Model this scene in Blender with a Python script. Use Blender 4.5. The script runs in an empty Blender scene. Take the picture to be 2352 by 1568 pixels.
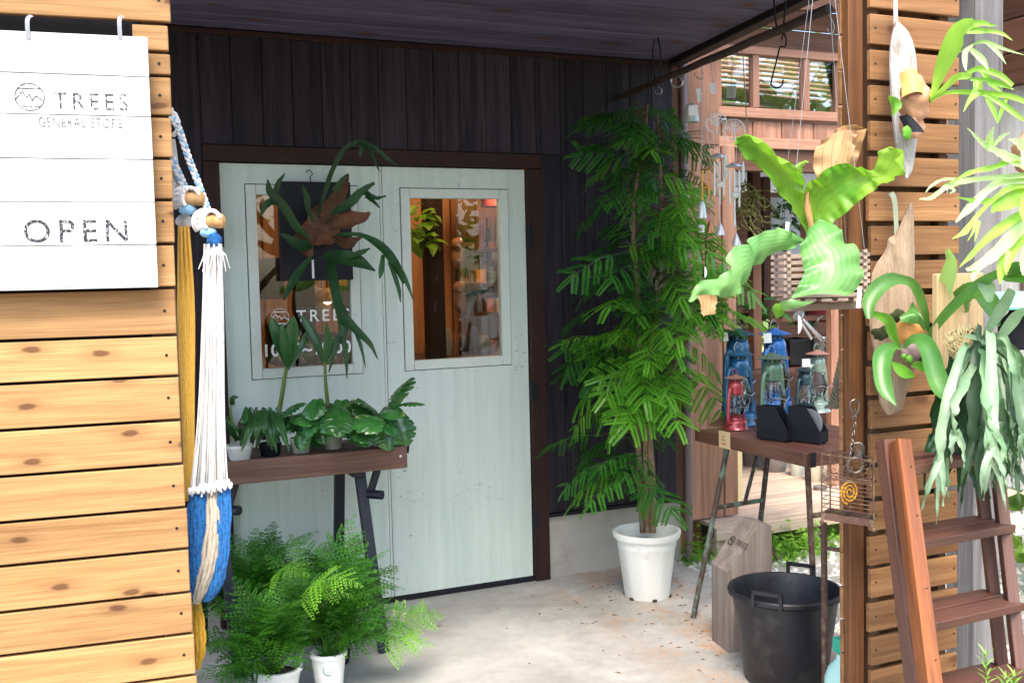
import bpy, bmesh, math, random
from mathutils import Vector, Matrix, noise

random.seed(11)
SC = bpy.context.scene
COL = SC.collection
R = math.radians
V = Vector

# ------------------------------------------------------------------ camera
EYE = V((0, 0, 1.57))
_yaw, _pitch, _roll = 1.15850, -0.0612163, -0.0231817
def _basis():
    cp, sp = math.cos(_pitch), math.sin(_pitch)
    f = V((0, cp, sp)); u = V((0, -sp, cp)); x = V((1, 0, 0))
    cr, sr = math.cos(_roll), math.sin(_roll)
    x2 = x * cr + u * sr; u2 = u * cr - x * sr
    s, c = math.sin(_yaw), math.cos(_yaw)
    m = Matrix(((s, c, 0), (-c, s, 0), (0, 0, 1)))
    return m @ x2, m @ u2, m @ f
CX, CU, CF = _basis()
cam_data = bpy.data.cameras.new('camera')
cam_data.sensor_width = 36.0
cam_data.lens = 2600 / 2592 * 36.0
cam_data.clip_start = 0.05
cam_data.clip_end = 600
cam = bpy.data.objects.new('camera', cam_data)
COL.objects.link(cam)
cam.matrix_world = Matrix(((CX.x, CU.x, -CF.x, EYE.x), (CX.y, CU.y, -CF.y, EYE.y), (CX.z, CU.z, -CF.z, EYE.z), (0, 0, 0, 1)))
SC.camera = cam
cam_data.dof.use_dof = False
cam_data.dof.focus_distance = 4.1
cam_data.dof.aperture_fstop = 16.0

# ------------------------------------------------------------------ sky, sun, exposure
SUN_EL, SUN_AZ = R(58), R(205)      # azimuth the sun stands at, clockwise from +Y
W = bpy.data.worlds.new('World'); SC.world = W; W.use_nodes = True
wn = W.node_tree.nodes; wl = W.node_tree.links
sky = wn.new('ShaderNodeTexSky'); sky.sky_type = 'NISHITA'; sky.sun_disc = False
sky.sun_elevation = SUN_EL; sky.sun_rotation = SUN_AZ
sky.air_density = 1.0; sky.dust_density = 3.0; sky.ozone_density = 1.0
wn['Background'].inputs['Strength'].default_value = 0.15
wl.new(sky.outputs['Color'], wn['Background'].inputs['Color'])
sun_d = bpy.data.lights.new('sun', 'SUN'); sun_d.energy = 1.5; sun_d.angle = R(25); sun_d.color = (1.0, 0.93, 0.82)
sun = bpy.data.objects.new('sun', sun_d); COL.objects.link(sun)
_sd = V((math.sin(SUN_AZ) * math.cos(SUN_EL), math.cos(SUN_AZ) * math.cos(SUN_EL), math.sin(SUN_EL)))
sun.rotation_euler = _sd.to_track_quat('Z', 'Y').to_euler()
sun.location = _sd * 30
SC.view_settings.view_transform = 'Standard'
SC.view_settings.look = 'None'
SC.view_settings.gamma = 1.0
SC.view_settings.exposure = 2.15

# ------------------------------------------------------------------ measuring: a photograph pixel on a known plane of the place
FPX = 2600.0 / 1.10204
def ray(x, y):
    return CF + CX * ((x - 1176) / FPX) - CU * ((y - 784) / FPX)
def PD(x, y, D): return EYE + ray(x, y) * D
def PY(x, y, Y): d = ray(x, y); return EYE + d * (Y / d.y)
def PX(x, y, X): d = ray(x, y); return EYE + d * (X / d.x)
def PZ(x, y, z): d = ray(x, y); return EYE + d * ((z - EYE.z) / d.z)
def PP(x, y, p0, n): d = ray(x, y); return EYE + d * ((V(p0) - EYE).dot(n) / d.dot(n))
def MPX(D): return D / FPX

# ------------------------------------------------------------------ objects
WM = {}
def place(o, parent=None, w=None):
    w = w or Matrix()
    COL.objects.link(o)
    WM[o.name] = w
    if parent is not None:
        o.parent = parent
        o.matrix_basis = WM[parent.name].inverted() @ w
    else:
        o.matrix_basis = w
    return o
def tag(o, label=None, cat=None, group=None, kind=None):
    if label: o['label'] = label
    if cat: o['category'] = cat
    if group: o['group'] = group
    if kind: o['kind'] = kind
    return o
def thing(name, label, cat, loc=(0, 0, 0), group=None):
    o = bpy.data.objects.new(name, None)
    o.empty_display_size = 0.05
    place(o, None, Matrix.Translation(V(loc)))
    return tag(o, label, cat, group)
def inst(name, mesh, parent, w):
    return place(bpy.data.objects.new(name, mesh), parent, w)
def frame(o, x, y):
    x = V(x).normalized(); z = x.cross(V(y)).normalized(); y = z.cross(x)
    return Matrix(((x.x, y.x, z.x, o[0]), (x.y, y.y, z.y, o[1]), (x.z, y.z, z.z, o[2]), (0, 0, 0, 1)))

def catmull(pts, n):
    P = [tuple(p) for p in pts]
    if len(P) < 3:
        a, b = P[0], P[-1]
        return [tuple(a[k] + (b[k] - a[k]) * i / (n - 1) for k in range(len(a))) for i in range(n)]
    P = [tuple(2 * a - b for a, b in zip(P[0], P[1]))] + P + [tuple(2 * a - b for a, b in zip(P[-1], P[-2]))]
    out = []; m = len(P) - 3
    for i in range(n):
        t = i / (n - 1) * m; k = min(int(t), m - 1); t -= k
        p0, p1, p2, p3 = P[k:k + 4]
        out.append(tuple(0.5 * (2 * b + (c - a) * t + (2 * a - 5 * b + 4 * c - d) * t * t + (3 * b - a - 3 * c + d) * t ** 3) for a, b, c, d in zip(p0, p1, p2, p3)))
    return out

class MB:
    def __init__(s): s.v = []; s.f = []; s.uv = []; s.mi = []
    def add(s, vs, fs, uvs=None, mi=0):
        b = len(s.v); s.v += [V(p) for p in vs]
        s.uv += uvs if uvs else [(0.5, 0.5)] * len(vs)
        s.f += [tuple(i + b for i in f) for f in fs]; s.mi += [mi] * len(fs)
    def box(s, c, size, rot=None, mi=0):
        x, y, z = (k / 2 for k in size); c = V(c)
        vs = [V(p) for p in ((-x, -y, -z), (x, -y, -z), (x, y, -z), (-x, y, -z), (-x, -y, z), (x, -y, z), (x, y, z), (-x, y, z))]
        if rot is not None: vs = [rot @ p for p in vs]
        s.add([p + c for p in vs], [(0, 3, 2, 1), (4, 5, 6, 7), (0, 1, 5, 4), (1, 2, 6, 5), (2, 3, 7, 6), (3, 0, 4, 7)], mi=mi)
    def box2(s, a, b, mi=0):
        a, b = V(a), V(b); s.box((a + b) / 2, [abs(k) for k in (b - a)], mi=mi)
    def tube(s, pts, r, n=8, cap=True, mi=0):
        P = [V(p) for p in pts]; m = len(P)
        rs = [r] * m if not isinstance(r, (list, tuple)) else list(r)
        if len(rs) != m: rs = [rs[0] + (rs[-1] - rs[0]) * i / (m - 1) for i in range(m)]
        ref = None; vs = []; uvs = []
        for i in range(m):
            t = (P[min(i + 1, m - 1)] - P[max(i - 1, 0)])
            t = t.normalized() if t.length > 1e-9 else V((0, 0, 1))
            if ref is None:
                ref = V((0, 0, 1)) if abs(t.z) < 0.9 else V((1, 0, 0))
            a = (ref - t * ref.dot(t)).normalized(); b = t.cross(a); ref = a
            for k in range(n):
                w = 2 * math.pi * k / n
                vs.append(P[i] + (a * math.cos(w) + b * math.sin(w)) * rs[i]); uvs.append((k / n, i / (m - 1)))
        fs = [(i * n + k, i * n + (k + 1) % n, (i + 1) * n + (k + 1) % n, (i + 1) * n + k) for i in range(m - 1) for k in range(n)]
        if cap: fs += [tuple(range(n - 1, -1, -1)), tuple((m - 1) * n + k for k in range(n))]
        s.add(vs, fs, uvs, mi)
    def stick(s, a, b, r, n=8, mi=0): s.tube([a, b], r, n, True, mi)
    def lathe(s, c, prof, n=24, rot=None, mi=0, facets=None, cap=True):
        c = V(c); vs = []; uvs = []; m = len(prof)
        for i, (r, z) in enumerate(prof):
            for k in range(n):
                w = 2 * math.pi * k / n
                p = V((r * math.cos(w), r * math.sin(w), z))
                if rot is not None: p = rot @ p
                vs.append(c + p); uvs.append((k / n, i / max(1, m - 1)))
        fs = [(i * n + k, i * n + (k + 1) % n, (i + 1) * n + (k + 1) % n, (i + 1) * n + k) for i in range(m - 1) for k in range(n)]
        if cap: fs += [tuple(range(n - 1, -1, -1)), tuple((m - 1) * n + k for k in range(n))]
        s.add(vs, fs, uvs, mi)
    def ball(s, c, r, n=12, sq=(1, 1, 1), jit=0.0, mi=0):
        if jit: n = max(n, 28); s.soft = True
        c = V(c); m = n // 2 + 1; vs = []
        for i in range(m):
            th = math.pi * (i + 0.02) / (m - 1 + 0.04)
            for k in range(n):
                w = 2 * math.pi * k / n
                d = V((math.sin(th) * math.cos(w) * sq[0], math.sin(th) * math.sin(w) * sq[1], math.cos(th) * sq[2]))
                rr = r * (1 + ((noise.noise(d * 1.6 + c * 9) + 0.35 * noise.noise(d * 4.5 + c * 5)) * jit if jit else 0))
                vs.append(c + d * rr)
        fs = [(i * n + k, (i + 1) * n + k, (i + 1) * n + (k + 1) % n, i * n + (k + 1) % n) for i in range(m - 1) for k in range(n)]
        fs += [tuple(range(n)), tuple((m - 1) * n + k for k in range(n - 1, -1, -1))]
        s.add(vs, fs, mi=mi)
    def grid(s, rows, mi=0):
        n = len(rows); m = len(rows[0])
        s.add([p for r in rows for p in r], [(i * m + j, i * m + j + 1, (i + 1) * m + j + 1, (i + 1) * m + j) for i in range(n - 1) for j in range(m - 1)],
              [(j / (m - 1), i / (n - 1)) for i in range(n) for j in range(m)], mi)
    def ribbon(s, pts, ws, nh=None, n=14, m=5, cup=0.2, wave=0.0, seed=0, twist=0.0, mi=0):
        Q = catmull([tuple(p) + (w,) for p, w in zip(pts, ws)], n); rows = []
        for i, q in enumerate(Q):
            p = V(q[:3]); w = max(q[3], 0.0004)
            t = (V(Q[min(i + 1, n - 1)][:3]) - V(Q[max(i - 1, 0)][:3])).normalized()
            h = V(nh) if nh is not None else ((EYE - p).normalized() + V((0, 0, 0.35)))
            nn = h - t * h.dot(t)
            nn = nn.normalized() if nn.length > 1e-6 else V((0, 0, 1))
            if twist: nn = Matrix.Rotation(twist * i / (n - 1), 3, t) @ nn
            b = t.cross(nn).normalized(); row = []
            for j in range(m):
                u = j / (m - 1) * 2 - 1
                z = cup * w * (u * u - 0.3)
                if wave: z += wave * abs(u) * math.sin(i * 1.7 + seed + u * 2)
                row.append(p + b * (u * w / 2) + nn * z)
            rows.append(row)
        s.grid(rows, mi)
    def strap(s, pix, ws, **k):
        """a strap whose centre line is given as (x, y, distance), widths in picture pixels"""
        s.ribbon([PD(*p) for p in pix], [w * MPX(p[2]) for p, w in zip(pix, ws)], **k)
    def sheet(s, A, B, n=26, m=13, bulge=0.03, ripple=0.006, freq=9.0, seed=0.0, veins=0.0, nv=9):
        """a broad leaf lofted between two edge lines, ruffled towards its edges"""
        a = [V(p) for p in catmull([PD(*p) for p in A], n)]; b = [V(p) for p in catmull([PD(*p) for p in B], n)]
        rows = []
        for i in range(n):
            row = []; w = (b[i] - a[i]).length
            t = (a[min(i + 1, n - 1)] + b[min(i + 1, n - 1)] - a[max(i - 1, 0)] - b[max(i - 1, 0)])
            nn = t.cross(b[i] - a[i])
            nn = nn.normalized() if nn.length > 1e-9 else V((0, -1, 0))
            if nn.dot(EYE - a[i]) < 0: nn = -nn
            for j in range(m):
                u = j / (m - 1); e = abs(u * 2 - 1) ** 2
                z = bulge * math.sin(math.pi * u) * min(1, w / 0.08)
                z += ripple * e * (math.sin(freq * i / n * 6.28 + seed + 3 * u) + 0.6 * math.sin(freq * 1.7 * i / n * 6.28 + seed * 2))
                z += veins * math.cos(u * nv * 6.28)
                row.append(a[i].lerp(b[i], u) + nn * z)
            rows.append(row)
        s.grid(rows)
    def build(s, name, mats, parent=None, origin=None, smooth=True, sharp=38, thick=0.0):
        if origin is None:
            origin = WM[parent.name].translation.copy() if parent is not None else V((0, 0, 0))
        origin = V(origin)
        me = bpy.data.meshes.new(name)
        me.from_pydata([tuple(p - origin) for p in s.v], [], s.f)
        uvl = me.uv_layers.new(name='uv')
        flat = []
        for f in s.f:
            for i in f: flat += s.uv[i]
        uvl.data.foreach_set('uv', flat)
        for m_ in (mats if isinstance(mats, (list, tuple)) else [mats]): me.materials.append(m_)
        if any(s.mi): me.polygons.foreach_set('material_index', s.mi)
        if smooth:
            me.polygons.foreach_set('use_smooth', [True] * len(me.polygons))
            if sharp and not getattr(s, 'soft', False): me.set_sharp_from_angle(angle=R(sharp))
        me.update()
        o = bpy.data.objects.new(name, me)
        return place(o, parent, Matrix.Translation(origin))

_bc = {}
def board_mesh(L, w, t, mat, bev=0.0025):
    key = (round(L, 3), round(w, 3), round(t, 3), mat.name, bev)
    if key not in _bc:
        bm = bmesh.new(); bmesh.ops.create_cube(bm, size=1)
        bmesh.ops.scale(bm, vec=(L, w, t), verts=bm.verts)
        if bev: bmesh.ops.bevel(bm, geom=bm.edges[:], offset=min(bev, t * 0.3), segments=1, affect='EDGES')
        me = bpy.data.meshes.new('board'); bm.to_mesh(me); bm.free(); me.materials.append(mat); _bc[key] = me
    return _bc[key]
def board(name, parent, mat, c, x, y, L, w, t, bev=0.0025):
    """a board of length L along x, width w along y, thickness t, centred on c"""
    return inst(name, board_mesh(L, w, t, mat, bev), parent, frame(c, x, y))

# ------------------------------------------------------------------ materials
def newmat(name):
    m = bpy.data.materials.new(name); m.use_nodes = True
    return m, m.node_tree, m.node_tree.nodes['Principled BSDF']
def nd(nt, typ, ins=None, **attrs):
    n = nt.nodes.new(typ)
    for k, v in attrs.items(): setattr(n, k, v)
    for k, v in (ins or {}).items():
        if isinstance(v, bpy.types.NodeSocket): nt.links.new(v, n.inputs[k])
        else: n.inputs[k].default_value = v
    return n
def c4(c): return (c[0], c[1], c[2], 1.0)
def mth(nt, op, a, b=0.5, clamp=False):
    n = nd(nt, 'ShaderNodeMath', {0: a, 1: b}, operation=op, use_clamp=clamp); return n.outputs[0]
def vmul(nt, v, s): return nd(nt, 'ShaderNodeVectorMath', {0: v, 1: s}, operation='MULTIPLY').outputs[0]
def vadd(nt, v, s): return nd(nt, 'ShaderNodeVectorMath', {0: v, 1: s}, operation='ADD').outputs[0]
def mixc(nt, f, a, b, typ='MIX'):
    n = nd(nt, 'ShaderNodeMix', data_type='RGBA', blend_type=typ)
    for k, v in ((0, f), (6, a), (7, b)):
        if isinstance(v, bpy.types.NodeSocket): nt.links.new(v, n.inputs[k])
        else: n.inputs[k].default_value = v if k == 0 else c4(v)
    return n.outputs[2]
def noi(nt, v, scale, detail=4, rough=0.55, dist=0.0):
    return nd(nt, 'ShaderNodeTexNoise', {'Vector': v, 'Scale': scale, 'Detail': detail, 'Roughness': rough, 'Distortion': dist}).outputs['Fac']
def ramp(nt, f, stops):
    n = nd(nt, 'ShaderNodeValToRGB', {'Fac': f}); e = n.color_ramp.elements
    while len(e) < len(stops): e.new(0.5)
    for k, (p, c) in zip(e, stops): k.position = p; k.color = c4(c) if isinstance(c, tuple) else (c, c, c, 1)
    return n.outputs['Color']
def bumpn(nt, b, h, s, d=0.01):
    n = nd(nt, 'ShaderNodeBump', {'Height': h, 'Strength': s, 'Distance': d}); nt.links.new(n.outputs[0], b.inputs['Normal'])
def coords(nt):
    tc = nd(nt, 'ShaderNodeTexCoord'); oi = nd(nt, 'ShaderNodeObjectInfo')
    r = oi.outputs['Random']
    off = nd(nt, 'ShaderNodeCombineXYZ', {0: mth(nt, 'MULTIPLY', r, 37.0), 1: mth(nt, 'MULTIPLY', r, 71.3), 2: mth(nt, 'MULTIPLY', r, 53.1)}).outputs[0]
    return vadd(nt, tc.outputs['Object'], off), r, tc

def wood(name, c1, c2, rough=0.65, knot=0.0, tint=0.25, bump=0.25, blotch=0.35, bl=None, spec=0.3, axis=0, ks=1.0):
    m, nt, b = newmat(name); p, r, tc = coords(nt)
    def st(a, k):
        v = [k, k, k]; v[axis] = a; return tuple(v)
    g = noi(nt, vmul(nt, p, st(0.9, 19)), 1.0, 7, 0.66, 1.1)
    fine = noi(nt, vmul(nt, p, st(5, 190)), 1.0, 3)
    wide = noi(nt, vmul(nt, p, st(1.5, 4)), 1.0, 3)
    col = mixc(nt, ramp(nt, g, [(0.33, 0.0), (0.68, 1.0)]), c1, c2)
    if blotch: col = mixc(nt, mth(nt, 'MULTIPLY', ramp(nt, wide, [(0.52, 0.0), (0.75, 1.0)]), blotch), col, bl or tuple(k * 0.45 for k in c1))
    col = mixc(nt, 0.5, col, ramp(nt, fine, [(0.32, 0.5), (0.6, 1.0)]), 'MULTIPLY')
    if knot:
        vo = nd(nt, 'ShaderNodeTexVoronoi', voronoi_dimensions='2D' if axis == 0 else '3D', ins={'Vector': vadd(nt, vmul(nt, p, st(3.2 * ks, 8 * ks)), nd(nt, 'ShaderNodeCombineXYZ', {0: mth(nt, 'MULTIPLY', g, 0.25)}).outputs[0]), 'Scale': 1.0})
        gate = mth(nt, 'GREATER_THAN', nd(nt, 'ShaderNodeSeparateColor', {0: vo.outputs['Color']}).outputs[0], 1.0 - knot)
        halo = mth(nt, 'MULTIPLY', ramp(nt, vo.outputs['Distance'], [(0.06, 1.0), (0.34, 0.0)]), gate)
        core = mth(nt, 'MULTIPLY', ramp(nt, vo.outputs['Distance'], [(0.07, 1.0), (0.12, 0.0)]), gate)
        col = mixc(nt, mth(nt, 'MULTIPLY', halo, 0.5), col, tuple(k * 0.5 for k in c1))
        col = mixc(nt, mth(nt, 'MULTIPLY', core, 0.85), col, (0.09, 0.035, 0.012))
    tv = mth(nt, 'MULTIPLY_ADD', r, tint); nt.nodes[-1].inputs[2].default_value = 1 - tint * 0.6
    col = mixc(nt, 1.0, col, nd(nt, 'ShaderNodeCombineColor', {0: tv, 1: tv, 2: tv}).outputs[0], 'MULTIPLY')
    nt.links.new(col, b.inputs['Base Color'])
    b.inputs['Roughness'].default_value = rough; b.inputs['Specular IOR Level'].default_value = spec
    if bump: bumpn(nt, b, mth(nt, 'ADD', g, mth(nt, 'MULTIPLY', fine, 0.5)), bump, 0.004)
    return m

def plain(name, c, rough=0.5, metal=0.0, var=0.12, vs=12.0, spec=0.5, bump=0.0, dirt=None, dl=(0.5, 0.7), tint=0.0, coat=0.0):
    m, nt, b = newmat(name); p, r, tc = coords(nt)
    n1 = noi(nt, p, vs, 5)
    col = mixc(nt, n1, tuple(k * (1 - var) for k in c), tuple(min(1, k * (1 + var)) for k in c))
    if dirt: col = mixc(nt, ramp(nt, noi(nt, p, vs * 0.7, 8, 0.7), [(dl[0], 0.0), (dl[1], 1.0)]), col, dirt)
    if tint:
        tv = mth(nt, 'MULTIPLY_ADD', r, tint); nt.nodes[-1].inputs[2].default_value = 1 - tint * 0.5
        col = mixc(nt, 1.0, col, nd(nt, 'ShaderNodeCombineColor', {0: tv, 1: tv, 2: tv}).outputs[0], 'MULTIPLY')
    nt.links.new(col, b.inputs['Base Color'])
    b.inputs['Metallic'].default_value = metal; b.inputs['Specular IOR Level'].default_value = spec
    rr = mth(nt, 'MULTIPLY_ADD', n1, 0.25); nt.nodes[-1].inputs[2].default_value = max(0.02, rough - 0.12); nt.links.new(rr, b.inputs['Roughness'])
    if coat: b.inputs['Coat Weight'].default_value = coat
    if bump: bumpn(nt, b, noi(nt, p, vs * 2.5, 6, 0.65), bump, 0.01)
    return m

def leaf(name, c1, c2, rough=0.4, trans=0.3, tint=0.4, vein=0.0, nv=9, vc=None, vs=6.0, spec=0.5, under=None, spot=None):
    m, nt, b = newmat(name); p, r, tc = coords(nt)
    n1 = noi(nt, p, vs, 4)
    col = mixc(nt, ramp(nt, n1, [(0.35, 0.0), (0.65, 1.0)]), c1, c2)
    uv = nd(nt, 'ShaderNodeSeparateXYZ', {0: tc.outputs['UV']})
    if vein:
        s_ = mth(nt, 'COSINE', mth(nt, 'MULTIPLY', uv.outputs[0], nv * 6.28318))
        f_ = ramp(nt, s_, [(0.86, 0.0), (0.99, 1.0)])
        col = mixc(nt, mth(nt, 'MULTIPLY', f_, vein), col, vc or c2)
    if spot: col = mixc(nt, ramp(nt, noi(nt, p, 14, 3), [(0.66, 0.0), (0.72, 1.0)]), col, spot)
    tv = mth(nt, 'MULTIPLY_ADD', r, tint); nt.nodes[-1].inputs[2].default_value = 1 - tint * 0.5
    col = mixc(nt, 1.0, col, nd(nt, 'ShaderNodeCombineColor', {0: tv, 1: tv, 2: mth(nt, 'MULTIPLY', tv, 0.9)}).outputs[0], 'MULTIPLY')
    nt.links.new(col, b.inputs['Base Color']); b.inputs['Roughness'].default_value = rough; b.inputs['Specular IOR Level'].default_value = spec
    if vein: bumpn(nt, b, s_, 0.10, 0.003)
    out = nt.nodes['Material Output']
    tr = nd(nt, 'ShaderNodeBsdfTranslucent'); nt.links.new(mixc(nt, 1.0, col, (1.25, 1.4, 0.6), 'MULTIPLY'), tr.inputs[0])
    mx = nd(nt, 'ShaderNodeMixShader', {0: trans, 1: b.outputs[0], 2: tr.outputs[0]})
    nt.links.new(mx.outputs[0], out.inputs[0])
    return m

def glassmat(name, tintc=(0.9, 0.96, 0.94), rough=0.01, ior=1.5):
    m, nt, b = newmat(name); out = nt.nodes['Material Output']
    fr = nd(nt, 'ShaderNodeFresnel', {'IOR': ior})
    t = nd(nt, 'ShaderNodeBsdfTransparent', {0: c4(tintc)}); g = nd(nt, 'ShaderNodeBsdfGlossy', {'Color': (1, 1, 1, 1), 'Roughness': rough})
    mx = nd(nt, 'ShaderNodeMixShader', {0: fr.outputs[0], 1: t.outputs[0], 2: g.outputs[0]})
    nt.links.new(mx.outputs[0], out.inputs[0]); return m
def emis(name, c, s):
    m, nt, b = newmat(name); b.inputs['Base Color'].default_value = c4(c); b.inputs['Emission Color'].default_value = c4(c); b.inputs['Emission Strength'].default_value = s
    return m
M_slat = wood('honey_slat_wood', (0.29, 0.145, 0.052), (0.46, 0.265, 0.108), knot=0.42, ks=1.5, blotch=0.4, bl=(0.30, 0.16, 0.07), tint=0.3)
M_slat2 = wood('shaded_slat_wood', (0.175, 0.080, 0.030), (0.345, 0.180, 0.076), knot=0.3, blotch=0.6, bl=(0.11, 0.045, 0.016), tint=0.4)  # darker than the honey slats: roof and plant shade put into the colour
M_post = wood('stained_post_wood', (0.070, 0.026, 0.009), (0.19, 0.078, 0.026), knot=0.3, blotch=0.85, bl=(0.05, 0.02, 0.008), axis=0)
M_back = plain('dark_batten_wood', (0.10, 0.05, 0.025), 0.8, var=0.3)  # dark brown battens seen between the slats
M_wall = wood('dark_stained_cedar', (0.0150, 0.0125, 0.0190), (0.0520, 0.0420, 0.0530), rough=0.65, tint=0.5, blotch=0.35, bl=(0.032, 0.024, 0.024), bump=0.3, spec=0.15)  # bluish cast of the porch shade is mixed into the dark stain
M_ceil = wood('blue_cast_ceiling_wood', (0.064, 0.056, 0.098), (0.126, 0.112, 0.182), knot=0.45, tint=0.35, blotch=0.5, rough=0.75, ks=0.7)  # blue-violet cast of the shade is put into the board colour
M_trim = wood('red_brown_trim_wood', (0.016, 0.0055, 0.0045), (0.036, 0.012, 0.009), tint=0.15)
M_beam = wood('dark_beam_wood', (0.012, 0.007, 0.009), (0.026, 0.013, 0.014), tint=0.2)
M_gray = wood('weathered_grey_wood', (0.11, 0.108, 0.112), (0.24, 0.235, 0.24), rough=0.9, tint=0.1, bump=0.6, blotch=0.4, bl=(0.27, 0.265, 0.26))
M_white = wood('whitewashed_wood', (0.66, 0.66, 0.64), (0.80, 0.80, 0.79), tint=0.08, blotch=0.12, bl=(0.62, 0.55, 0.50), bump=0.3, knot=0.05)
M_annex = wood('cedar_red_siding', (0.25, 0.115, 0.075), (0.42, 0.23, 0.155), tint=0.5, blotch=0.5, bl=(0.11, 0.05, 0.03))
M_annexd = wood('dark_cedar_siding', (0.09, 0.04, 0.025), (0.17, 0.08, 0.05), tint=0.4, blotch=0.5)
M_deck = wood('pale_deck_wood', (0.46, 0.34, 0.26), (0.62, 0.49, 0.39), tint=0.3, blotch=0.4, bl=(0.30, 0.22, 0.17), rough=0.8)
M_nail = plain('dark_screw', (0.02, 0.018, 0.016), 0.5, 0.6)
M_black = plain('black_paint', (0.009, 0.010, 0.015), 0.55, spec=0.22)
M_glass = glassmat('window_glass', (0.93, 0.97, 0.95))
M_print = plain('white_print', (0.75, 0.77, 0.76), 0.5, var=0.05)
M_warm = wood('orange_interior_wood', (0.36, 0.17, 0.085), (0.52, 0.28, 0.15), tint=0.3, blotch=0.3)

def doormat():
    m, nt, b = newmat('pale_green_door_paint'); p, r, tc = coords(nt)
    br = noi(nt, vmul(nt, p, (26, 26, 1.3)), 1.0, 5, 0.6)
    cl = noi(nt, p, 1.6, 4)
    col = mixc(nt, ramp(nt, br, [(0.35, 0.0), (0.65, 1.0)]), (0.47, 0.565, 0.52), (0.56, 0.645, 0.60))
    col = mixc(nt, mth(nt, 'MULTIPLY', ramp(nt, cl, [(0.4, 0.0), (0.7, 1.0)]), 0.5), col, (0.53, 0.60, 0.575))
    sc = noi(nt, vmul(nt, p, (20, 20, 42)), 1.0, 7, 0.75)
    gate = noi(nt, p, 3.2, 3)
    f = mth(nt, 'MULTIPLY', ramp(nt, sc, [(0.61, 0.0), (0.65, 1.0)]), ramp(nt, gate, [(0.48, 0.0), (0.60, 1.0)]))
    col = mixc(nt, mth(nt, 'MULTIPLY', f, 0.75), col, (0.07, 0.08, 0.08))
    nt.links.new(col, b.inputs['Base Color']); b.inputs['Roughness'].default_value = 0.5
    bumpn(nt, b, br, 0.12, 0.003); return m
M_door = doormat()
M_doortrim = plain('door_trim_paint', (0.55, 0.61, 0.565), 0.5, var=0.1, vs=20, dirt=(0.22, 0.2, 0.17), dl=(0.66, 0.74))

def floormat():
    m, nt, b = newmat('smooth_concrete'); p, r, tc = coords(nt)
    a = noi(nt, p, 1.7, 8, 0.62); c = noi(nt, p, 14, 8, 0.7); f = noi(nt, p, 140, 3)
    col = mixc(nt, ramp(nt, a, [(0.34, 0.0), (0.66, 1.0)]), (0.27, 0.255, 0.235), (0.46, 0.44, 0.41))
    col = mixc(nt, 0.6, col, ramp(nt, c, [(0.3, 0.72), (0.62, 1.0)]), 'MULTIPLY')
    col = mixc(nt, 0.4, col, ramp(nt, f, [(0.3, 0.8), (0.6, 1.0)]), 'MULTIPLY')
    # sawdust swept about the outer edge of the slab, in patches
    sx = nd(nt, 'ShaderNodeSeparateXYZ', {0: tc.outputs['Object']})
    near = ramp(nt, mth(nt, 'ADD', mth(nt, 'MULTIPLY', sx.outputs[0], 1.0), -2.0), [(0.05, 0.0), (0.4, 1.0)])
    sd = ramp(nt, noi(nt, vmul(nt, p, (3.4, 2.6, 1)), 1.0, 7, 0.72), [(0.46, 0.0), (0.56, 1.0)])
    gr = ramp(nt, noi(nt, p, 55, 4, 0.7), [(0.42, 0.0), (0.55, 1.0)])
    col = mixc(nt, mth(nt, 'MULTIPLY', mth(nt, 'MULTIPLY', sd, gr), mth(nt, 'MULTIPLY', near, 0.75)), col, (0.42, 0.19, 0.06))
    dk = ramp(nt, noi(nt, vmul(nt, p, (2.1, 3.6, 1)), 1.0, 5, 0.6), [(0.55, 0.0), (0.72, 1.0)])
    col = mixc(nt, mth(nt, 'MULTIPLY', dk, 0.5), col, (0.17, 0.15, 0.13))
    nt.links.new(col, b.inputs['Base Color'])
    rg = mth(nt, 'MULTIPLY_ADD', a, 0.3); nt.nodes[-1].inputs[2].default_value = 0.5; nt.links.new(rg, b.inputs['Roughness'])
    bumpn(nt, b, mth(nt, 'ADD', c, mth(nt, 'MULTIPLY', f, 0.4)), 0.12, 0.006); return m
M_floor = floormat()
M_conc = plain('rough_concrete', (0.36, 0.34, 0.31), 0.8, var=0.2, vs=5, bump=0.2, dirt=(0.22, 0.20, 0.18), dl=(0.5, 0.8))
M_earth = plain('brown_earth', (0.14, 0.11, 0.08), 0.95, var=0.3, vs=3, bump=0.5)

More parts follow.
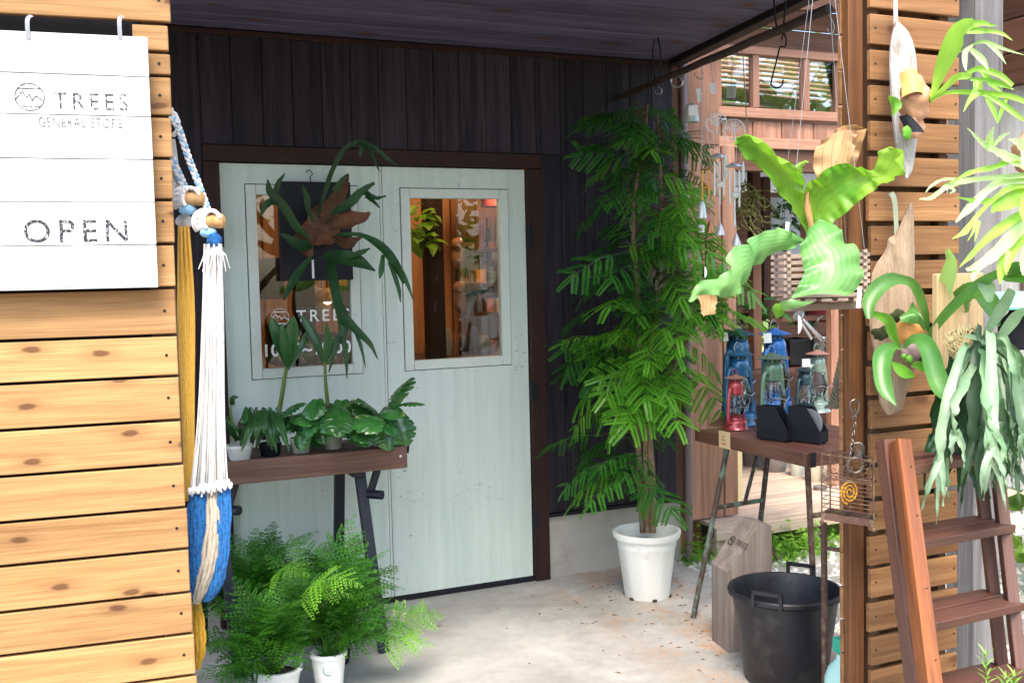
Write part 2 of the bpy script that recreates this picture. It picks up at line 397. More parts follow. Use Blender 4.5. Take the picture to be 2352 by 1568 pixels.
def letters(name, body, size, mat, parent, w, space=1.0, align='LEFT', ext=0.0006, offs=0.0, wrap=None):
    cu = bpy.data.curves.new(name, 'FONT'); cu.body = body; cu.size = size; cu.align_x = align; cu.space_character = space
    cu.extrude = ext; cu.offset = offs
    cu.materials.append(mat)
    tmp = bpy.data.objects.new(name, cu); COL.objects.link(tmp)
    bpy.context.view_layer.update()
    me = bpy.data.meshes.new_from_object(tmp.evaluated_get(bpy.context.evaluated_depsgraph_get()))
    bpy.data.objects.remove(tmp); bpy.data.curves.remove(cu)
    if wrap: me.transform(wrap)
    me.name = name
    return place(bpy.data.objects.new(name, me), parent, w)
def emblem(name, mat, parent, w, r, lw):
    """round badge: a ring, two bars and a zigzag ridge"""
    mb = MB()
    def ln(a, b): 
        a, b = V((*a, 0)), V((*b, 0)); d = (b - a); L = d.length; d.normalize()
        mb.box((a + b) / 2, (L + lw, lw, 0.0012), Matrix.Rotation(math.atan2(d.y, d.x), 3, 'Z'))
    n = 40
    for k in range(n):
        a, b = 2 * math.pi * k / n, 2 * math.pi * (k + 1) / n
        ln((r * math.cos(a), r * math.sin(a)), (r * math.cos(b), r * math.sin(b)))
    for y in (0.62, -0.68):
        x = math.sqrt(1 - y * y); ln((-x * r, y * r), (x * r, y * r))
    z = [(-0.85, -0.15), (-0.45, 0.42), (-0.05, -0.15), (0.18, 0.12), (0.45, -0.1)]
    z2 = [(-0.05, 0.45), (0.12, 0.2), (0.3, 0.3), (0.62, -0.2), (0.9, 0.25)]
    z = [(-0.95, -0.2), (-0.5, 0.4), (-0.2, -0.02), (-0.02, 0.2), (0.15, -0.25), (0.45, 0.1), (0.9, -0.25)]
    for a, b in zip(z, z[1:]): ln((a[0] * r, a[1] * r), (b[0] * r, b[1] * r))
    mb.v = [w @ p for p in mb.v]
    return mb.build(name, mat, parent, smooth=False)

# ------------------------------------------------------------------ ground
g = MB(); g.box2((-60, -60, -0.30), (60, 60, -0.055)); tag(g.build('ground', M_earth, smooth=False), kind='structure')
g = MB(); g.box2((-4, 0.5, -0.054), (3.02, 4.80, 0.0)); tag(g.build('porch_floor', M_floor, smooth=False), kind='structure')
M_pebble = plain('white_pebble', (0.62, 0.60, 0.56), 0.7, var=0.35, vs=60)
M_pebbled = plain('pebble_bed', (0.40, 0.38, 0.34), 0.9, var=0.5, vs=70, bump=0.8)
g = MB(); g.box2((3.025, 1.0, -0.054), (9, 6.9, -0.02)); tag(g.build('gravel_bed', M_pebbled, smooth=False), kind='structure')
g = MB()
for k in range(3800):
    x = 3.04 + random.random() ** 1.3 * 3.4; y = random.uniform(1.4, 4.9); r = random.uniform(0.008, 0.020)
    a = random.random() * 6.28; ca, sa = math.cos(a), math.sin(a); h = r * random.uniform(0.5, 0.9)
    q = [(1.2, 0), (0.4, 0.9), (-0.8, 0.7), (-1.1, -0.3), (-0.1, -0.95), (0.8, -0.6)]
    vs = [(x + (u * ca - w_ * sa) * r, y + (u * sa + w_ * ca) * r, -0.021) for u, w_ in q]
    vs += [(x + (u * ca - w_ * sa) * r * 0.62, y + (u * sa + w_ * ca) * r * 0.62, -0.021 + h) for u, w_ in q]
    g.add(vs, [(i, (i + 1) % 6, 6 + (i + 1) % 6, 6 + i) for i in range(6)] + [tuple(range(6, 12))])
tag(g.build('gravel', M_pebble, sharp=0), kind='stuff')

# ------------------------------------------------------------------ the store: plank wall, double door, room behind it
WY = 4.79
store = thing('store_building', 'store with dark vertical plank wall around pale green double doors', 'building', (1.4, WY, 0))
PLW = 0.137
DX0, DX1, DZ = 0.606, 2.272, 2.195
x = -0.9
while x < 3.0:
    a, b = x, x + PLW - 0.0022
    zs = [(0.345, 2.72)]
    cx = (a + b) / 2
    if b > DX0 and a < DX1: zs = [(DZ + 0.002, 2.72)]
    for z0, z1 in zs:
        aa, bb = a, b
        if zs[0][0] < 1:
            if a < DX0 < b: bb = DX0
            if a < DX1 < b: aa = DX1
        board('plank', store, M_wall, ((aa + bb) / 2, WY - 0.006 + random.uniform(-0.0015, 0.0015), (z0 + z1) / 2), (0, 0, 1), (1, 0, 0), z1 - z0, bb - aa, 0.018, 0.003)
    if b > DX0 and a < DX1 and (a < DX0 or b > DX1):     # the sliver of a plank beside the casing
        aa, bb = (a, DX0) if a < DX0 else (DX1, b)
        if bb - aa > 0.01: board('plank', store, M_wall, ((aa + bb) / 2, WY - 0.006, (0.345 + DZ) / 2), (0, 0, 1), (1, 0, 0), DZ - 0.345, bb - aa - 0.003, 0.018, 0.003)
    x += PLW
g = MB()
g.box2((-0.9, WY + 0.004, 0.3), (DX0 + 0.01, WY + 0.10, 2.9)); g.box2((DX1 - 0.01, WY + 0.004, 0.3), (3.06, WY + 0.10, 2.9)); g.box2((DX0 + 0.01, WY + 0.004, DZ - 0.01), (DX1 - 0.01, WY + 0.10, 2.9))
g.build('wall_core', M_black, store, smooth=False)
for a_, b_ in ((DX1 + 0.004, 3.092), (-0.9, DX0 - 0.004)):
    g = MB(); g.box2((a_, WY + 0.002, -0.05), (b_, WY + 0.12, 0.325)); g.build('plinth', M_conc, store, smooth=False)
g = MB(); g.box2((DX1 + 0.004, WY - 0.03, 0.326), (3.07, WY + 0.003, 0.343)); g.build('flashing', M_black, store, smooth=False)
for (a, b, c, d) in ((DX0, 0.672, 0.0, 2.122), (2.190, DX1, 0.0, 2.122), (DX0, DX1, 2.124, DZ)):
    if d - c > 1: board('door_casing', store, M_trim, ((a + b) / 2, WY - 0.004, (c + d) / 2), (0, 0, 1), (1, 0, 0), d - c, b - a, 0.05)
    else: board('door_casing', store, M_trim, ((a + b) / 2, WY - 0.004, (c + d) / 2), (1, 0, 0), (0, 0, 1), b - a, d - c, 0.05)
g = MB(); g.box2((0.674, WY - 0.012, 0.0), (2.188, WY + 0.06, 0.022)); g.build('threshold', M_black, store, smooth=False)
board('corner_post', store, M_annexd, (3.085, WY + 0.03, 1.53), (0, 0, 1), (1, 0, 0), 2.4, 0.05, 0.09)
g = MB(); g.stick((3.125, WY - 0.03, -0.05), (3.125, WY - 0.03, 2.75), 0.022, 12); g.build('drainpipe', plain('drainpipe_paint', (0.16, 0.12, 0.12), 0.35), store)

def leafdoor(x0, x1, win, label):
    wx0, wz0, wx1, wz1 = win
    f, bk = WY, WY + 0.04
    g = MB(); t = 0.0045
    g.box2((x0, f, 0.026), (wx0 - t, bk, 2.118)); g.box2((wx1 + t, f, 0.026), (x1, bk, 2.118))
    g.box2((wx0 - t, f, 0.026), (wx1 + t, bk, wz0 - t)); g.box2((wx0 - t, f, wz1 + t), (wx1 + t, bk, 2.118))
    d = g.build('door', M_door, store, smooth=False); d['label'] = label
    g = MB(); q = 0.045; e = 0.002
    for a, b in (((wx0, wz0), (wx0 + q, wz1)), ((wx1 - q, wz0), (wx1, wz1)), ((wx0 + q + e, wz0), (wx1 - q - e, wz0 + q)), ((wx0 + q + e, wz1 - q), (wx1 - q - e, wz1))):
        g2 = MB(); g2.box2((a[0], f - 0.006, a[1]), (b[0], bk, b[1])); g2.build('window_frame', M_doortrim, d, smooth=False)
    for a, b in (((wx0 - t, wz0 - t), (wx0 - 0.001, wz1 + t)), ((wx1 + 0.001, wz0 - t), (wx1 + t, wz1 + t)), ((wx0 - t, wz0 - t), (wx1 + t, wz0 - 0.001)), ((wx0 - t, wz1 + 0.001), (wx1 + t, wz1 + t))):
        g.box2((a[0], f + 0.006, a[1]), (b[0], bk - 0.002, b[1]))
    g.build('shadow_gap', M_black, d, smooth=False)
    g = MB(); g.box2((wx0 + q - 0.004, f + 0.014, wz0 + q - 0.004), (wx1 - q + 0.004, f + 0.018, wz1 - q + 0.004)); g.build('window_pane', M_glass, d, smooth=False)
    return d
def rect(p, q):
    a, b = PY(*p, WY), PY(*q, WY); return a.x, b.z, b.x, a.z
lw_ = rect((563, 424), (833, 856)); rw_ = rect((919, 433), (1174, 836))
doorL = leafdoor(0.678, 1.418, lw_, 'door leaf with opening hours lettered on its glass')
doorR = leafdoor(1.434, 2.184, rw_, 'door leaf with bare glass and dark hinges')
g = MB(); g.box2((1.4195, WY - 0.004, 0.026), (1.4295, WY + 0.03, 2.118)); g.build('meeting_strip', M_doortrim, doorL, smooth=False)
for z in (1.78, 0.99, 0.32):
    g = MB(); g.stick((2.187, WY - 0.03, z - 0.05), (2.187, WY - 0.03, z + 0.05), 0.008, 10); g.box2((2.180, WY - 0.024, z - 0.05), (2.215, WY - 0.0292, z + 0.05)); g.build('hinge', M_black, doorR)
for z in (1.80, 0.95):
    g = MB(); g.stick((0.675, WY - 0.03, z - 0.06), (0.675, WY - 0.03, z + 0.06), 0.008, 10); g.build('hinge', M_black, doorL)
gy = WY + 0.0125
def gw(x, y): p = PY(x, y, gy); return frame(p, (1, 0, 0), (0, 0, 1))
M_printg = plain('window_lettering', (0.8, 0.82, 0.8), 0.5, var=0.03)
emblem('emblem', M_printg, doorL, gw(643, 729), 20 * MPX(4.9) , 0.0035)
letters('lettering', 'TREES', 0.078, M_printg, doorL, gw(681, 739), 1.32, offs=0.0006)
letters('lettering', '10:00~18:00', 0.080, M_printg, doorL, gw(602, 819), 1.05, offs=0.0016)

# room behind the doors
g = MB(); g.box2((0.2, WY + 0.11, -0.05), (3.3, 7.3, 0.0)); g.build('inner_floor', M_annexd, store, smooth=False)
g = MB(); g.box2((0.1, 7.3, 0), (3.3, 7.4, 2.9)); g.build('inner_back_wall', M_warm, store, smooth=False)
g = MB(); g.box2((-0.0, WY + 0.11, 0), (0.1, 7.3, 2.9)); g.build('inner_side_wall', M_annexd, store, smooth=False)
g = MB(); g.box2((3.2, WY + 0.34, 0), (3.3, 7.3, 2.9)); g.build('inner_side_wall', M_warm, store, smooth=False)
g = MB(); g.box2((-0.9, WY + 0.105, 2.62), (3.3, 7.4, 2.72)); g.build('inner_ceiling', M_annexd, store, smooth=False)
g = MB(); g.box2((3.06, WY + 0.11, 0), (3.3, WY + 0.33, 2.62)); g.build('inner_side_wall', M_warm, store, smooth=False)
for k in range(15):
    board('inner_plank', store, M_warm, (0.2 + k * 0.2, 7.28, 1.4), (0, 0, 1), (1, 0, 0), 2.6, 0.19, 0.02)
for xx in (2.02, 1.25): board('inner_post', store, M_trim, (xx, 5.75, 1.3), (0, 0, 1), (1, 0, 0), 2.6, 0.10, 0.10)
g = MB(); g.box2((0.672, WY + 0.042, 2.09), (2.19, WY + 0.062, 2.20)); g.build('light_gap_block', M_black, store, smooth=False)  # added behind the top gap to keep the inside light from leaking
for (x, y) in ((1.5, 6.0), (2.75, 6.3), (1.95, 5.35)):  # the lamp nearest the doors is added, unseen, to brighten the plant
    ld = bpy.data.lights.new('shop_lamp_and_fill', 'POINT'); ld.energy = 8.0 if x > 2 else (1.6 if x < 1.6 else 2.5); ld.color = (1.0, 0.58, 0.27); ld.shadow_soft_size = 0.08
    o = bpy.data.objects.new('shop_lamp_and_fill', ld); COL.objects.link(o); o.location = (x, y, 2.25)

# ------------------------------------------------------------------ canopy over the porch
canopy = thing('porch_canopy', 'low wooden porch canopy with grey boarded ceiling and dark edge beam', 'canopy', (1.2, 4.0, 2.75))
SL = 0.065
def cz(y): return 2.705 + SL * (WY - y)
yy = WY - 0.03
while yy > 2.7:
    board('ceiling_board', canopy, M_ceil, (1.0, yy - 0.045, cz(yy - 0.045) + 0.012), (1, 0, 0), (0, -1, SL), 4.05, 0.092, 0.02, 0.004); yy -= 0.096
board('edge_beam', canopy, M_beam, (3.065, (2.7 + WY) / 2 - 0.02, cz((2.7 + WY) / 2) + 0.035), (0, -1, SL), (0, 0, 1), WY - 2.7 - 0.03, 0.12, 0.07)
board('edge_beam', canopy, M_beam, (1.0, 2.66, cz(2.66) + 0.06), (1, 0, 0), (0, 0, 1), 4.2, 0.14, 0.06)
board('wall_trim', canopy, M_trim, (1.04, WY - 0.028, 2.692), (1, 0, 0), (0, 0, 1), 3.96, 0.024, 0.02)
g = MB()
a, b = cz(2.6) + 0.13, cz(5.0) + 0.13
g.add([(-1.1, 2.6, a), (3.14, 2.6, a), (3.14, 4.9, b), (-1.1, 4.9, b), (-1.1, 2.6, a + 0.03), (3.14, 2.6, a + 0.03), (3.14, 4.9, b + 0.03), (-1.1, 4.9, b + 0.03)],
      [(0, 3, 2, 1), (4, 5, 6, 7), (0, 1, 5, 4), (1, 2, 6, 5), (2, 3, 7, 6), (3, 0, 4, 7)])
g.build('roof_sheet', M_black, canopy, smooth=False)
board('front_beam', canopy, M_beam, (1.1, 2.46, 2.72), (1, 0, 0), (0, 0, 1), 4.2, 0.10, 0.06)

# ------------------------------------------------------------------ slatted screens
P0 = V((0.286, 2.765, 0)); ax = R(-5.8)
LE = V((math.cos(ax), math.sin(ax), 0)); LN = V((math.sin(ax), -math.cos(ax), 0))
joints = [54, 122, 175.5, 268, 364.5, 459.5, 560, 660.5, 768.5, 862.5, 963.5, 1064, 1164, 1259, 1359, 1453.5, 1549.5, 1650]
jz = [PP(390 + (447 - 390) * y / 1568, y, P0, LN).z for y in joints]
pitch = (jz[1] - jz[-1]) / (len(jz) - 2)
EDGE = [(-200, 388), (0, 390), (175, 391.5), (457, 397), (660, 403), (784, 406), (864, 410), (1061, 417), (1164, 429), (1354, 437), (1454, 445), (1568, 452), (1900, 476)]
def edge_at(z):
    for (y0, x0), (y1, x1) in zip(EDGE, EDGE[1:]):
        a, b = PP(x0, y0, P0, LN), PP(x1, y1, P0, LN)
        if a.z >= z >= b.z:
            f = (a.z - z) / (a.z - b.z); return (a.lerp(b, f) - P0).dot(LE)
    return 0.0
screenL = thing('slatted_screen', 'honey coloured slatted timber screen behind the white sign', 'screen', P0 + LE * -0.4)
tops = [jz[0] + pitch, jz[0]] + jz[1:] + [jz[-1] - pitch * k for k in range(1, 5)]
for k in range(len(tops) - 1):
    z1, z0 = tops[k] - 0.004, tops[k + 1] + 0.004
    if k in (1,): continue
    e = edge_at((z0 + z1) / 2) + random.uniform(-0.001, 0.001)
    c = P0 + LE * (-0.75 + e) + V((0, 0, (z0 + z1) / 2)) - LN * 0.010
    s = board('slat', screenL, M_slat, c, LE, (0, 0, 1), 1.5, z1 - z0, 0.02, 0.002)
    g = MB(); p = P0 + LE * (e - 0.027) + V((0, 0, z0 + (z1 - z0) * 0.52))
    g.lathe(p, [(0.0040, -0.001), (0.0040, 0.0012), (0.002, 0.0012)], 10, frame((0, 0, 0), LE, (0, 0, 1)).to_3x3()); g.build('screw', M_nail, s)
s = board('slat', screenL, M_slat, P0 + LE * -0.05 + V((0, 0, (jz[0] + jz[1]) / 2)) - LN * 0.014, LE, (0, 0, 1), 0.085, jz[0] - jz[1] - 0.012, 0.02, 0.002)
for d in (-0.045, -0.62): board('batten', screenL, M_back, P0 + LE * d + V((0, 0, 1.3)) - LN * 0.043, (0, 0, 1), LE, 2.6, 0.06, 0.04)
board('back_panel', screenL, M_black, P0 + LE * -0.78 + V((0, 0, 1.3)) - LN * 0.09, (0, 0, 1), LE, 2.6, 1.4, 0.012)

YR = 2.50
screenR = thing('slatted_screen', 'narrow brown slatted screen with mounted ferns hung on it', 'screen', (2.5, YR + 0.03, 0))
zt, zb = PY(2206, 46.8, YR).z, PY(2200, 1491, YR).z
pr = (zt - zb) / 19
xl, xr = PY(2001, 1300, YR).x, PY(2203, 600, YR).x
for k in range(-2, 25):
    z1 = zt - pr * k - 0.008 + random.uniform(-0.002, 0.002); z0 = z1 - pr + 0.018
    if z0 < 0.02: break
    dx = random.uniform(-0.007, 0.004) + (0.008 if k in (6, 7) else 0)
    L = xr - xl - dx
    s = board('slat', screenR, M_slat2, (xl + dx + L / 2, YR + 0.009, (z0 + z1) / 2), (1, 0, 0), (0, 0, 1), round(L, 2), z1 - z0, 0.018, 0.002)
    for px in (xl + 0.02, xr - 0.018):
        g = MB(); g.lathe((px, YR, (z0 + z1) / 2 + 0.004), [(0.0036, -0.001), (0.0036, 0.001), (0.002, 0.001)], 8, Matrix.Rotation(R(90), 3, 'X')); g.build('screw', M_nail, s)
    board('rear_slat', screenR, M_slat2, (xl - 0.064 + (xr - xl + 0.014) / 2, YR + 0.066, (z0 + z1) / 2 + pr * 0.4), (1, 0, 0), (0, 0, 1), xr - xl + 0.014, pr - 0.005, 0.016, 0.002)
for px in (xl + 0.035, xr - 0.05): board('batten', screenR, M_back, (px, YR + 0.038, 1.35), (0, 0, 1), (1, 0, 0), 2.7, 0.035, 0.036)
board('post', screenR, M_post, (xl - 0.034, YR + 0.040, 1.4), (0, 0, 1), (1, 0, 0), 2.8, 0.058, 0.030)

gp = PY(2247, 784, 2.78)
gpo = board('weathered_post', None, M_gray, (gp.x, 2.80, 1.4), (0, 0, 1), (1, 0, 0.0), 2.8, 0.135, 0.135, 0.006)
tag(gpo, 'thick weathered grey timber post behind the brown slatted screen', 'post')

XW = 3.37
fence = thing('white_plank_fence', 'whitewashed vertical plank fence with brown top rails at far edge', 'fence', (XW, 2.3, 0))
for k in range(9):
    board('fence_plank', fence, M_white, (XW, 2.83 - k * 0.185, 1.52), (0, 0, 1), (0, 1, 0), 1.62, 0.172, 0.02)
for z in (2.31, 2.435, 2.56): board('rail', fence, M_annexd, (XW - 0.035, 2.05, z + 0.0), (0, 1, 0), (0, 0, 1), 1.8, 0.12, 0.03)
board('rail', fence, M_annexd, (XW + 0.04, 2.05, 1.4), (0, 1, 0), (0, 0, 1), 1.8, 0.08, 0.04)
log = MB(); log.tube([(3.25, 1.2, 0.12), (3.45, 2.0, 0.13), (3.7, 2.95, 0.12)], [0.13, 0.14, 0.12], 14); tag(log.build('fallen_log', wood('log_bark', (0.05, 0.035, 0.02), (0.12, 0.08, 0.05), bump=0.8)), 'dark mossy log lying on the gravel behind the ladder', 'log')
# ------------------------------------------------------------------ the annex to the right
AY = 4.80
annex = thing('annex_building', 'reddish cedar annex with a window row above its open shop front', 'building', (4.2, AY, 0))
def ax_(x, y): return PY(x, y, AY)
xa = 3.16
zb_, zw0, zw1, zh = 0.20, ax_(1700, 262).z, ax_(1700, 122).z, ax_(1720, 336).z
XO = ax_(1688, 500).x           # where the open front begins
k = 0; x = xa
while x < XO - 0.02:
    w = min(0.115, XO - x); board('siding_board', annex, M_annex, (x + w / 2, AY + 0.008 * (k % 2), (zb_ + zh) / 2), (0, 0, 1), (1, 0, 0), zh - zb_, w - 0.003, 0.018); x += w; k += 1
board('siding_board', annex, M_annex, (xa + 0.11, AY + 0.0, (zw1 + zh) / 2 + 0.2), (0, 0, 1), (1, 0, 0), zw1 - zh + 0.4, 0.215, 0.018)
x = XO - 0.25; k = 0
while x < 5.6:
    w = random.uniform(0.085, 0.12); board('siding_board', annex, M_annex, (x + w / 2, AY + 0.03 + 0.006 * (k % 2), (zh + zw0) / 2 - 0.0), (0, 0, 1), (1, 0, 0), zw0 - zh - 0.06, w - 0.003, 0.018); x += w; k += 1
xwl = ax_(1645, 200).x
for z, h, d in ((zw0 + 0.01, 0.055, 0.05), (zw1 + 0.02, 0.045, 0.05), (zh + 0.02, 0.06, 0.05)):
    board('window_rail', annex, M_annex, ((xwl + 5.6) / 2, AY + 0.022, z), (1, 0, 0), (0, 0, 1), 5.6 - xwl, h, d)
for px in (1650, 1737, 1853, 1932):
    board('mullion', annex, M_annex, (ax_(px, 190).x, AY + 0.02, (zw0 + zw1) / 2 + 0.016), (0, 0, 1), (1, 0, 0), zw1 - zw0 - 0.045, 0.042, 0.046)
g = MB(); g.box2((xwl + 0.02, AY + 0.03, zw0 + 0.035), (5.6, AY + 0.034, zw1)); g.build('window_pane', M_glass, annex, smooth=False)
board('header', annex, M_annexd, ((XO + 5.6) / 2, AY + 0.05, zh - 0.075), (1, 0, 0), (0, 0, 1), 5.6 - XO, 0.12, 0.06)
# gable boards, eave and pale roof sheet
for k in range(6):
    board('gable_board', annex, M_annexd, (4.55, AY + 0.03 - 0.012 * k, zw1 + 0.10 + 0.115 * k), (1, 0, 0), (0, 0, 1), 2.4, 0.112, 0.02)
M_poly = plain('pale_roof_sheet', (0.70, 0.76, 0.78), 0.4, var=0.05)
board('roof_sheet', annex, M_poly, (4.7, AY - 0.10, zw1 + 0.78), (1, 0, 0), (0, 1, 0.28), 3.2, 0.7, 0.02)
board('eave_rafter', annex, M_annexd, (4.3, AY - 0.15, zw1 + 0.30), (1, 0, 0.10), (0, 0, 1), 2.2, 0.07, 0.05)
# slatted lean-to roof seen through the window row
for k in range(16):
    y = AY + 0.35 + k * 0.085; board('roof_batten', annex, M_annex, (4.6, y, zw0 - 0.05 + k * 0.055), (1, 0, -0.02), (0, 1, 0.5), 2.6, 0.045, 0.02)
for xx in (3.75, 4.5, 5.2): board('rafter', annex, M_annexd, (xx, AY + 0.98, zw0 + 0.30), (0, 1, 0.62), (1, 0, 0), 1.8, 0.05, 0.07)
board('tie_beam', annex, M_annexd, (4.6, AY + 0.6, zw0 + 0.17), (1, 0, -0.08), (0, 0, 1), 2.6, 0.06, 0.06)
M_frost, _nt, _b = newmat('frosted_roof_sheet')
_t = nd(_nt, 'ShaderNodeBsdfTranslucent', {0: (0.72, 0.74, 0.76, 1)}); _b.inputs['Base Color'].default_value = (0.6, 0.6, 0.6, 1)
_m = nd(_nt, 'ShaderNodeMixShader', {0: 0.45, 1: _b.outputs[0], 2: _t.outputs[0]}); _nt.links.new(_m.outputs[0], _nt.nodes['Material Output'].inputs[0])
# recess of the shop front
g = MB(); g.box2((XO - 0.04, 7.3, 0.1), (8.2, 7.4, zh)); g.build('rear_wall', M_annexd, annex, smooth=False)
g = MB(); g.box2((XO - 0.04, AY + 0.1, 0.1), (XO - 0.0, 7.3, zh)); g.build('return_wall', M_annexd, annex, smooth=False)
g = MB(); g.box2((XO, AY + 0.1, zh - 0.02), (8.2, 7.3, zh + 0.01)); g.build('translucent_roof', M_frost, annex, smooth=False)
for k, (px, YY) in enumerate(((1732, 5.2), (1756, 5.6))):
    board('jamb', annex, M_annexd, (PY(px, 500, YY).x, YY, 1.59), (0, 0, 1), (1, 0, 0), 1.22, 0.06, 0.06)
a, b = PY(1757, 470, 5.75), PY(1838, 560, 5.75)
g = MB(); g.box2((a.x, 5.75, b.z - 0.10), (b.x, 5.78, a.z + 0.05)); g.build('side_window', plain('milky_window', (0.48, 0.55, 0.66), 0.2), annex, smooth=False)
for z in (0.95, 1.28): board('wall_shelf', annex, M_annexd, (4.75, 5.55, z - 0.02), (1, 0, 0), (0, 1, 0), 2.5, 0.28, 0.03)
for px in (1912, 1934): board('jamb', annex, M_annex, (PY(px, 800, 5.2).x, 5.2, 1.2), (0, 0, 1), (1, 0, 0), 2.1, 0.06, 0.05)
# deck
deck = thing('timber_deck', 'low pale timber deck running in front of the annex', 'deck', (4.6, 5.2, 0))
dz = PY(1700, 1197, 4.69).z
k = 0; y = 4.70
while y < 7.3:
    board('deck_board', deck, M_deck, (5.2, y + 0.06, dz - 0.012), (1, 0, 0), (0, 1, 0), 3.9, 0.116, 0.024); y += 0.122
board('fascia', deck, M_deck, (5.2, 4.69, dz - 0.055), (1, 0, 0), (0, 0, 1), 3.9, 0.07, 0.025)
for xx in (3.32, 3.95, 4.7, 5.5): board('leg', deck, M_deck, (xx, 4.76, (dz - 0.09) / 2 - 0.03), (0, 0, 1), (1, 0, 0), dz - 0.03, 0.085, 0.085)

# ------------------------------------------------------------------ trees behind and round the lane (seen mirrored in the glass)
M_far = leaf('tree_leaf', (0.09, 0.18, 0.03), (0.20, 0.32, 0.06), trans=0.45)
def clumps(mb, c, r, n, size):
    for _ in range(n):
        d = V((random.gauss(0, 1), random.gauss(0, 1), random.gauss(0, 1))).normalized() * random.random() ** 0.4
        p = V(c) + V((d.x * r[0], d.y * r[1], d.z * r[2])); a = V((random.gauss(0, 1), random.gauss(0, 1), random.gauss(0, 0.6))).normalized(); b = a.orthogonal().normalized()
        s_ = size * random.uniform(0.6, 1.3)
        mb.add([p - a * s_, p + b * s_ * 0.45, p + a * s_, p - b * s_ * 0.45], [(0, 1, 2, 3)])
g = MB()
for (x, y, z, rx, rz) in ((-5, -7, 3.2, 3, 2.2), (0.5, -9, 3.8, 3.2, 2.6), (6, -8.5, 3.4, 3, 2.2), (9, -2, 3.5, 2, 2.5)):
    clumps(g, (x, y, z), (rx, 1.6, rz), 1100, 0.17)
tag(g.build('treeline', M_far, smooth=False), kind='stuff')
g = MB()
for k in range(7): clumps(g, (3.0 + k * 1.0, 8.2, 2.2), (0.9, 0.8, 2.0), 420, 0.14)
for k in range(4): clumps(g, (4.6, 0.8 + k * 0.9, 0.8), (0.6, 0.6, 0.9), 320, 0.09)
tag(g.build('shrubbery', M_far, smooth=False), kind='stuff')
# weeds along the deck
M_weed = leaf('weed_leaf', (0.14, 0.33, 0.03), (0.28, 0.50, 0.07), trans=0.45)
g = MB()
for (px, py, n, rr) in ((1600, 1262, 90, 0.10), (1632, 1240, 120, 0.13), (1655, 1225, 70, 0.10), (1765, 1240, 130, 0.12), (1800, 1225, 150, 0.14), (1840, 1215, 120, 0.12), (1875, 1210, 100, 0.12), (1910, 1200, 90, 0.10), (1580, 1275, 60, 0.08), (1770, 1262, 160, 0.14), (1815, 1252, 160, 0.14), (1860, 1240, 140, 0.13)):
    c = PZ(px, py + 14, 0.0); c.z = -0.02
    for _ in range(n):
        p = c + V((random.gauss(0, rr), random.gauss(0, rr * 0.6), 0)); h = abs(random.gauss(0, 0.06)) + 0.01
        if p.x < 3.06 or p.y > 4.9: continue
        q = p + V((random.gauss(0, 0.02), random.gauss(0, 0.02), h)); s_ = random.uniform(0.012, 0.026)
        a = V((random.gauss(0, 1), random.gauss(0, 1), random.gauss(0, 0.35))).normalized(); b = a.cross(V((0, 0, 1))).normalized() if abs(a.z) < 0.95 else V((1, 0, 0))
        g.add([q - a * s_, q + b * s_ * 0.7, q + a * s_, q - b * s_ * 0.7], [(0, 1, 2, 3)])
        g.add([p, p + V((0.0015, 0, 0)), q + V((0.001, 0, 0)), q], [(0, 1, 2, 3)])
tag(g.build('weeds', M_weed, smooth=False), kind='stuff')
# ------------------------------------------------------------------ the white sign on the honey screen
SP = P0 + LN * 0.05
def sgp(x, y): return PP(x, y, SP, LN)
sign = thing('sign_board', 'whitewashed plank sign reading OPEN, hung on the honey coloured slatted screen', 'sign', sgp(150, 400))
sr = sgp(351, 380); srs = (sr - SP).dot(LE)
sy = [85, 178, 269, 367, 465, 562, 661]
szs = [sgp(350, y).z for y in sy]
for k in range(6):
    z1, z0 = szs[k] - 0.0012, szs[k + 1] + 0.0012
    board('plank', sign, M_white, SP + LE * (srs - 0.30 + random.uniform(-0.001, 0.001)) + V((0, 0, (z0 + z1) / 2)) - LN * 0.010, LE, (0, 0, 1), 0.60, z1 - z0, 0.02, 0.0015)
for d in (0.06, 0.30): board('cleat', sign, M_gray, SP + LE * (srs - d) + V((0, 0, (szs[0] + szs[-1]) / 2)) - LN * 0.031, (0, 0, 1), LE, szs[0] - szs[-1] - 0.04, 0.05, 0.02)
def inkmat(name, c, hole):
    m, nt, b = newmat(name); p, r, tc = coords(nt)
    n1 = noi(nt, p, 160, 4, 0.7)
    nt.links.new(mixc(nt, ramp(nt, n1, [(hole, 0.0), (hole + 0.08, 1.0)]), c, (0.76, 0.76, 0.75)), b.inputs['Base Color']); b.inputs['Roughness'].default_value = 0.7; return m
M_ink = inkmat('faded_stencil_ink', (0.03, 0.035, 0.045), 0.545); M_ink2 = inkmat('worn_stencil_ink', (0.012, 0.016, 0.022), 0.55)
SF = P0 + LN * 0.0505
def sg(x, y): return frame(PP(x, y, SF, LN), LE, (0, 0, 1))
pm = MPX(2.45)
emblem('emblem', M_ink, sign, sg(68, 223), 31 * pm, 0.0022)
letters('lettering', 'TREES', 0.058, M_ink, sign, sg(124, 250), 1.35, offs=-0.0003, wrap=Matrix.Diagonal((0.87, 1, 1, 1)))
letters('lettering', 'GENERAL STORE', 0.034, M_ink, sign, sg(88, 291), 1.12, offs=-0.0003, wrap=Matrix.Diagonal((0.68, 1, 1, 1)))
letters('lettering', 'OPEN', 0.079, M_ink2, sign, sg(52, 557), 1.32, offs=0.0002)
M_strap = plain('grey_webbing', (0.30, 0.31, 0.33), 0.8)
for px in (64, 275):
    g = MB(); a = sgp(px, 62); g.ribbon([a + V((0, 0, -0.03)) + LN * 0.004, a + V((0, 0, 0.015)) + LN * 0.004, a + V((0.006, 0, 0.035)) - LN * 0.03], [0.010] * 3, nh=LN, cup=0, n=8); g.build('hanging_strap', M_strap, sign)

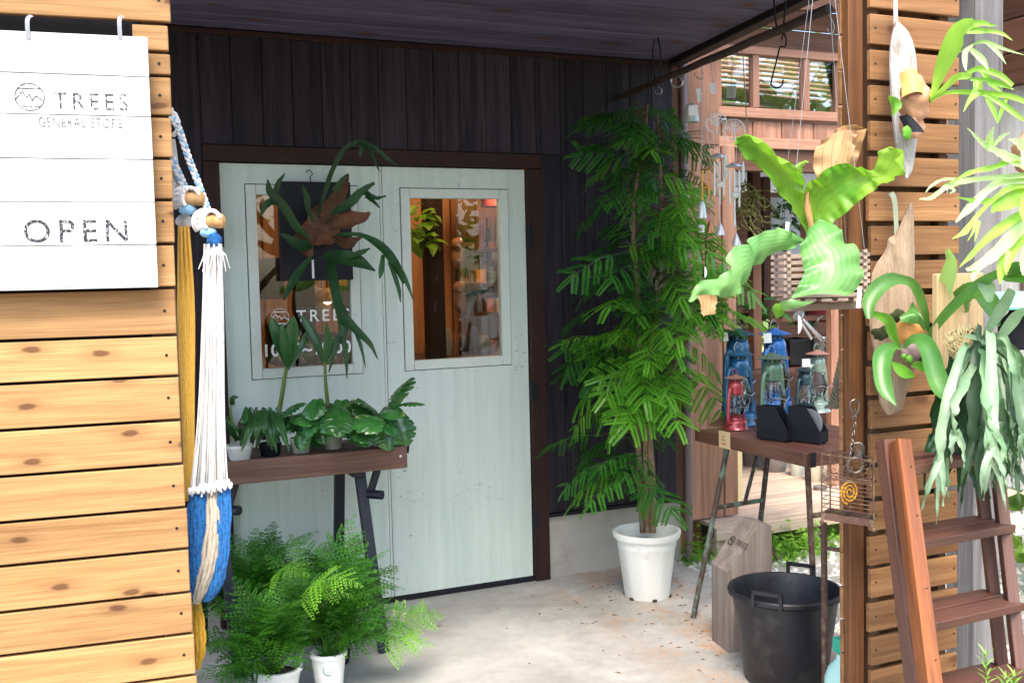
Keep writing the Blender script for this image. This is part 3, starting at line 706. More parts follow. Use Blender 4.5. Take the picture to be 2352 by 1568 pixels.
# ------------------------------------------------------------------ hammock chair bundled against the screen edge
hm = thing('hammock_chair', 'rope hammock chair with blue and mustard seat bundled up beside the honey screen', 'hammock chair', PD(450, 900, 2.85))
M_cordw = plain('white_cotton_cord', (0.72, 0.70, 0.68), 0.9, var=0.15, vs=90, bump=0.4)
M_cordy = plain('mustard_cotton_cord', (0.72, 0.42, 0.07), 0.9, var=0.25, vs=90, bump=0.4)
M_blue = plain('bright_blue_cotton', (0.012, 0.15, 0.44), 0.9, var=0.6, vs=120, bump=1.0, dirt=(0.006, 0.06, 0.22), dl=(0.52, 0.62))
M_cream = plain('cream_cotton', (0.42, 0.37, 0.29), 0.9, var=0.3, vs=110, bump=0.8)
M_must = plain('mustard_cotton', (0.55, 0.30, 0.02), 0.9, var=0.25, vs=110, bump=0.8)
M_lblue = plain('pale_blue_cotton', (0.25, 0.48, 0.68), 0.9, var=0.2, vs=90, bump=0.5)
M_tog = wood('pale_toggle_wood', (0.48, 0.27, 0.10), (0.60, 0.38, 0.18), tint=0.1, axis=2)
def braid(name, pix, wpx, mats, par, turns=9):
    P = [PD(*p) for p in catmull(pix, 60)]; r = wpx * MPX(pix[0][2])
    for s_ in range(3):
        g = MB(); pts = []
        for i, p in enumerate(P):
            a = i / 59 * turns * 6.28 + s_ * 2.094; pts.append(p + CX * (math.cos(a) * r) + V((0, -1, 0)) * (math.sin(2 * a) * r * 0.5))
        g.tube(pts, r * 0.72, 7); g.build(name, mats[s_ % len(mats)], par)
braid('braided_rope', [(389, 250, 2.83), (398, 275, 2.80), (412, 300, 2.80), (432, 360, 2.80), (455, 420, 2.80), (476, 478, 2.80)], 5.5, [M_cordw, M_lblue, M_cordw], hm)
braid('braided_rope', [(394, 365, 2.83), (408, 395, 2.82), (425, 432, 2.82), (440, 465, 2.82)], 6, [M_cordw, M_cordw, M_lblue], hm, 4)
for k in range(7):
    g = MB(); g.tube([PD(*p) for p in catmull([(393 + k * 1.3, 320, 2.84), (395 + k * 2.5, 390, 2.83), (402 + k * 3.2, 460, 2.83)], 10)], 0.0022, 6); g.build('cord', M_cordw, hm)
g = MB(); g.tube([PD(*p) for p in ((392, 255, 2.82), (402, 262, 2.81), (410, 280, 2.80), (408, 298, 2.80), (398, 312, 2.81))], 0.006, 8); g.build('rope_loop', M_cordw, hm)
for (x, y, d) in ((445, 456, 2.79), (493, 508, 2.74)):
    g = MB(); rot = frame((0, 0, 0), CX + CU * 0.03, CU).to_3x3() @ Matrix.Rotation(R(90), 3, 'Y')
    c = PD(x, y, d); u = MPX(d)
    prof = [(0.2, -26), (9, -25), (15, -21), (17.5, -13), (16.5, -4), (16.5, 4), (17.5, 13), (15, 20), (8, 24), (0.2, 25)]
    g.lathe(c, [(a * u, b * u) for a, b in prof], 20, rot); g.build('wooden_toggle', M_tog, hm)
    g = MB()
    for j in range(5):                                  # cord lashed over the toggle end
        pts = []
        for k in range(16):
            a = math.pi * (-0.28 + 1.18 * k / 15); q = c + CX * ((-9 - 3 * j) * u) + (CX * -math.cos(a) * (19 + 2 * j) + CU * math.sin(a) * (23 + j)) * u - V((0, 1, 0)) * (0.020 - 0.010 * j)
            pts.append(q + CF * (0.002 * math.sin(k * 3 + j)))
        g.tube(pts, 0.0056, 7)
    g.build('lashing', M_cordw, hm)
    g = MB(); g.ball(c - CX * 14 * u - CU * 26 * u, 17 * u, 12, (1.1, 0.8, 0.75), 0.15); g.build('knot', M_lblue, hm)
g = MB(); g.ball(PD(424, 508, 2.83), 17 * MPX(2.83), 12, (1.1, 0.9, 1.0), 0.2); g.build('knot', M_cordw, hm)
g = MB(); g.ball(PD(493, 552, 2.74), 15 * MPX(2.74), 12, (1.1, 0.9, 1.1), 0.3); g.build('knot', M_blue, hm)
g = MB()
for k in range(9):
    g.tube([PD(486, 560, 2.75), PD(470 + k * 6, 585, 2.74 - 0.004 * k), PD(456 + k * 9, 618 + 6 * math.sin(k * 2), 2.73)], [0.003, 0.002, 0.001], 5)
g.build('tassel', M_cordw, hm)
for k in range(20):                                      # hanging cords
    t = (k + 0.35 * math.sin(k * 5.1)) / 19
    g = MB(); o = 6 * math.sin(k * 2.3)
    pix = [(470 + 38 * t, 560, 2.75 + 0.02 * math.sin(k)), (466 + 46 * t, 720, 2.76 + 0.02 * math.sin(k * 3)), (456 + 58 * t, 950, 2.78 + 0.02 * math.sin(k * 2)), (438 + 84 * t, 1135 + o, 2.80 + 0.02 * math.sin(k * 5))]
    g.tube([PD(*p) for p in catmull(pix, 16)], 0.0026, 6); g.build('cord', M_cordw, hm)
for k in range(19):
    t = k / 18; g = MB()
    pix = [(411 + 22 * t, 520, 2.80 + 0.015 * math.sin(k)), (409 + 36 * t, 700, 2.81), (409 + 36 * t, 900, 2.81 + 0.015 * math.sin(k * 3)), (426 + 18 * t, 1150, 2.83)]
    g.tube([PD(*p) for p in catmull(pix, 14)], 0.0029, 6); g.build('cord', M_cordy, hm)
def roll(name, mat, pix, ws, n=5, d=0.0):
    """a fold of knitted cloth: a bundle of thick twisted strands"""
    base = catmull([tuple(p) + (w,) for p, w in zip(pix, ws)], 26)
    for s_ in range(n):
        g = MB(); pts = []; rs = []
        for i, q in enumerate(base):
            u = MPX(q[2]); w = q[3] * u
            off = (s_ / max(1, n - 1) - 0.5) + 0.05 * math.sin(i * 1.1 + s_ * 2.2)
            pts.append(PD(*q[:3]) + CX * (off * w * 0.85) + V((0, -1, 0)) * (0.25 * w * math.cos(off * 3.0)))
            rs.append(w / n * 0.72 * (1 + 0.14 * math.sin(i * 2.4 + s_ * 2)))
        g.tube(pts, rs, 8); g.build(name, mat, hm)
roll('seat_fold', M_blue, [(455, 1128, 2.80), (452, 1200, 2.79), (450, 1290, 2.79), (446, 1345, 2.80), (446, 1380, 2.81)], [40, 44, 40, 30, 14], 6)
roll('seat_fold', M_cream, [(487, 1125, 2.80), (490, 1200, 2.78), (480, 1290, 2.78), (463, 1350, 2.79), (450, 1385, 2.80)], [22, 28, 32, 26, 14], 4)
roll('seat_fold', M_blue, [(515, 1105, 2.80), (514, 1200, 2.78), (508, 1290, 2.78), (494, 1345, 2.79), (474, 1380, 2.80)], [28, 30, 28, 28, 14], 5)
roll('seat_fold', M_must, [(452, 1370, 2.84), (455, 1430, 2.84), (457, 1490, 2.84), (452, 1535, 2.85)], [12, 26, 26, 12], 4)
g = MB()
for k in range(16): g.ball(PD(436 + k * 6.2, 1128 - k * 1.2 + 5 * math.sin(k * 3), 2.775), 0.006, 6, (1, 1, 1.6), 0.3)
g.build('fringe', M_cordw, hm)

# ------------------------------------------------------------------ leaves for plants
M_fern = leaf('fern_green', (0.030, 0.14, 0.016), (0.085, 0.27, 0.03), trans=0.35, tint=0.9)
M_fernl = leaf('young_fern_green', (0.13, 0.33, 0.03), (0.20, 0.45, 0.05), trans=0.4, tint=0.4)
M_stem = plain('green_stem', (0.10, 0.16, 0.03), 0.5)
M_rib = plain('pale_rib', (0.13, 0.22, 0.05), 0.5)
M_soil = plain('potting_soil', (0.05, 0.035, 0.022), 0.95, var=0.4, vs=60, bump=0.6)
M_potw = plain('white_plastic_pot', (0.72, 0.75, 0.74), 0.35, var=0.05, dirt=(0.5, 0.45, 0.38), dl=(0.62, 0.9))
M_potc = plain('cream_pot', (0.55, 0.58, 0.52), 0.4, var=0.06)
def pinnate(mb, a, b, up, n, w, taper=0.35, droop=0.0, lw=0.5, tip=True):
    """one row of leaflets either side of a rib from a to b"""
    a, b = V(a), V(b); t = b - a; L = t.length; t.normalize(); s_ = t.cross(V(up)).normalized(); nn = s_.cross(t)
    for i in range(n):
        f = (i + 0.6) / n; p = a + t * (L * f) - nn * (droop * L * f * f)
        ww = w * (1 - (1 - taper) * f ** 2.2) * (0.55 + 0.45 * min(1, f * 5)); st = L / n * lw
        for sg_ in (1, -1):
            e = p + s_ * (sg_ * ww) + t * ww * 0.35 - nn * ww * 0.12
            m_ = (p + e) / 2
            mb.add([p - t * st * 0.35, m_ - t * st * 0.75 + nn * 0.001, e, m_ + t * st * 0.85 + nn * 0.001], [(0, 1, 2, 3)] if sg_ > 0 else [(3, 2, 1, 0)])
def fern_frond_mesh(seed, mat, L=0.42):
    rnd = random.Random(seed); mb = MB(); P = [V((0, 0, 0))]
    n = 12
    pts = []
    b1, b2 = rnd.uniform(-0.10, 0.10), rnd.uniform(0.45, 0.8)
    for i in range(n + 1):
        f = i / n; pts.append(V((L * (f - 0.16 * f ** 3), L * b1 * f * f, L * (0.42 * f - b2 * f ** 2.3 * 0.72))))
    mb.tube(pts, [0.0018, 0.0007], 4)
    for i in range(3, n + 1):
        f = i / n; p = pts[i]; t = (pts[i] - pts[i - 1]).normalized()
        w = L * 0.34 * (1 - ((f - 0.22) / 0.80) ** 1.5) if f > 0.22 else L * 0.34
        w = max(w, 0.012) * rnd.uniform(0.8, 1.1)
        for sg_ in (1, -1):
            d = (V((0, sg_, 0)) + t * 0.55 + V((0, 0, -0.22 + rnd.uniform(-0.35, 0.35)))).normalized()
            pinnate(mb, p, p + d * w, V((rnd.uniform(-.3, .3), rnd.uniform(-.3, .3), 1)) + t * 0.2, max(4, int(w / 0.0150)), max(0.009, w * 0.175), 0.25, 0.15, 0.60)
    me_o = mb.build('frond', mat, None, smooth=False); me = me_o.data; bpy.data.objects.remove(me_o); return me
ferns = [fern_frond_mesh(s_, M_fern, L) for s_, L in ((1, 0.40), (2, 0.46), (3, 0.34), (6, 0.42), (7, 0.38), (9, 0.44))]
fernsl = [fern_frond_mesh(5, M_fernl, 0.36)]
def aim(p, az, el, roll=0.0, s=1.0):
    return Matrix.Translation(p) @ Matrix.Rotation(az, 4, 'Z') @ Matrix.Rotation(-el, 4, 'Y') @ Matrix.Rotation(roll, 4, 'X') @ Matrix.Scale(s, 4)
def potmesh(g, c, r0, r1, h, n=28, lip=0.006, wall=0.004):
    g.lathe(c, [(r0 * 0.96, 0.0), (r0, 0.004), (r1, h - 0.016), (r1 + lip, h - 0.015), (r1 + lip, h - 0.001), (r1 + lip - 0.002, h), (r1 - wall, h), (r1 - wall - 0.001, h - 0.03), (r0 * 0.5, h - 0.031)], n)
def potted_fern(label, c, r0, r1, h, nf, seed, spread=1.0, els=(0.25, 1.25), sc=(0.85, 1.15), bias=None, mat=None, avoid=None):
    rnd = random.Random(seed); c = V(c)
    t = thing('potted_fern', label, 'fern', c, 'leafy ferns in white pots on the porch floor')
    g = MB(); potmesh(g, c, r0, r1, h); g.build('pot', mat or M_potw, t)
    g = MB(); g.lathe(c + V((0, 0, h - 0.03)), [(r1 - 0.006, 0), (r1 * 0.5, 0.008), (0.002, 0.012)], 20, cap=False); g.build('soil', M_soil, t)
    for k in range(nf):
        az = k * 2.399 + rnd.uniform(-0.3, 0.3); el = rnd.uniform(*els)
        if bias and rnd.random() < 0.4: az = bias + rnd.gauss(0, 0.5)
        if avoid is not None:
            d = (V(avoid) - c); da = (az - math.atan2(d.y, d.x) + math.pi) % (2 * math.pi) - math.pi
            if abs(da) < 0.9 and el < 1.0: continue
        q = c + V((math.cos(az) * r1 * 0.4 * rnd.random(), math.sin(az) * r1 * 0.4 * rnd.random(), h - 0.015))
        inst('frond', rnd.choice(ferns), t, aim(q, az, el, rnd.uniform(-0.35, 0.35), rnd.uniform(*sc)))
    return t
pa, pb = PZ(640, 1612, 0), PZ(757, 1590, 0)
potted_fern('bushy fern in white pot, cut by the bottom edge, beside the stamped pot', pa, 0.062, 0.088, 0.14, 84, 3, els=(0.1, 1.35), sc=(0.62, 1.02), avoid=pb + V((0.05, -0.15, 0)))
pf = potted_fern('bushy fern in white pot with a round green stamp, under the plant table', pb, 0.050, 0.066, 0.165, 84, 4, els=(0.25, 1.4), sc=(0.7, 1.1), avoid=pb + V((-0.25, -0.6, 0)))
pc = PZ(585, 1500, 0) + V((0.02, 0.10, 0))
potted_fern('bushy fern in white pot deepest under the plant table by the door', pc, 0.055, 0.07, 0.15, 60, 8, els=(0.3, 1.4), sc=(0.75, 1.15))
pd_ = pb + V((0.10, 0.30, 0))
potted_fern('tall fern in black pot directly under the right trestle', pd_, 0.055, 0.07, 0.15, 56, 9, els=(0.5, 1.45), sc=(0.85, 1.2), mat=M_black)
for (x, y, az, el, s_) in ((860, 1470, -0.05, 0.25, 0.95), (850, 1500, -0.5, 0.2, 0.8)):
    inst('frond', fernsl[0], pf, aim(PD(x, y, 3.95), az, el, 0.6, s_))
for (x, y, az, el, s_) in ((690, 1370, -0.9, 0.35, 0.9), (620, 1340, -1.2, 0.4, 0.8), (660, 1400, -0.5, 0.3, 0.8)):
    inst('frond', fernsl[0], pf, aim(PD(x, y, 3.75), az, el, 0.3, s_))
# the stamp on the pot: a ring and small strokes wrapped on its front
M_stamp = plain('green_stamp_ink', (0.01, 0.16, 0.13), 0.6)
def potring(parent, c, r, h, zc, ang, rr):
    def on(u, v): 
        z = zc + v; rad = r + 0.0012; a = ang + u / rad
        return V((c.x + rad * math.cos(a), c.y + rad * math.sin(a), z))
    g = MB()
    for a0, a1 in ((0.5, 5.2),):
        pts = [on(rr * math.cos(a0 + (a1 - a0) * k / 24), rr * math.sin(a0 + (a1 - a0) * k / 24)) for k in range(25)]
        g.tube(pts, 0.0014, 5)
    for k in range(5):
        u = -0.008 + k * 0.007; g.tube([on(u, 0.007), on(u + 0.004, 0.012), on(u + 0.003, 0.005)], 0.0008, 4)
        g.tube([on(u, -0.010), on(u + 0.003, -0.006)], 0.0008, 4)
    g.build('stamp', M_stamp, parent)
_ang = math.atan2(-pb.y, -pb.x)
potring(pf, pb, 0.0605, 0.165, 0.112, _ang, 0.021)

# ------------------------------------------------------------------ plant table on two trestles
M_tab = wood('worn_red_brown_table_wood', (0.085, 0.042, 0.030), (0.18, 0.10, 0.075), tint=0.1, blotch=0.5, bl=(0.24, 0.19, 0.17), rough=0.7)
TY = 4.18
ta, tb = PY(935, 1024, TY), PY(935, 1074, TY); txr = ta.x
tz1, tz0 = ta.z, tb.z
table = thing('plant_table', 'long wooden plant table with raised rim on black trestles before the door', 'table', (0.95, 4.4, 0))
board('front_rail', table, M_tab, (txr - 0.5, TY + 0.011, (tz0 + tz1) / 2), (1, 0, 0), (0, 0, 1), 1.0, tz1 - tz0, 0.022, 0.003)
board('end_rail', table, M_tab, (txr - 0.011, TY + 0.024 + 0.19, (tz0 + tz1) / 2 - 0.005), (0, 1, 0), (0, 0, 1), 0.38, tz1 - tz0 - 0.012, 0.02, 0.003)
for k in range(3): board('tabletop_board', table, M_tab, (txr - 0.51, TY + 0.09 + k * 0.128, tz1 - 0.024), (1, 0, 0), (0, 1, 0), 0.96, 0.124, 0.022)
g = MB(); g.tube([PD(918, 1022, 4.55), PD(932, 1012, 4.58), PD(938, 1022, 4.6), PD(936, 1040, 4.6)], 0.006, 8); g.build('handle', M_black, table)
g = MB(); g.lathe((txr - 0.03, TY - 0.0005, (tz0 + tz1) / 2 + 0.006), [(0.006, -0.001), (0.006, 0.002), (0.003, 0.003)], 12, Matrix.Rotation(R(90), 3, 'X')); g.build('screw', plain('bright_screw', (0.5, 0.5, 0.5), 0.3, 0.9), table)
M_tres = plain('black_trestle_paint', (0.010, 0.013, 0.024), 0.4, var=0.2, spec=0.3)
tt = tz0 - 0.004
for k, xx in enumerate((txr - 0.20, txr - 0.80)):
    tr = thing('trestle', ('black steel trestle under the right end of the plant table', 'black steel trestle under the left end of the plant table')[k], 'trestle', (xx, 4.38, 0), 'black trestles under the plant table')
    def leg(dy, x0, x1):
        a, b = V((xx + x1, 4.38 + dy, 0)), V((xx + x0, 4.38 + dy * 0.35, tt - 0.02))
        d = (b - a).normalized(); board('leg', tr, M_tres, (a + b) / 2, d, (1, 0, 0), (b - a).length, 0.045, 0.03)
    leg(-0.235, 0.02, 0.06); leg(-0.235, 0.02 - 0.0, -0.0) if False else None
    leg(0.20, -0.03, -0.03)
    board('top_bar', tr, M_tres, (xx, 4.38, tt - 0.012), (0, 1, 0), (1, 0, 0), 0.30, 0.06, 0.024)
    board('cross_bar', tr, M_tres, (xx + 0.0, 4.38, 0.33), (0, 1, 0), (0, 0, 1), 0.31, 0.03, 0.012)
    board('lock_arm', tr, M_tres, (xx + 0.075, 4.27, tt - 0.055), (0.35, 0, 1), (0, 1, 0), 0.10, 0.02, 0.03)
    g = MB(); g.tube([(xx + 0.05, 4.27, tt - 0.11), (xx + 0.095, 4.22, tt - 0.11)], 0.02, 14); g.build('lock_knob', M_tres, tr)

# plants standing on the table
M_mon = leaf('split_leaf_green', (0.018, 0.095, 0.022), (0.045, 0.17, 0.035), rough=0.22, trans=0.12, tint=0.5, vein=0.25, nv=1, vc=(0.07, 0.2, 0.06), spec=0.6)
M_dark = leaf('dark_plant_green', (0.015, 0.07, 0.018), (0.035, 0.12, 0.03), rough=0.35, trans=0.15, tint=0.5)
def monstera_mesh(seed, L=0.13):
    """heart shaped blade cut by deep rounded notches"""
    rnd = random.Random(seed); mb = MB(); n = 44; nl = 4 + seed % 2; ph0 = rnd.uniform(-0.1, 0.1)
    for sg_ in (1, -1):
        rows = []; k0 = ph0 + sg_ * 0.06
        for i in range(n + 1):
            f = i / n; W = L * 0.47 * max(0.0, math.sin(math.pi * (0.10 + 0.90 * f))) ** 0.62
            c_ = max(0.0, math.cos(6.2832 * nl * (f + k0)))
            hw = W * (1 - (0.62 if 0.12 < f < 0.93 else 0.0) * c_ ** 5); row = []
            for j in range(6):
                q = j / 5; sw = q * q
                x = L * f + 0.34 * W * sw * (1 - f) - L * 0.16 * q * max(0, 0.16 - f) / 0.16
                z = -0.30 * L * f * f - 0.22 * W * sw + 0.07 * W * math.sin(q * 3.1) + 0.035 * W * q * math.cos(6.2832 * nl * (f + k0))
                row.append(V((x, sg_ * hw * q, z)))
            rows.append(row if sg_ > 0 else row[::-1])
        mb.grid(rows)
    o = mb.build('leaf', M_mon, None, sharp=0); me = o.data; bpy.data.objects.remove(o); return me
mons = [monstera_mesh(s_, L) for s_, L in ((1, 0.165), (2, 0.19), (3, 0.15))]
tsurf = tz1 - 0.012
def table_pot(c, r0, r1, h, mat, t):
    g = MB(); potmesh(g, c, r0, r1, h, 24, 0.002, 0.003); g.build('pot', mat, t)
    g = MB(); g.lathe(V(c) + V((0, 0, h - 0.02)), [(r1 - 0.005, 0), (0.002, 0.004)], 16, cap=False); g.build('soil', M_soil, t)
def onT(px, Y): p = PY(px, 1000, Y); return V((p.x, Y, tsurf))
def monstera(label, c, pr_, ph, leaves, seed, mat=M_potc):
    rnd = random.Random(seed); t = thing('potted_monstera', label, 'potted plant', c, 'split leaved plants along the table'); table_pot(c, pr_ * 0.78, pr_, ph, mat, t)
    top = c + V((0, 0, ph - 0.01))
    for (px, py, D, az, el, s_) in leaves:
        q = PD(px, py, D); g = MB()
        mid = (top + q) / 2 + V((0, 0, 0.04)); g.tube([V(p) for p in catmull([top + V((rnd.uniform(-0.01, 0.01), 0, 0)), mid, q], 8)], [0.003, 0.002], 6); g.build('stem', M_stem, t)
        inst('leaf', mons[rnd.randrange(3)], t, aim(q, az, el, rnd.uniform(-0.4, 0.4), s_))
    return t
def lv(x0, x1, y0, y1, n, D0, D1, seed, s0=0.8, s1=1.15):
    rnd = random.Random(seed); out = []
    for _ in range(n):
        x = rnd.uniform(x0, x1); az = R(-115) + (x - (x0 + x1) / 2) / (x1 - x0) * 1.8 + rnd.gauss(0, 0.35)
        out.append((x, rnd.uniform(y0, y1), rnd.uniform(D0, D1), az, rnd.uniform(-0.9, 0.1), rnd.uniform(s0, s1)))
    return out
monstera('split leaved plant in cream pot with a small square tag, second from left on table', onT(690, 4.33), 0.043, 0.065, lv(655, 730, 945, 985, 10, 4.25, 4.45, 1, 0.5, 0.7), 1)
monstera('largest split leaved plant in cream pot at the middle of the table', onT(765, 4.36), 0.043, 0.075, lv(690, 830, 915, 980, 24, 4.2, 4.55, 2, 0.55, 0.85), 2)
monstera('split leaved plant with one raised leaf in white pot at table right end', onT(872, 4.33), 0.046, 0.08,
         lv(830, 900, 925, 990, 12, 4.3, 4.55, 3, 0.5, 0.75) + [(898, 938, 4.55, R(-60), 1.15, 0.95), (905, 945, 4.45, R(-70), -0.9, 0.95), (915, 930, 4.5, R(-30), 0.3, 0.7), (885, 960, 4.4, R(-85), -0.8, 0.8)], 3, M_potw)
def strap_leaf(px, ws, mat, t, name='leaf', **k):
    g = MB(); g.strap(px, ws, **k); return g.build(name, mat, t)
# aloe like plant in the left pot, leafy dark plant beside it
c = onT(549, 4.30); t = thing('potted_plant', 'curling thin plant in cream pot at left end of the table', 'potted plant', c); table_pot(c, 0.042, 0.052, 0.062, M_potc, t)
for pix, w in (([(545, 1012, 4.28), (530, 985, 4.24), (522, 955, 4.22)], 14), ([(552, 1012, 4.28), (550, 990, 4.2), (520, 965, 4.18)], 12), ([(556, 1010, 4.28), (570, 990, 4.2), (590, 975, 4.2)], 12), ([(545, 1010, 4.3), (530, 950, 4.3), (535, 918, 4.3)], 7), ([(533, 930, 4.3), (536, 915, 4.28), (548, 912, 4.26)], 14)):
    strap_leaf(pix, [w * 0.7, w, 2], M_stem if w < 8 else M_dark, t)
c = onT(620, 4.32); t = thing('potted_plant', 'dark drooping leafed plant in black pot before the brown coconut', 'potted plant', c); table_pot(c, 0.04, 0.045, 0.055, M_black, t)
rnd = random.Random(5)
for k in range(24):
    x0, y0 = 605 + rnd.gauss(0, 12), 985; a = rnd.uniform(-1, 1)
    tipx, tipy = 612 + a * 62, rnd.uniform(965, 1040); D = rnd.uniform(4.15, 4.35)
    strap_leaf([(x0, y0, 4.34), ((x0 + tipx) / 2, 955 - rnd.uniform(0, 22), (D + 4.34) / 2), ((x0 + 2 * tipx) / 3, (tipy + 2 * 962) / 3, D), (tipx, tipy, D)], [2, 3, 17, 1.5], M_dark, t, seed=k)
# sprouting coconuts
M_nut = plain('brown_coconut_husk', (0.045, 0.018, 0.016), 0.8, var=0.4, vs=30, bump=0.6)
M_palm = leaf('palm_leaf', (0.012, 0.075, 0.018), (0.028, 0.12, 0.03), rough=0.3, trans=0.15, vein=0.5, nv=6, vc=(0.006, 0.04, 0.01))
c = onT(600, 4.50)
t = thing('sprouting_coconut', 'brown coconut with a leafy palm shoot lying on the table', 'coconut', c)
g = MB(); g.ball(PD(600, 975, 4.62), 0.095, 18, (1.05, 0.75, 0.7), 0.1); g.build('husk', M_nut, t)
g = MB(); g.tube([PD(*p) for p in catmull([(640, 950, 4.6), (648, 905, 4.58), (655, 860, 4.57), (662, 825, 4.56)], 12)], [0.012, 0.007], 10); g.build('shoot', M_stem, t)
for pix, ws in (([(660, 840, 4.56), (645, 790, 4.55), (628, 745, 4.54), (622, 728, 4.54)], [8, 30, 22, 3]), ([(662, 838, 4.56), (668, 790, 4.54), (672, 750, 4.52), (675, 725, 4.52)], [8, 30, 26, 3]), ([(661, 850, 4.56), (690, 800, 4.56), (702, 770, 4.58), (706, 760, 4.58)], [5, 14, 12, 2]), ([(660, 845, 4.56), (655, 800, 4.52), (650, 765, 4.50), (648, 745, 4.5)], [6, 24, 18, 3])):
    strap_leaf(pix, ws, M_palm, t, cup=0.1, m=9)
c = onT(748, 4.52)
t = thing('sprouting_coconut', 'upright palm shoot rising behind the middle split leaved plant', 'coconut', c)
g = MB(); g.ball(PD(752, 955, 4.62), 0.075, 16, (1, 0.8, 0.8), 0.1); g.build('husk', M_nut, t)
g = MB(); g.tube([PD(*p) for p in catmull([(753, 930, 4.6), (748, 880, 4.58), (746, 830, 4.57)], 10)], [0.010, 0.006], 10); g.build('shoot', M_stem, t)
for pix, ws in (([(746, 835, 4.57), (728, 790, 4.55), (705, 745, 4.55), (687, 722, 4.55)], [6, 20, 16, 2]), ([(747, 835, 4.57), (752, 780, 4.54), (750, 740, 4.53)], [6, 18, 2]), ([(746, 840, 4.57), (768, 790, 4.56), (785, 765, 4.56)], [6, 18, 2])):
    strap_leaf(pix, ws, M_palm, t, cup=0.1, m=9)

# ------------------------------------------------------------------ board on the door with a mounted staghorn fern
mb_ = thing('hanging_board', 'black square board hung by a wire hook on the left door', 'board', PY(720, 530, WY - 0.05))
a, b = PY(638, 416, WY - 0.05), PY(812, 642, WY - 0.05)
board('panel', mb_, M_black, ((a.x + b.x) / 2, WY - 0.035, (a.z + b.z) / 2), (1, 0, 0), (0, 0, 1), b.x - a.x, a.z - b.z, 0.03)
g = MB(); g.tube([PY(*p, WY - 0.02) for p in ((714, 418), (712, 408), (718, 400), (712, 390), (702, 394))], 0.0022, 6); g.build('wire_hook', M_black, mb_)
g = MB(); p = PY(703, 694, WY - 0.052); q = PY(716, 632, WY - 0.052)
board('paper_label', mb_, M_print, PY(719, 690 - 72, WY - 0.0525) , (0, 0, 1), (1, 0, 0), 0.085, 0.010, 0.001, 0)
g = MB(); lp = PY(717, 640, WY - 0.052)
M_sd = leaf('dark_staghorn_green', (0.010, 0.045, 0.015), (0.022, 0.078, 0.020), rough=0.55, trans=0.3, tint=0.4)  # dark green of the fern on the door
M_shd = plain('brown_shield_frond', (0.13, 0.05, 0.018), 0.7, var=0.5, vs=8, bump=0.4, dirt=(0.06, 0.03, 0.015))
sd = thing('staghorn_fern', 'dark staghorn fern with brown shield mounted on the black board at the door', 'fern', PY(745, 530, WY - 0.1))
g = MB(); g.ball(PY(745, 520, WY - 0.13), 0.085, 16, (0.9, 0.7, 1.1), 0.35); g.build('shield', M_shd, sd)
for pix, ws in (([(735, 500, 4.6), (770, 470, 4.55), (790, 430, 4.52), (800, 400, 4.5)], [30, 40, 24, 4]), ([(760, 520, 4.6), (800, 510, 4.5), (835, 500, 4.45), (850, 488, 4.44)], [20, 44, 26, 6]), ([(720, 520, 4.6), (700, 560, 4.55), (715, 590, 4.55)], [40, 50, 10]), ([(770, 540, 4.6), (800, 560, 4.5), (830, 545, 4.45)], [20, 34, 4])):
    strap_leaf(pix, ws, M_shd, sd, 'dry_frond', cup=0.35, wave=0.006)
D0 = 4.55
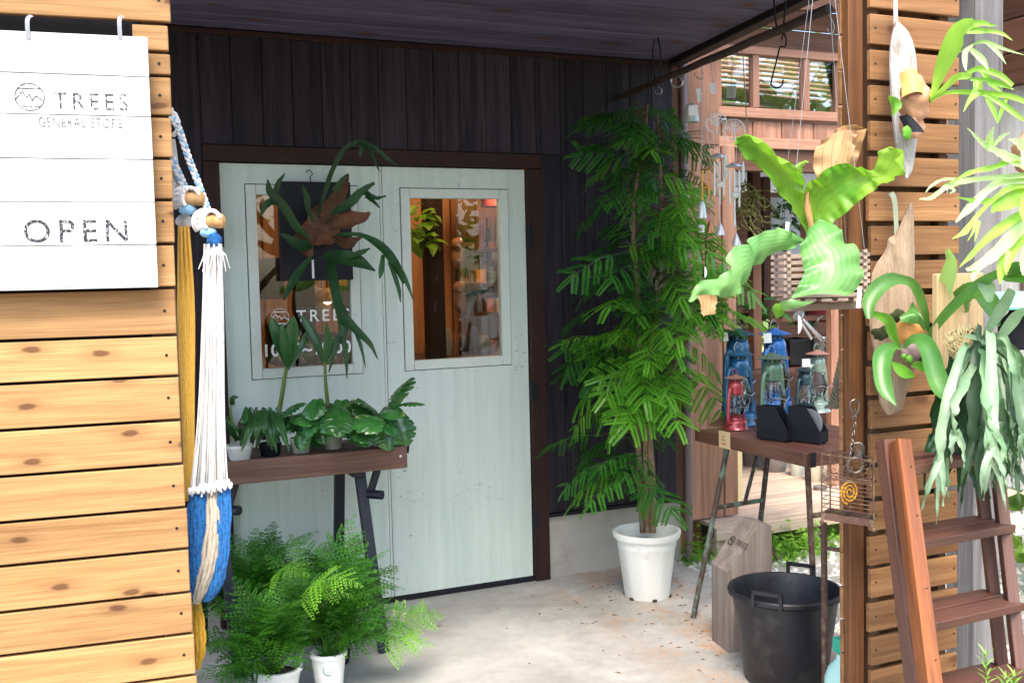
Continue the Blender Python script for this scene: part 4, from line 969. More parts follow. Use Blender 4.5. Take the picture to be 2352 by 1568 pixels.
for pl in (
    [([(730, 500, D0), (738, 470, 4.5), (760, 400, 4.4), (790, 345, 4.3), (825, 325, 4.25)], [8, 11, 14, 15, 12]), ([(822, 325, 4.25), (860, 340, 4.2), (890, 365, 4.2), (912, 380, 4.2)], [12, 14, 11, 2]), ([(825, 326, 4.25), (850, 350, 4.22), (872, 395, 4.2)], [8, 12, 2]), ([(828, 327, 4.25), (830, 345, 4.24), (826, 362, 4.24)], [6, 12, 4])],
    [([(710, 545, D0), (680, 520, 4.5), (655, 480, 4.45), (632, 455, 4.42)], [10, 24, 26, 30]), ([(640, 462, 4.42), (620, 440, 4.4), (615, 412, 4.4)], [24, 22, 3]), ([(635, 460, 4.42), (612, 470, 4.4), (597, 500, 4.4)], [22, 20, 2]), ([(630, 450, 4.42), (640, 420, 4.4), (655, 398, 4.4)], [16, 14, 2])],
    [([(770, 540, D0), (830, 540, 4.45), (880, 570, 4.4), (910, 610, 4.35), (930, 650, 4.33)], [10, 14, 26, 24, 14]), ([(905, 600, 4.35), (930, 640, 4.3), (950, 690, 4.3)], [20, 14, 2]), ([(895, 600, 4.36), (915, 660, 4.34), (920, 695, 4.34)], [14, 12, 2]), ([(880, 585, 4.4), (876, 620, 4.38), (872, 640, 4.38)], [10, 16, 3])],
    [([(757, 590, D0), (765, 640, 4.45), (775, 690, 4.4), (790, 740, 4.35), (782, 790, 4.32)], [18, 28, 26, 34, 14]), ([(785, 725, 4.36), (825, 765, 4.32), (850, 790, 4.3), (868, 825, 4.3)], [30, 22, 14, 2]), ([(780, 770, 4.33), (768, 810, 4.3), (755, 855, 4.3)], [14, 14, 3]), ([(787, 770, 4.33), (795, 820, 4.3), (797, 870, 4.3)], [16, 13, 2]), ([(815, 755, 4.33), (830, 800, 4.3), (840, 845, 4.3)], [12, 9, 2])],
    [([(715, 590, D0), (690, 620, 4.5), (668, 655, 4.45), (652, 690, 4.42)], [10, 20, 22, 4])],
    [([(745, 585, D0), (780, 590, 4.45), (820, 600, 4.4), (862, 622, 4.38)], [20, 42, 40, 4]), ([(800, 590, 4.42), (830, 580, 4.38), (850, 570, 4.38)], [20, 16, 3])],
    [([(760, 490, D0), (800, 470, 4.45), (825, 445, 4.42), (845, 430, 4.4), (860, 420, 4.4)], [14, 28, 24, 16, 8]), ([(835, 440, 4.42), (862, 455, 4.38), (888, 450, 4.36)], [18, 13, 3]), ([(840, 450, 4.42), (860, 465, 4.4), (872, 478, 4.4)], [12, 10, 3]), ([(770, 440, 4.5), (785, 415, 4.48), (800, 398, 4.47)], [22, 14, 2])],
    [([(715, 560, D0), (690, 565, 4.5), (665, 550, 4.46), (640, 535, 4.44)], [30, 34, 24, 3])],
    [([(720, 510, D0), (708, 480, 4.5), (705, 455, 4.48), (695, 425, 4.47)], [10, 14, 18, 2])],
):
    g = MB()
    for i, (pix, ws) in enumerate(pl): g.strap(pix, [w * 0.82 for w in ws], n=14, cup=0.14, wave=0.003, seed=i)
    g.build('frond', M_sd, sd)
# ------------------------------------------------------------------ tall feathery tree in the white pot
M_tree = leaf('feathery_leaf', (0.022, 0.115, 0.022), (0.055, 0.19, 0.028), rough=0.24, trans=0.3, tint=0.75, spec=0.7)
M_treel = leaf('sunlit_feathery_leaf', (0.10, 0.32, 0.03), (0.19, 0.46, 0.06), rough=0.22, trans=0.38, tint=0.4, spec=0.7)  # brighter leaf copy: light on the crown is put into its colour
M_bark = plain('grey_brown_bark', (0.20, 0.125, 0.075), 0.85, var=0.35, vs=26, bump=0.6, dirt=(0.30, 0.26, 0.20))
M_twig = plain('brown_twig', (0.10, 0.055, 0.03), 0.8, var=0.3, vs=30)
def spray_mesh(seed, mat, L=0.30, pairs=4):
    rnd = random.Random(seed); mb = MB(); S = L / 0.30
    mb.tube([(0, 0, 0), (L * 0.5, 0, 0.015 * S), (L * 0.95, 0, -0.03 * S)], [0.0020, 0.0008], 4)
    for k in range(pairs):
        f = 0.30 + 0.65 * k / (pairs - 1); p = V((L * f, 0, 0.018 * S * math.sin(f * 3) - 0.03 * f * f * S))
        for sg_ in (1, -1):
            pl = L * (0.36 + 0.16 * math.sin(f * 3.0)) * rnd.uniform(0.85, 1.1)
            d = V((0.62, sg_ * 1.0, -0.28 + rnd.uniform(-0.25, 0.2))).normalized()
            pinnate(mb, p, p + d * pl, V((-0.1, 0, 1)), 13, 0.021 * S * 1.12, 0.75, 0.18, 0.98)
    p = V((L * 0.95, 0, -0.03 * S)); pinnate(mb, p, p + V((0.9, 0, -0.4)).normalized() * L * 0.42, V((0, 0, 1)), 13, 0.022 * S, 0.7, 0.15, 0.98)
    o = mb.build('leaf_spray', mat, None, smooth=False); me = o.data; bpy.data.objects.remove(o); return me
sprays = [spray_mesh(k, M_tree, L) for k, L in ((1, 0.26), (2, 0.30), (3, 0.24), (4, 0.28))]
spraysl = [spray_mesh(7, M_treel, 0.27), spray_mesh(8, M_treel, 0.30)]
pc_ = PZ(1487, 1366, 0)
tree = thing('potted_tree', 'tall feathery leaved tree in a white fluted pot against the dark wall', 'potted tree', pc_)
rim = PD(1486, 1214, (pc_ - EYE).dot(CF)); ph = rim.z
g = MB(); n = 48; rows = []
for i, (r, z) in enumerate(((0.108, 0), (0.112, 0.006), (0.146, ph - 0.045), (0.150, ph - 0.03))):
    rows.append([pc_ + V((math.cos(k / n * 6.28318) * r * (1 - 0.022 * (0.5 + 0.5 * math.cos(k / n * 6.28318 * 10)) * (1 if i < 3 else 0)), math.sin(k / n * 6.28318) * r * (1 - 0.022 * (0.5 + 0.5 * math.cos(k / n * 6.28318 * 10)) * (1 if i < 3 else 0)), z)) for k in range(n + 1)])
g.grid(rows)
g.lathe(pc_, [(0.150, ph - 0.031), (0.162, ph - 0.030), (0.168, ph - 0.010), (0.168, ph - 0.002), (0.163, ph), (0.154, ph), (0.150, ph - 0.01), (0.143, ph - 0.075), (0.02, ph - 0.076)], 48, cap=False)
g.build('pot', plain('white_fluted_pot', (0.74, 0.76, 0.72), 0.35, var=0.05, vs=6, dirt=(0.50, 0.40, 0.28), dl=(0.60, 0.85)), tree)
g = MB()
for k in range(6):
    a = k / 6 * 6.28 + 0.3; g.box(pc_ + V((math.cos(a) * 0.108, math.sin(a) * 0.108, 0.006)), (0.02, 0.02, 0.012), Matrix.Rotation(a, 3, 'Z'))
tag(g.build('drain_notch', M_soil, tree, smooth=False), kind='stuff')
g = MB(); g.lathe(pc_ + V((0, 0, ph - 0.072)), [(0.142, 0), (0.07, 0.01), (0.002, 0.014)], 24, cap=False); g.build('soil', M_soil, tree)
DT = (pc_ - EYE).dot(CF)
trunks = [([(1496, 1222, DT), (1497, 1120, DT), (1490, 1000, DT), (1478, 900, DT), (1470, 780, DT + .02), (1462, 640, DT + .02), (1455, 540, DT)], 0.024, 0.009),
          ([(1478, 1222, DT + .06), (1472, 1120, DT + .05), (1466, 1000, DT + .04), (1470, 900, DT - .02), (1500, 760, DT - .03), (1520, 600, DT - .03), (1518, 420, DT), (1510, 260, DT + .02)], 0.017, 0.005),
          ([(1487, 1222, DT - .03), (1483, 1110, DT - .04), (1486, 980, DT - .05), (1530, 880, DT - .05), (1590, 760, DT - .04), (1620, 640, DT)], 0.012, 0.004),
          ([(1455, 560, DT), (1460, 430, DT), (1480, 330, DT), (1488, 240, DT)], 0.009, 0.003)]
axis = []
for pix, r0, r1 in trunks:
    P = [PD(*p) for p in catmull(pix, 22)]
    g = MB(); g.tube([p + V((noise.noise(p * 9) * 0.004, 0, 0)) for p in P], [r0 + (r1 - r0) * i / 21 for i in range(22)], 12); g.build('trunk', M_bark, tree)
    axis += P
rnd = random.Random(21)
env = [(232, 1375, 1575), (300, 1350, 1620), (400, 1340, 1610), (500, 1345, 1650), (600, 1320, 1690), (680, 1310, 1710), (760, 1310, 1690), (850, 1305, 1650), (950, 1300, 1630), (1050, 1285, 1620), (1120, 1330, 1610), (1190, 1440, 1560)]
def lim(y):
    for (y0, a0, b0), (y1, a1, b1) in zip(env, env[1:]):
        if y0 <= y <= y1:
            f = (y - y0) / (y1 - y0); return a0 + (a1 - a0) * f, b0 + (b1 - b0) * f
    return 1440, 1540
nb = 0
def put_spray(tip, root, light, sc):
    global nb
    d = (tip - root); d2 = V((d.x, d.y, 0)); az = math.atan2(d2.y, d2.x) + rnd.gauss(0, 0.25); el = rnd.uniform(-0.45, 0.2) if tip.z > 1.25 else rnd.uniform(-0.7, 0.05)
    st = tip - V((math.cos(az), math.sin(az), 0)) * 0.17 * sc * math.cos(el) - V((0, 0, math.sin(el) * 0.17 * sc))
    st.y = min(st.y, WY - 0.12)
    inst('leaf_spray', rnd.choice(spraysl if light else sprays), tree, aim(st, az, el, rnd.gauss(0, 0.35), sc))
    g = MB(); mid = (root + st) / 2 + V((0, 0, 0.03)); g.tube([root, mid, st], [0.0042, 0.0018], 5); g.build('branch', M_twig, tree)
for k in range(252):
    y = 250 + 900 * ((k + rnd.random()) / 252) ** 0.95; x0, x1 = lim(y)
    u = rnd.random(); u = 0.5 + (u - 0.5) * (1 if rnd.random() < 0.6 else 0.6)
    if y > 960 and rnd.random() < (0.5 if x0 + (x1 - x0) * u < 1430 else 0.82): continue
    x = x0 + 12 + (x1 - x0 - 24) * u
    dd = rnd.uniform(-0.30, 0.26) * math.sqrt(max(0.15, 1 - (2 * u - 1) ** 2))
    if y < 420: dd *= 0.7
    p = PD(x, y, DT + dd)
    if p.y > WY - 0.10: p.y = WY - 0.10 - rnd.random() * 0.1
    best = min(axis, key=lambda q: (q - p).length + (0.35 if q.z > p.z + 0.05 else 0) + (0.5 if q.z < ph + 0.06 else 0))
    light = (700 < y < 960 and dd < 0.05 and rnd.random() < 0.85) or (rnd.random() < 0.10) or (x > 1545 and rnd.random() < 0.7 and y > 430)  # bright copy mostly at mid height and on the open side, where light falls
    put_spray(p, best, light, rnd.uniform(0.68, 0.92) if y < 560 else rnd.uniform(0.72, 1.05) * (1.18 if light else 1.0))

# ------------------------------------------------------------------ display bench with storm lanterns
BZ = 0.835
M_bench = wood('dark_red_bench_wood', (0.075, 0.026, 0.016), (0.16, 0.065, 0.04), rough=0.5, tint=0.15, blotch=0.3, bl=(0.22, 0.15, 0.12), spec=0.5)
f0, f1 = PZ(1610, 986, BZ), PZ(1850, 1041, BZ)
bx = (f0.x + f1.x) / 2; by0, by1 = f1.y, f0.y
bench = thing('display_bench', 'dark wooden bench top on rusty green steel legs carrying the storm lanterns', 'bench', (bx + 0.3, (by0 + by1) / 2, 0))
BL = by1 - by0; BW = 0.62
for k in range(5): board('top_board', bench, M_bench, (bx + 0.062 + k * 0.123, (by0 + by1) / 2, BZ - 0.011), (0, 1, 0), (1, 0, 0), BL, 0.120, 0.022)
board('apron', bench, M_bench, (bx - 0.011, (by0 + by1) / 2, BZ - 0.025), (0, 1, 0), (0, 0, 1), BL + 0.02, 0.055, 0.022)
board('apron', bench, M_bench, (bx + BW / 2, by0 - 0.012, BZ - 0.025), (1, 0, 0), (0, 0, 1), BW, 0.055, 0.022)
board('corner_bracket', bench, M_black, (bx + 0.01, by0 - 0.025, BZ - 0.025), (1, 0, 0), (0, 0, 1), 0.03, 0.06, 0.003)
def rustmat():
    m, nt, b = newmat('rusty_green_steel'); p, r, tc = coords(nt)
    a = noi(nt, vmul(nt, p, (20, 20, 9)), 1.0, 8, 0.7)
    nt.links.new(mixc(nt, ramp(nt, a, [(0.50, 0.0), (0.58, 1.0)]), (0.05, 0.03, 0.022), (0.10, 0.17, 0.13)), b.inputs['Base Color']); b.inputs['Roughness'].default_value = 0.7
    bumpn(nt, b, a, 0.4, 0.003); return m
M_rust = rustmat()
M_rust2 = plain('rusty_steel', (0.075, 0.035, 0.025), 0.7, var=0.5, vs=40, dirt=(0.16, 0.12, 0.07), dl=(0.5, 0.62), bump=0.4)
la, lb = PZ(1592, 1418, 0), V((0, 0, 0))
lb = la + V((0.345, 0.03, 0))
ta_, tb_ = V((bx + 0.05, la.y, BZ - 0.035)), V((bx + 0.30, la.y + 0.02, BZ - 0.035))
def stickp(name, a, b, r, mat, par): g = MB(); g.stick(a, b, r, 10); return g.build(name, mat, par)
stickp('leg', la, ta_, 0.0125, M_rust, bench); stickp('leg', lb, tb_, 0.0125, M_rust, bench)
ca, cb = la.lerp(ta_, 0.62), lb.lerp(tb_, 0.62)
stickp('cross_bar', ca, cb, 0.011, M_rust, bench); stickp('brace', (ca + cb) / 2 + V((0.03, 0, 0)), ta_.lerp(tb_, 0.8), 0.009, M_rust, bench)
na = V((bx + 0.07, by0 + 0.03, 0)); nt_ = V((bx + 0.05, by0 + 0.06, BZ - 0.035)); nbk = na + V((0.5, 0.02, 0)); ntb = nt_ + V((0.5, 0, 0))
stickp('leg', na, nt_, 0.0125, M_rust2, bench); stickp('leg', nbk, ntb, 0.0125, M_rust2, bench)
ca, cb = na.lerp(nt_, 0.70), nbk.lerp(ntb, 0.70); stickp('cross_bar', ca, cb, 0.011, M_rust2, bench)

M_lglass = glassmat('lantern_glass', (0.90, 0.95, 0.95), 0.02)
M_wire = plain('bright_wire', (0.35, 0.36, 0.37), 0.35, 0.9)
M_paper = plain('white_paper_tag', (0.72, 0.73, 0.72), 0.7, var=0.03)
def enamel(name, c): return plain(name, c, 0.3, 0.25, var=0.15, vs=14, spec=0.6, dirt=tuple(k * 0.4 + 0.02 for k in c), dl=(0.62, 0.75), coat=0.3)
def lantern(label, px, py, h, mat, D=None, rot=0.5, tag_=None, capmat=None, wide=1.0, bail=True):
    c = PZ(px, py, BZ + 0.001)
    t = thing('storm_lantern', label, 'lantern', c, 'storm lanterns on the display bench')
    s_ = h * wide; m3 = Matrix.Rotation(rot, 3, 'Z')
    def L(x, y, z): return c + m3 @ V((x * s_, y * s_, z * h))
    g = MB(); g.lathe(c, [(0.20 * s_, 0), (0.215 * s_, 0.008 * h), (0.20 * s_, 0.03 * h), (0.185 * s_, 0.06 * h), (0.19 * s_, 0.12 * h), (0.175 * s_, 0.145 * h), (0.10 * s_, 0.165 * h), (0.09 * s_, 0.20 * h), (0.12 * s_, 0.215 * h), (0.13 * s_, 0.235 * h), (0.05 * s_, 0.24 * h), (0.03 * s_, 0.27 * h)], 28); g.build('fuel_tank', mat, t)
    g = MB(); g.lathe(L(0.10, -0.13, 0.145), [(0.035 * s_, 0), (0.035 * s_, 0.03 * h), (0.02 * s_, 0.035 * h)], 12); g.build('filler_cap', mat, t)
    g = MB(); g.lathe(c, [(0.115 * s_, 0.245 * h), (0.15 * s_, 0.30 * h), (0.162 * s_, 0.36 * h), (0.155 * s_, 0.44 * h), (0.125 * s_, 0.52 * h), (0.108 * s_, 0.585 * h)], 28, cap=False); g.build('glass_globe', M_lglass, t)
    for sg_ in (1, -1):
        g = MB(); P = [(0.15 * sg_, 0, 0.10), (0.235 * sg_, 0, 0.125), (0.262 * sg_, 0, 0.18), (0.25 * sg_, 0, 0.40), (0.225 * sg_, 0, 0.60), (0.205 * sg_, 0, 0.67), (0.165 * sg_, 0, 0.705), (0.11 * sg_, 0, 0.69)]
        g.tube([L(*p) for p in catmull(P, 22)], 0.030 * s_, 10); g.build('side_tube', mat, t)
        g = MB(); g.tube([L(*p) for p in catmull([(0.17 * sg_, 0.0, 0.28), (0.19 * sg_, -0.05, 0.36), (0.12 * sg_, -0.16, 0.40), (0, -0.19, 0.37)], 12)], 0.006 * s_ + 0.0006, 6); g.build('wire_guard', M_wire, t)
    g = MB(); g.lathe(c, [(0.112 * s_, 0.59 * h), (0.125 * s_, 0.60 * h), (0.13 * s_, 0.615 * h), (0.12 * s_, 0.66 * h), (0.128 * s_, 0.70 * h), (0.128 * s_, 0.755 * h), (0.110 * s_, 0.80 * h), (0.095 * s_, 0.815 * h), (0.095 * s_, 0.85 * h)], 28); g.build('chimney', mat, t)
    g = MB()
    for k in range(10):
        a = k / 10 * 6.283; g.box(c + V((math.cos(a) * 0.0965 * s_, math.sin(a) * 0.0965 * s_, 0.833 * h)), (0.004, 0.025 * s_, 0.022 * h), Matrix.Rotation(a, 3, 'Z'))
    tag(g.build('vent_hole', M_black, t, smooth=False), kind='stuff')
    g = MB(); g.lathe(c, [(0.10 * s_, 0.852 * h), (0.19 * s_, 0.862 * h), (0.195 * s_, 0.868 * h), (0.12 * s_, 0.895 * h), (0.05 * s_, 0.912 * h), (0.03 * s_, 0.93 * h), (0.004, 0.932 * h)], 28); g.build('cap', capmat or mat, t)
    if bail:
        g = MB(); g.tube([L(*p) for p in catmull([(-0.06, 0, 0.90), (-0.085, 0.01, 0.96), (0, 0.02, 1.02), (0.085, 0.01, 0.96), (0.06, 0, 0.90)], 16)], 0.0022, 6); g.build('handle', M_wire if capmat is None else mat, t)
    g = MB(); g.box(c + V((0, 0, 0.27 * h)), (0.05 * s_, 0.012, 0.05 * h)); g.build('burner', M_wire, t)
    if tag_:
        p = PD(tag_[0], tag_[1], (c - EYE).dot(CF) - 0.24 * s_); w, hh = tag_[2] * MPX(4.4), tag_[3] * MPX(4.4)
        o = board('paper_tag', t, M_paper, p, CX + CU * 0.06, CU, w, hh, 0.001, 0)
    return t
E1, E2, E3, E4 = enamel('deep_blue_enamel', (0.012, 0.10, 0.23)), enamel('bright_blue_enamel', (0.010, 0.12, 0.40)), enamel('faded_red_enamel', (0.36, 0.045, 0.055)), enamel('sage_green_enamel', (0.085, 0.17, 0.115))
E5, E6 = enamel('slate_blue_enamel', (0.035, 0.075, 0.095)), enamel('pale_sage_enamel', (0.24, 0.31, 0.26))
M_rcap = plain('rusted_cap', (0.25, 0.12, 0.09), 0.7, var=0.4, vs=40)
def hpx(px, yb, yt): c = PZ(px, yb, BZ); D = (c - EYE).dot(CF); return (yb - yt) * MPX(D) * 1.02
lantern('tall deep blue lantern at the back, nearest the feathery tree', 1696, 960, hpx(1696, 960, 745) / 0.99, E1, rot=0.35, tag_=(1667, 773, 12, 24), wide=0.92)
lantern('tall bright blue lantern behind the sage green one, with paper tag', 1781, 950, hpx(1781, 950, 745) / 0.99, E2, rot=0.35, tag_=(1763, 776, 22, 27), wide=0.92)
lantern('medium deep blue lantern standing between the red one and the tall one', 1698, 975, hpx(1698, 975, 793), E1, rot=0.3, wide=0.95)
lantern('small faded red lantern at front corner of the bench', 1690, 985, hpx(1690, 985, 852), E3, rot=0.45, capmat=M_rcap, wide=0.98)
lantern('sage green lantern with clear globe at the bench front', 1775, 988, hpx(1775, 988, 800), E4, rot=0.4, wide=0.97)
lantern('small slate blue lantern with white tag on its cap', 1849, 955, hpx(1849, 955, 836), E5, rot=0.3, tag_=(1852, 833, 22, 22))
lantern('pale sage lantern with rusted cap behind the slate blue one', 1878, 945, hpx(1878, 945, 795), E6, rot=0.3, capmat=M_rcap, wide=0.9)
def filebox(label, c, w, h, L, cd=None):
    t = thing('magazine_holder', label, 'holder', c, 'black magazine holders on the display bench')
    ang = 0.32; m = Matrix.Translation(c) @ Matrix.Rotation(ang, 4, 'Z'); e = 0.004
    for sg_ in (0, 1):
        g = MB(); x0 = -w / 2 + sg_ * (w - e)
        pr_ = [(0, 0.008), (L, 0.008), (L, h), (L * 0.42, h), (0, h * 0.36)]
        vs = [m @ V((x0, y, z)) for y, z in pr_] + [m @ V((x0 + e, y, z)) for y, z in pr_]
        g.add(vs, [(4, 3, 2, 1, 0), (5, 6, 7, 8, 9)] + [(i, (i + 1) % 5, 5 + (i + 1) % 5, 5 + i) for i in range(5)]); g.build('side_panel', M_black, t, smooth=False)
    for a, b, nm in (((-w / 2 + e, 0, 0.008), (w / 2 - e, e, h * 0.36), 'front_panel'), ((-w / 2 + e, L - e, 0.008), (w / 2 - e, L, h), 'back_panel'), ((-w / 2 + e, e, 0.008), (w / 2 - e, L - e, 0.012), 'bottom_panel')):
        g = MB(); g.box2(a, b); g.v = [m @ p for p in g.v]; g.build(nm, M_black, t, smooth=False)
    for xx in (-w / 2 + 0.012, w / 2 - 0.012):
        for yy in (0.014, L - 0.014):
            g = MB(); g.lathe(m @ V((xx, yy, 0)), [(0.006, 0), (0.006, 0.008)], 10); g.build('foot', M_black, t)
    if cd:
        d = MB(); d.lathe((0, 0, 0), [(0.02, 0), (0.062, 0), (0.062, 0.0012), (0.02, 0.0012)], 40); 
        rot = Matrix.Translation(m @ V((0.0, L * 0.45, 0.085))) @ Matrix.Rotation(ang, 4, 'Z') @ Matrix.Rotation(R(90), 4, 'Y') 
        d.v = [rot @ p for p in d.v]; o = d.build('disc', plain('silver_disc', (0.55, 0.58, 0.62), 0.25, 0.6), None, origin=m @ V((0, L * .45, .085)))
        tag(o, 'silver disc standing in the second black magazine holder', 'disc')
c1, c2 = PZ(1818, 1015, BZ), PZ(1893, 1020, BZ)
filebox('left black magazine holder at the bench front, beside the sage lantern', c1, 0.068, 0.15, 0.155)
filebox('right black magazine holder with a silver disc standing in it', c2, 0.068, 0.155, 0.155, True)
g = MB(); a = [PZ(x, y, BZ + z) for x, y, z in ((1627, 976, 0.004), (1668, 982, 0.004), (1694, 958, 0.02), (1658, 956, 0.02))]
g.add(a + [p - V((0, 0, 0.003)) for p in a], [(0, 1, 2, 3), (7, 6, 5, 4), (0, 4, 5, 1), (1, 5, 6, 2), (2, 6, 7, 3), (3, 7, 4, 0)])
tag(g.build('leather_card', plain('brown_leather', (0.20, 0.085, 0.05), 0.6), None, origin=a[0], smooth=False), 'flat brown leather card leaning before the red lantern', 'card')
cardm = plain('kraft_card', (0.50, 0.38, 0.20), 0.8, var=0.06)
pcd = PX(1664, 1010, bx - 0.026)
cd_ = thing('price_card', 'small kraft price card hanging over the bench front edge', 'price card', pcd)
board('card', cd_, cardm, pcd, (0, -1, 0), (0, 0, 1), 0.085, 0.078, 0.0015, 0)
M_redp, M_inkk = plain('red_print', (0.5, 0.04, 0.02), 0.8), plain('brown_print', (0.22, 0.13, 0.06), 0.8)
for k, (dz_, w, mt_) in enumerate(((0.016, 0.022, M_inkk), (0.0, 0.036, M_inkk), (-0.018, 0.034, M_redp))):
    for j in range(int(w / 0.0065)):
        g = MB(); g.box(pcd + V((-0.0012, w / 2 - j * 0.0065, dz_)), (0.0006, 0.0046, 0.0055 if k < 2 else 0.0075)); g.build('print', mt_, cd_, smooth=False)
# rope netting hung behind the holders
g = MB(); P = [PD(*p) for p in catmull([(1934, 812, 3.75), (1925, 870, 3.75), (1917, 925, 3.75), (1912, 935, 3.75)], 16)]
for s_ in range(6):
    g.tube([p + V((math.cos(i * 1.3 + s_ * 1.05), math.sin(i * 1.3 + s_ * 1.05), 0)) * (0.006 + 0.020 * i / 15) for i, p in enumerate(P)], 0.005, 6)
tag(g.build('rope_bundle', plain('tarred_rope', (0.16, 0.15, 0.11), 0.9, var=0.5, vs=90, bump=0.8), None, origin=P[0]), 'grey twisted rope bundle hanging beside the screen post', 'rope')

# ------------------------------------------------------------------ porch floor: bollard block, black tub, bottle
b0, b1 = PZ(1674, 1499, 0), PZ(1636, 1470, 0)
bd = (b1 - b0); BWd = bd.length; bdn = bd.normalized(); bdr = V((bdn.y, -bdn.x, 0))
if bdr.x < 0: bdr = -bdr
bolt_ = thing('bollard', 'square grey timber bollard with a slanted top and branded mark', 'bollard', b0 + (bdn + bdr) * BWd / 2)
D_ = (b0 - EYE).dot(CF); zl = (1499 - 1312) * MPX(D_) * 1.0; zhh = zl + 0.19; RW = 0.20
g = MB(); q = [b0, b0 + bdr * RW, b0 + bdr * RW + bdn * BWd, b1]; zs = [zl, zhh, zhh, zl]
k0 = 0.05
cap_ = [b0 + V((0, 0, zl)), b0 + bdr * (RW - k0) + V((0, 0, zhh)), b0 + bdr * RW + V((0, 0, zhh - 0.01)), b1 + bdr * RW + V((0, 0, zhh - 0.01)), b1 + bdr * (RW - k0) + V((0, 0, zhh)), b1 + V((0, 0, zl))]
vs = q + cap_
g.add(vs, [(3, 2, 1, 0), (0, 1, 6, 5, 4), (2, 3, 9, 8, 7), (3, 0, 4, 9), (1, 2, 7, 6), (4, 5, 8, 9), (5, 6, 7, 8)])
g.build('block', wood('grey_brown_block_wood', (0.15, 0.115, 0.095), (0.29, 0.24, 0.21), axis=2, rough=0.85, bump=0.5, blotch=0.5, bl=(0.10, 0.07, 0.05)), bolt_, smooth=False)
sl = (cap_[1] - cap_[0]).normalized(); acr = -bdn
tl = (cap_[4] + cap_[1]) / 2
def mark(u, v): return frame(cap_[0] + bdn * (BWd - u) + sl * v + (-bdn).cross(sl) * 0.0012 * (1 if ((-bdn).cross(sl)).z > 0 else -1), -bdn, sl)
sll = (cap_[1] - cap_[0]).length
M_brand = plain('burnt_brand', (0.025, 0.018, 0.014), 0.9)
emblem('emblem', M_brand, bolt_, mark(BWd * 0.24, sll * 0.52), 0.021, 0.003)
letters('lettering', 'TREES', 0.036, M_brand, bolt_, mark(BWd * 0.44, sll * 0.49), 1.05)
tb0 = PZ(1804, 1556, 0); 
DTb = (tb0 - EYE).dot(CF); tr_ = PD(1800, 1344, DTb); th_ = tr_.z
tub = thing('tub', 'large black plastic tub with two handles under the bench', 'tub', tb0)
M_tub = plain('black_rubber_tub', (0.006, 0.0066, 0.011), 0.45, var=0.4, vs=7, dirt=(0.04, 0.038, 0.036), dl=(0.55, 0.72), bump=0.06)
RT = 131 * MPX(DTb) * 0.985
g = MB(); g.lathe(tb0, [(RT * 0.69, 0), (RT * 0.71, 0.006), (RT * 0.915, th_ - 0.03), (RT * 0.95, th_ - 0.026), (RT, th_ - 0.018), (RT * 1.0, th_ - 0.006), (RT * 0.975, th_), (RT * 0.93, th_ - 0.001), (RT * 0.90, th_ - 0.02), (RT * 0.68, 0.02), (0.002, 0.018)], 56); g.build('bowl', M_tub, tub)
for az in (math.atan2(-tb0.y, -tb0.x) - 0.30, math.atan2(-tb0.y, -tb0.x) - 0.30 + math.pi):
    a = V((math.cos(az), math.sin(az), 0)); b = V((-a.y, a.x, 0)); g = MB(); e = tb0 + a * RT * 0.985 + V((0, 0, th_ - 0.012))
    for sg_ in (1, -1): g.box(e + b * sg_ * 0.052 + V((0, 0, 0.020)), (0.016, 0.012, 0.058), frame((0, 0, 0), a, b).to_3x3())
    g.box(e + V((0, 0, 0.045)), (0.016, 0.116, 0.013), frame((0, 0, 0), a, b).to_3x3()); g.build('handle', M_tub, tub, smooth=False)
pw = PD(1752, 1365, DTb - RT + 0.02); g = MB(); g.ball(PD(1753, 1363, DTb - RT + 0.03), 0.012, 8, (1.4, 0.8, 0.6), 0.5)
bt = PZ(1932, 1625, 0); 
bot = thing('spray_bottle', 'pale mint plastic bottle with green trigger half hidden behind the post', 'bottle', bt)
M_mint = plain('mint_plastic', (0.38, 0.66, 0.60), 0.3, var=0.05)
g = MB(); g.lathe(bt, [(0.055, 0), (0.058, 0.01), (0.058, 0.11), (0.045, 0.15), (0.018, 0.18), (0.015, 0.20)], 24); g.build('body', M_mint, bot)
g = MB(); g.box(bt + V((0, 0, 0.23)), (0.03, 0.05, 0.05)); g.box(bt + V((0.0, -0.04, 0.20)), (0.014, 0.014, 0.06)); g.build('trigger', plain('green_plastic', (0.02, 0.36, 0.24), 0.35), bot, smooth=False)
sa, sb = V((2.474, 2.895, 0)), V((2.500, 2.927, 0.66))
stake = thing('iron_stake', 'thin rusty iron stake standing upright in front of the black tub', 'stake', sa)
stickp('pole', sa, sb, 0.0115, M_rust2, stake); stickp('side_bar', sa.lerp(sb, 0.86), V((2.60, 2.70, 0.575)), 0.008, M_rust2, stake)
# curled iron hook lying behind the tub
pi_ = [(1752, 1258), (1743, 1248), (1748, 1238), (1760, 1240), (1775, 1258), (1785, 1285)]
g = MB(); g.tube([PD(x, y, 4.55) for x, y in pi_], 0.006, 8); tag(g.build('iron_hook', M_rust2, None, origin=PD(1775, 1270, 4.55)), 'rusty curled iron hook standing behind the black tub', 'hook')

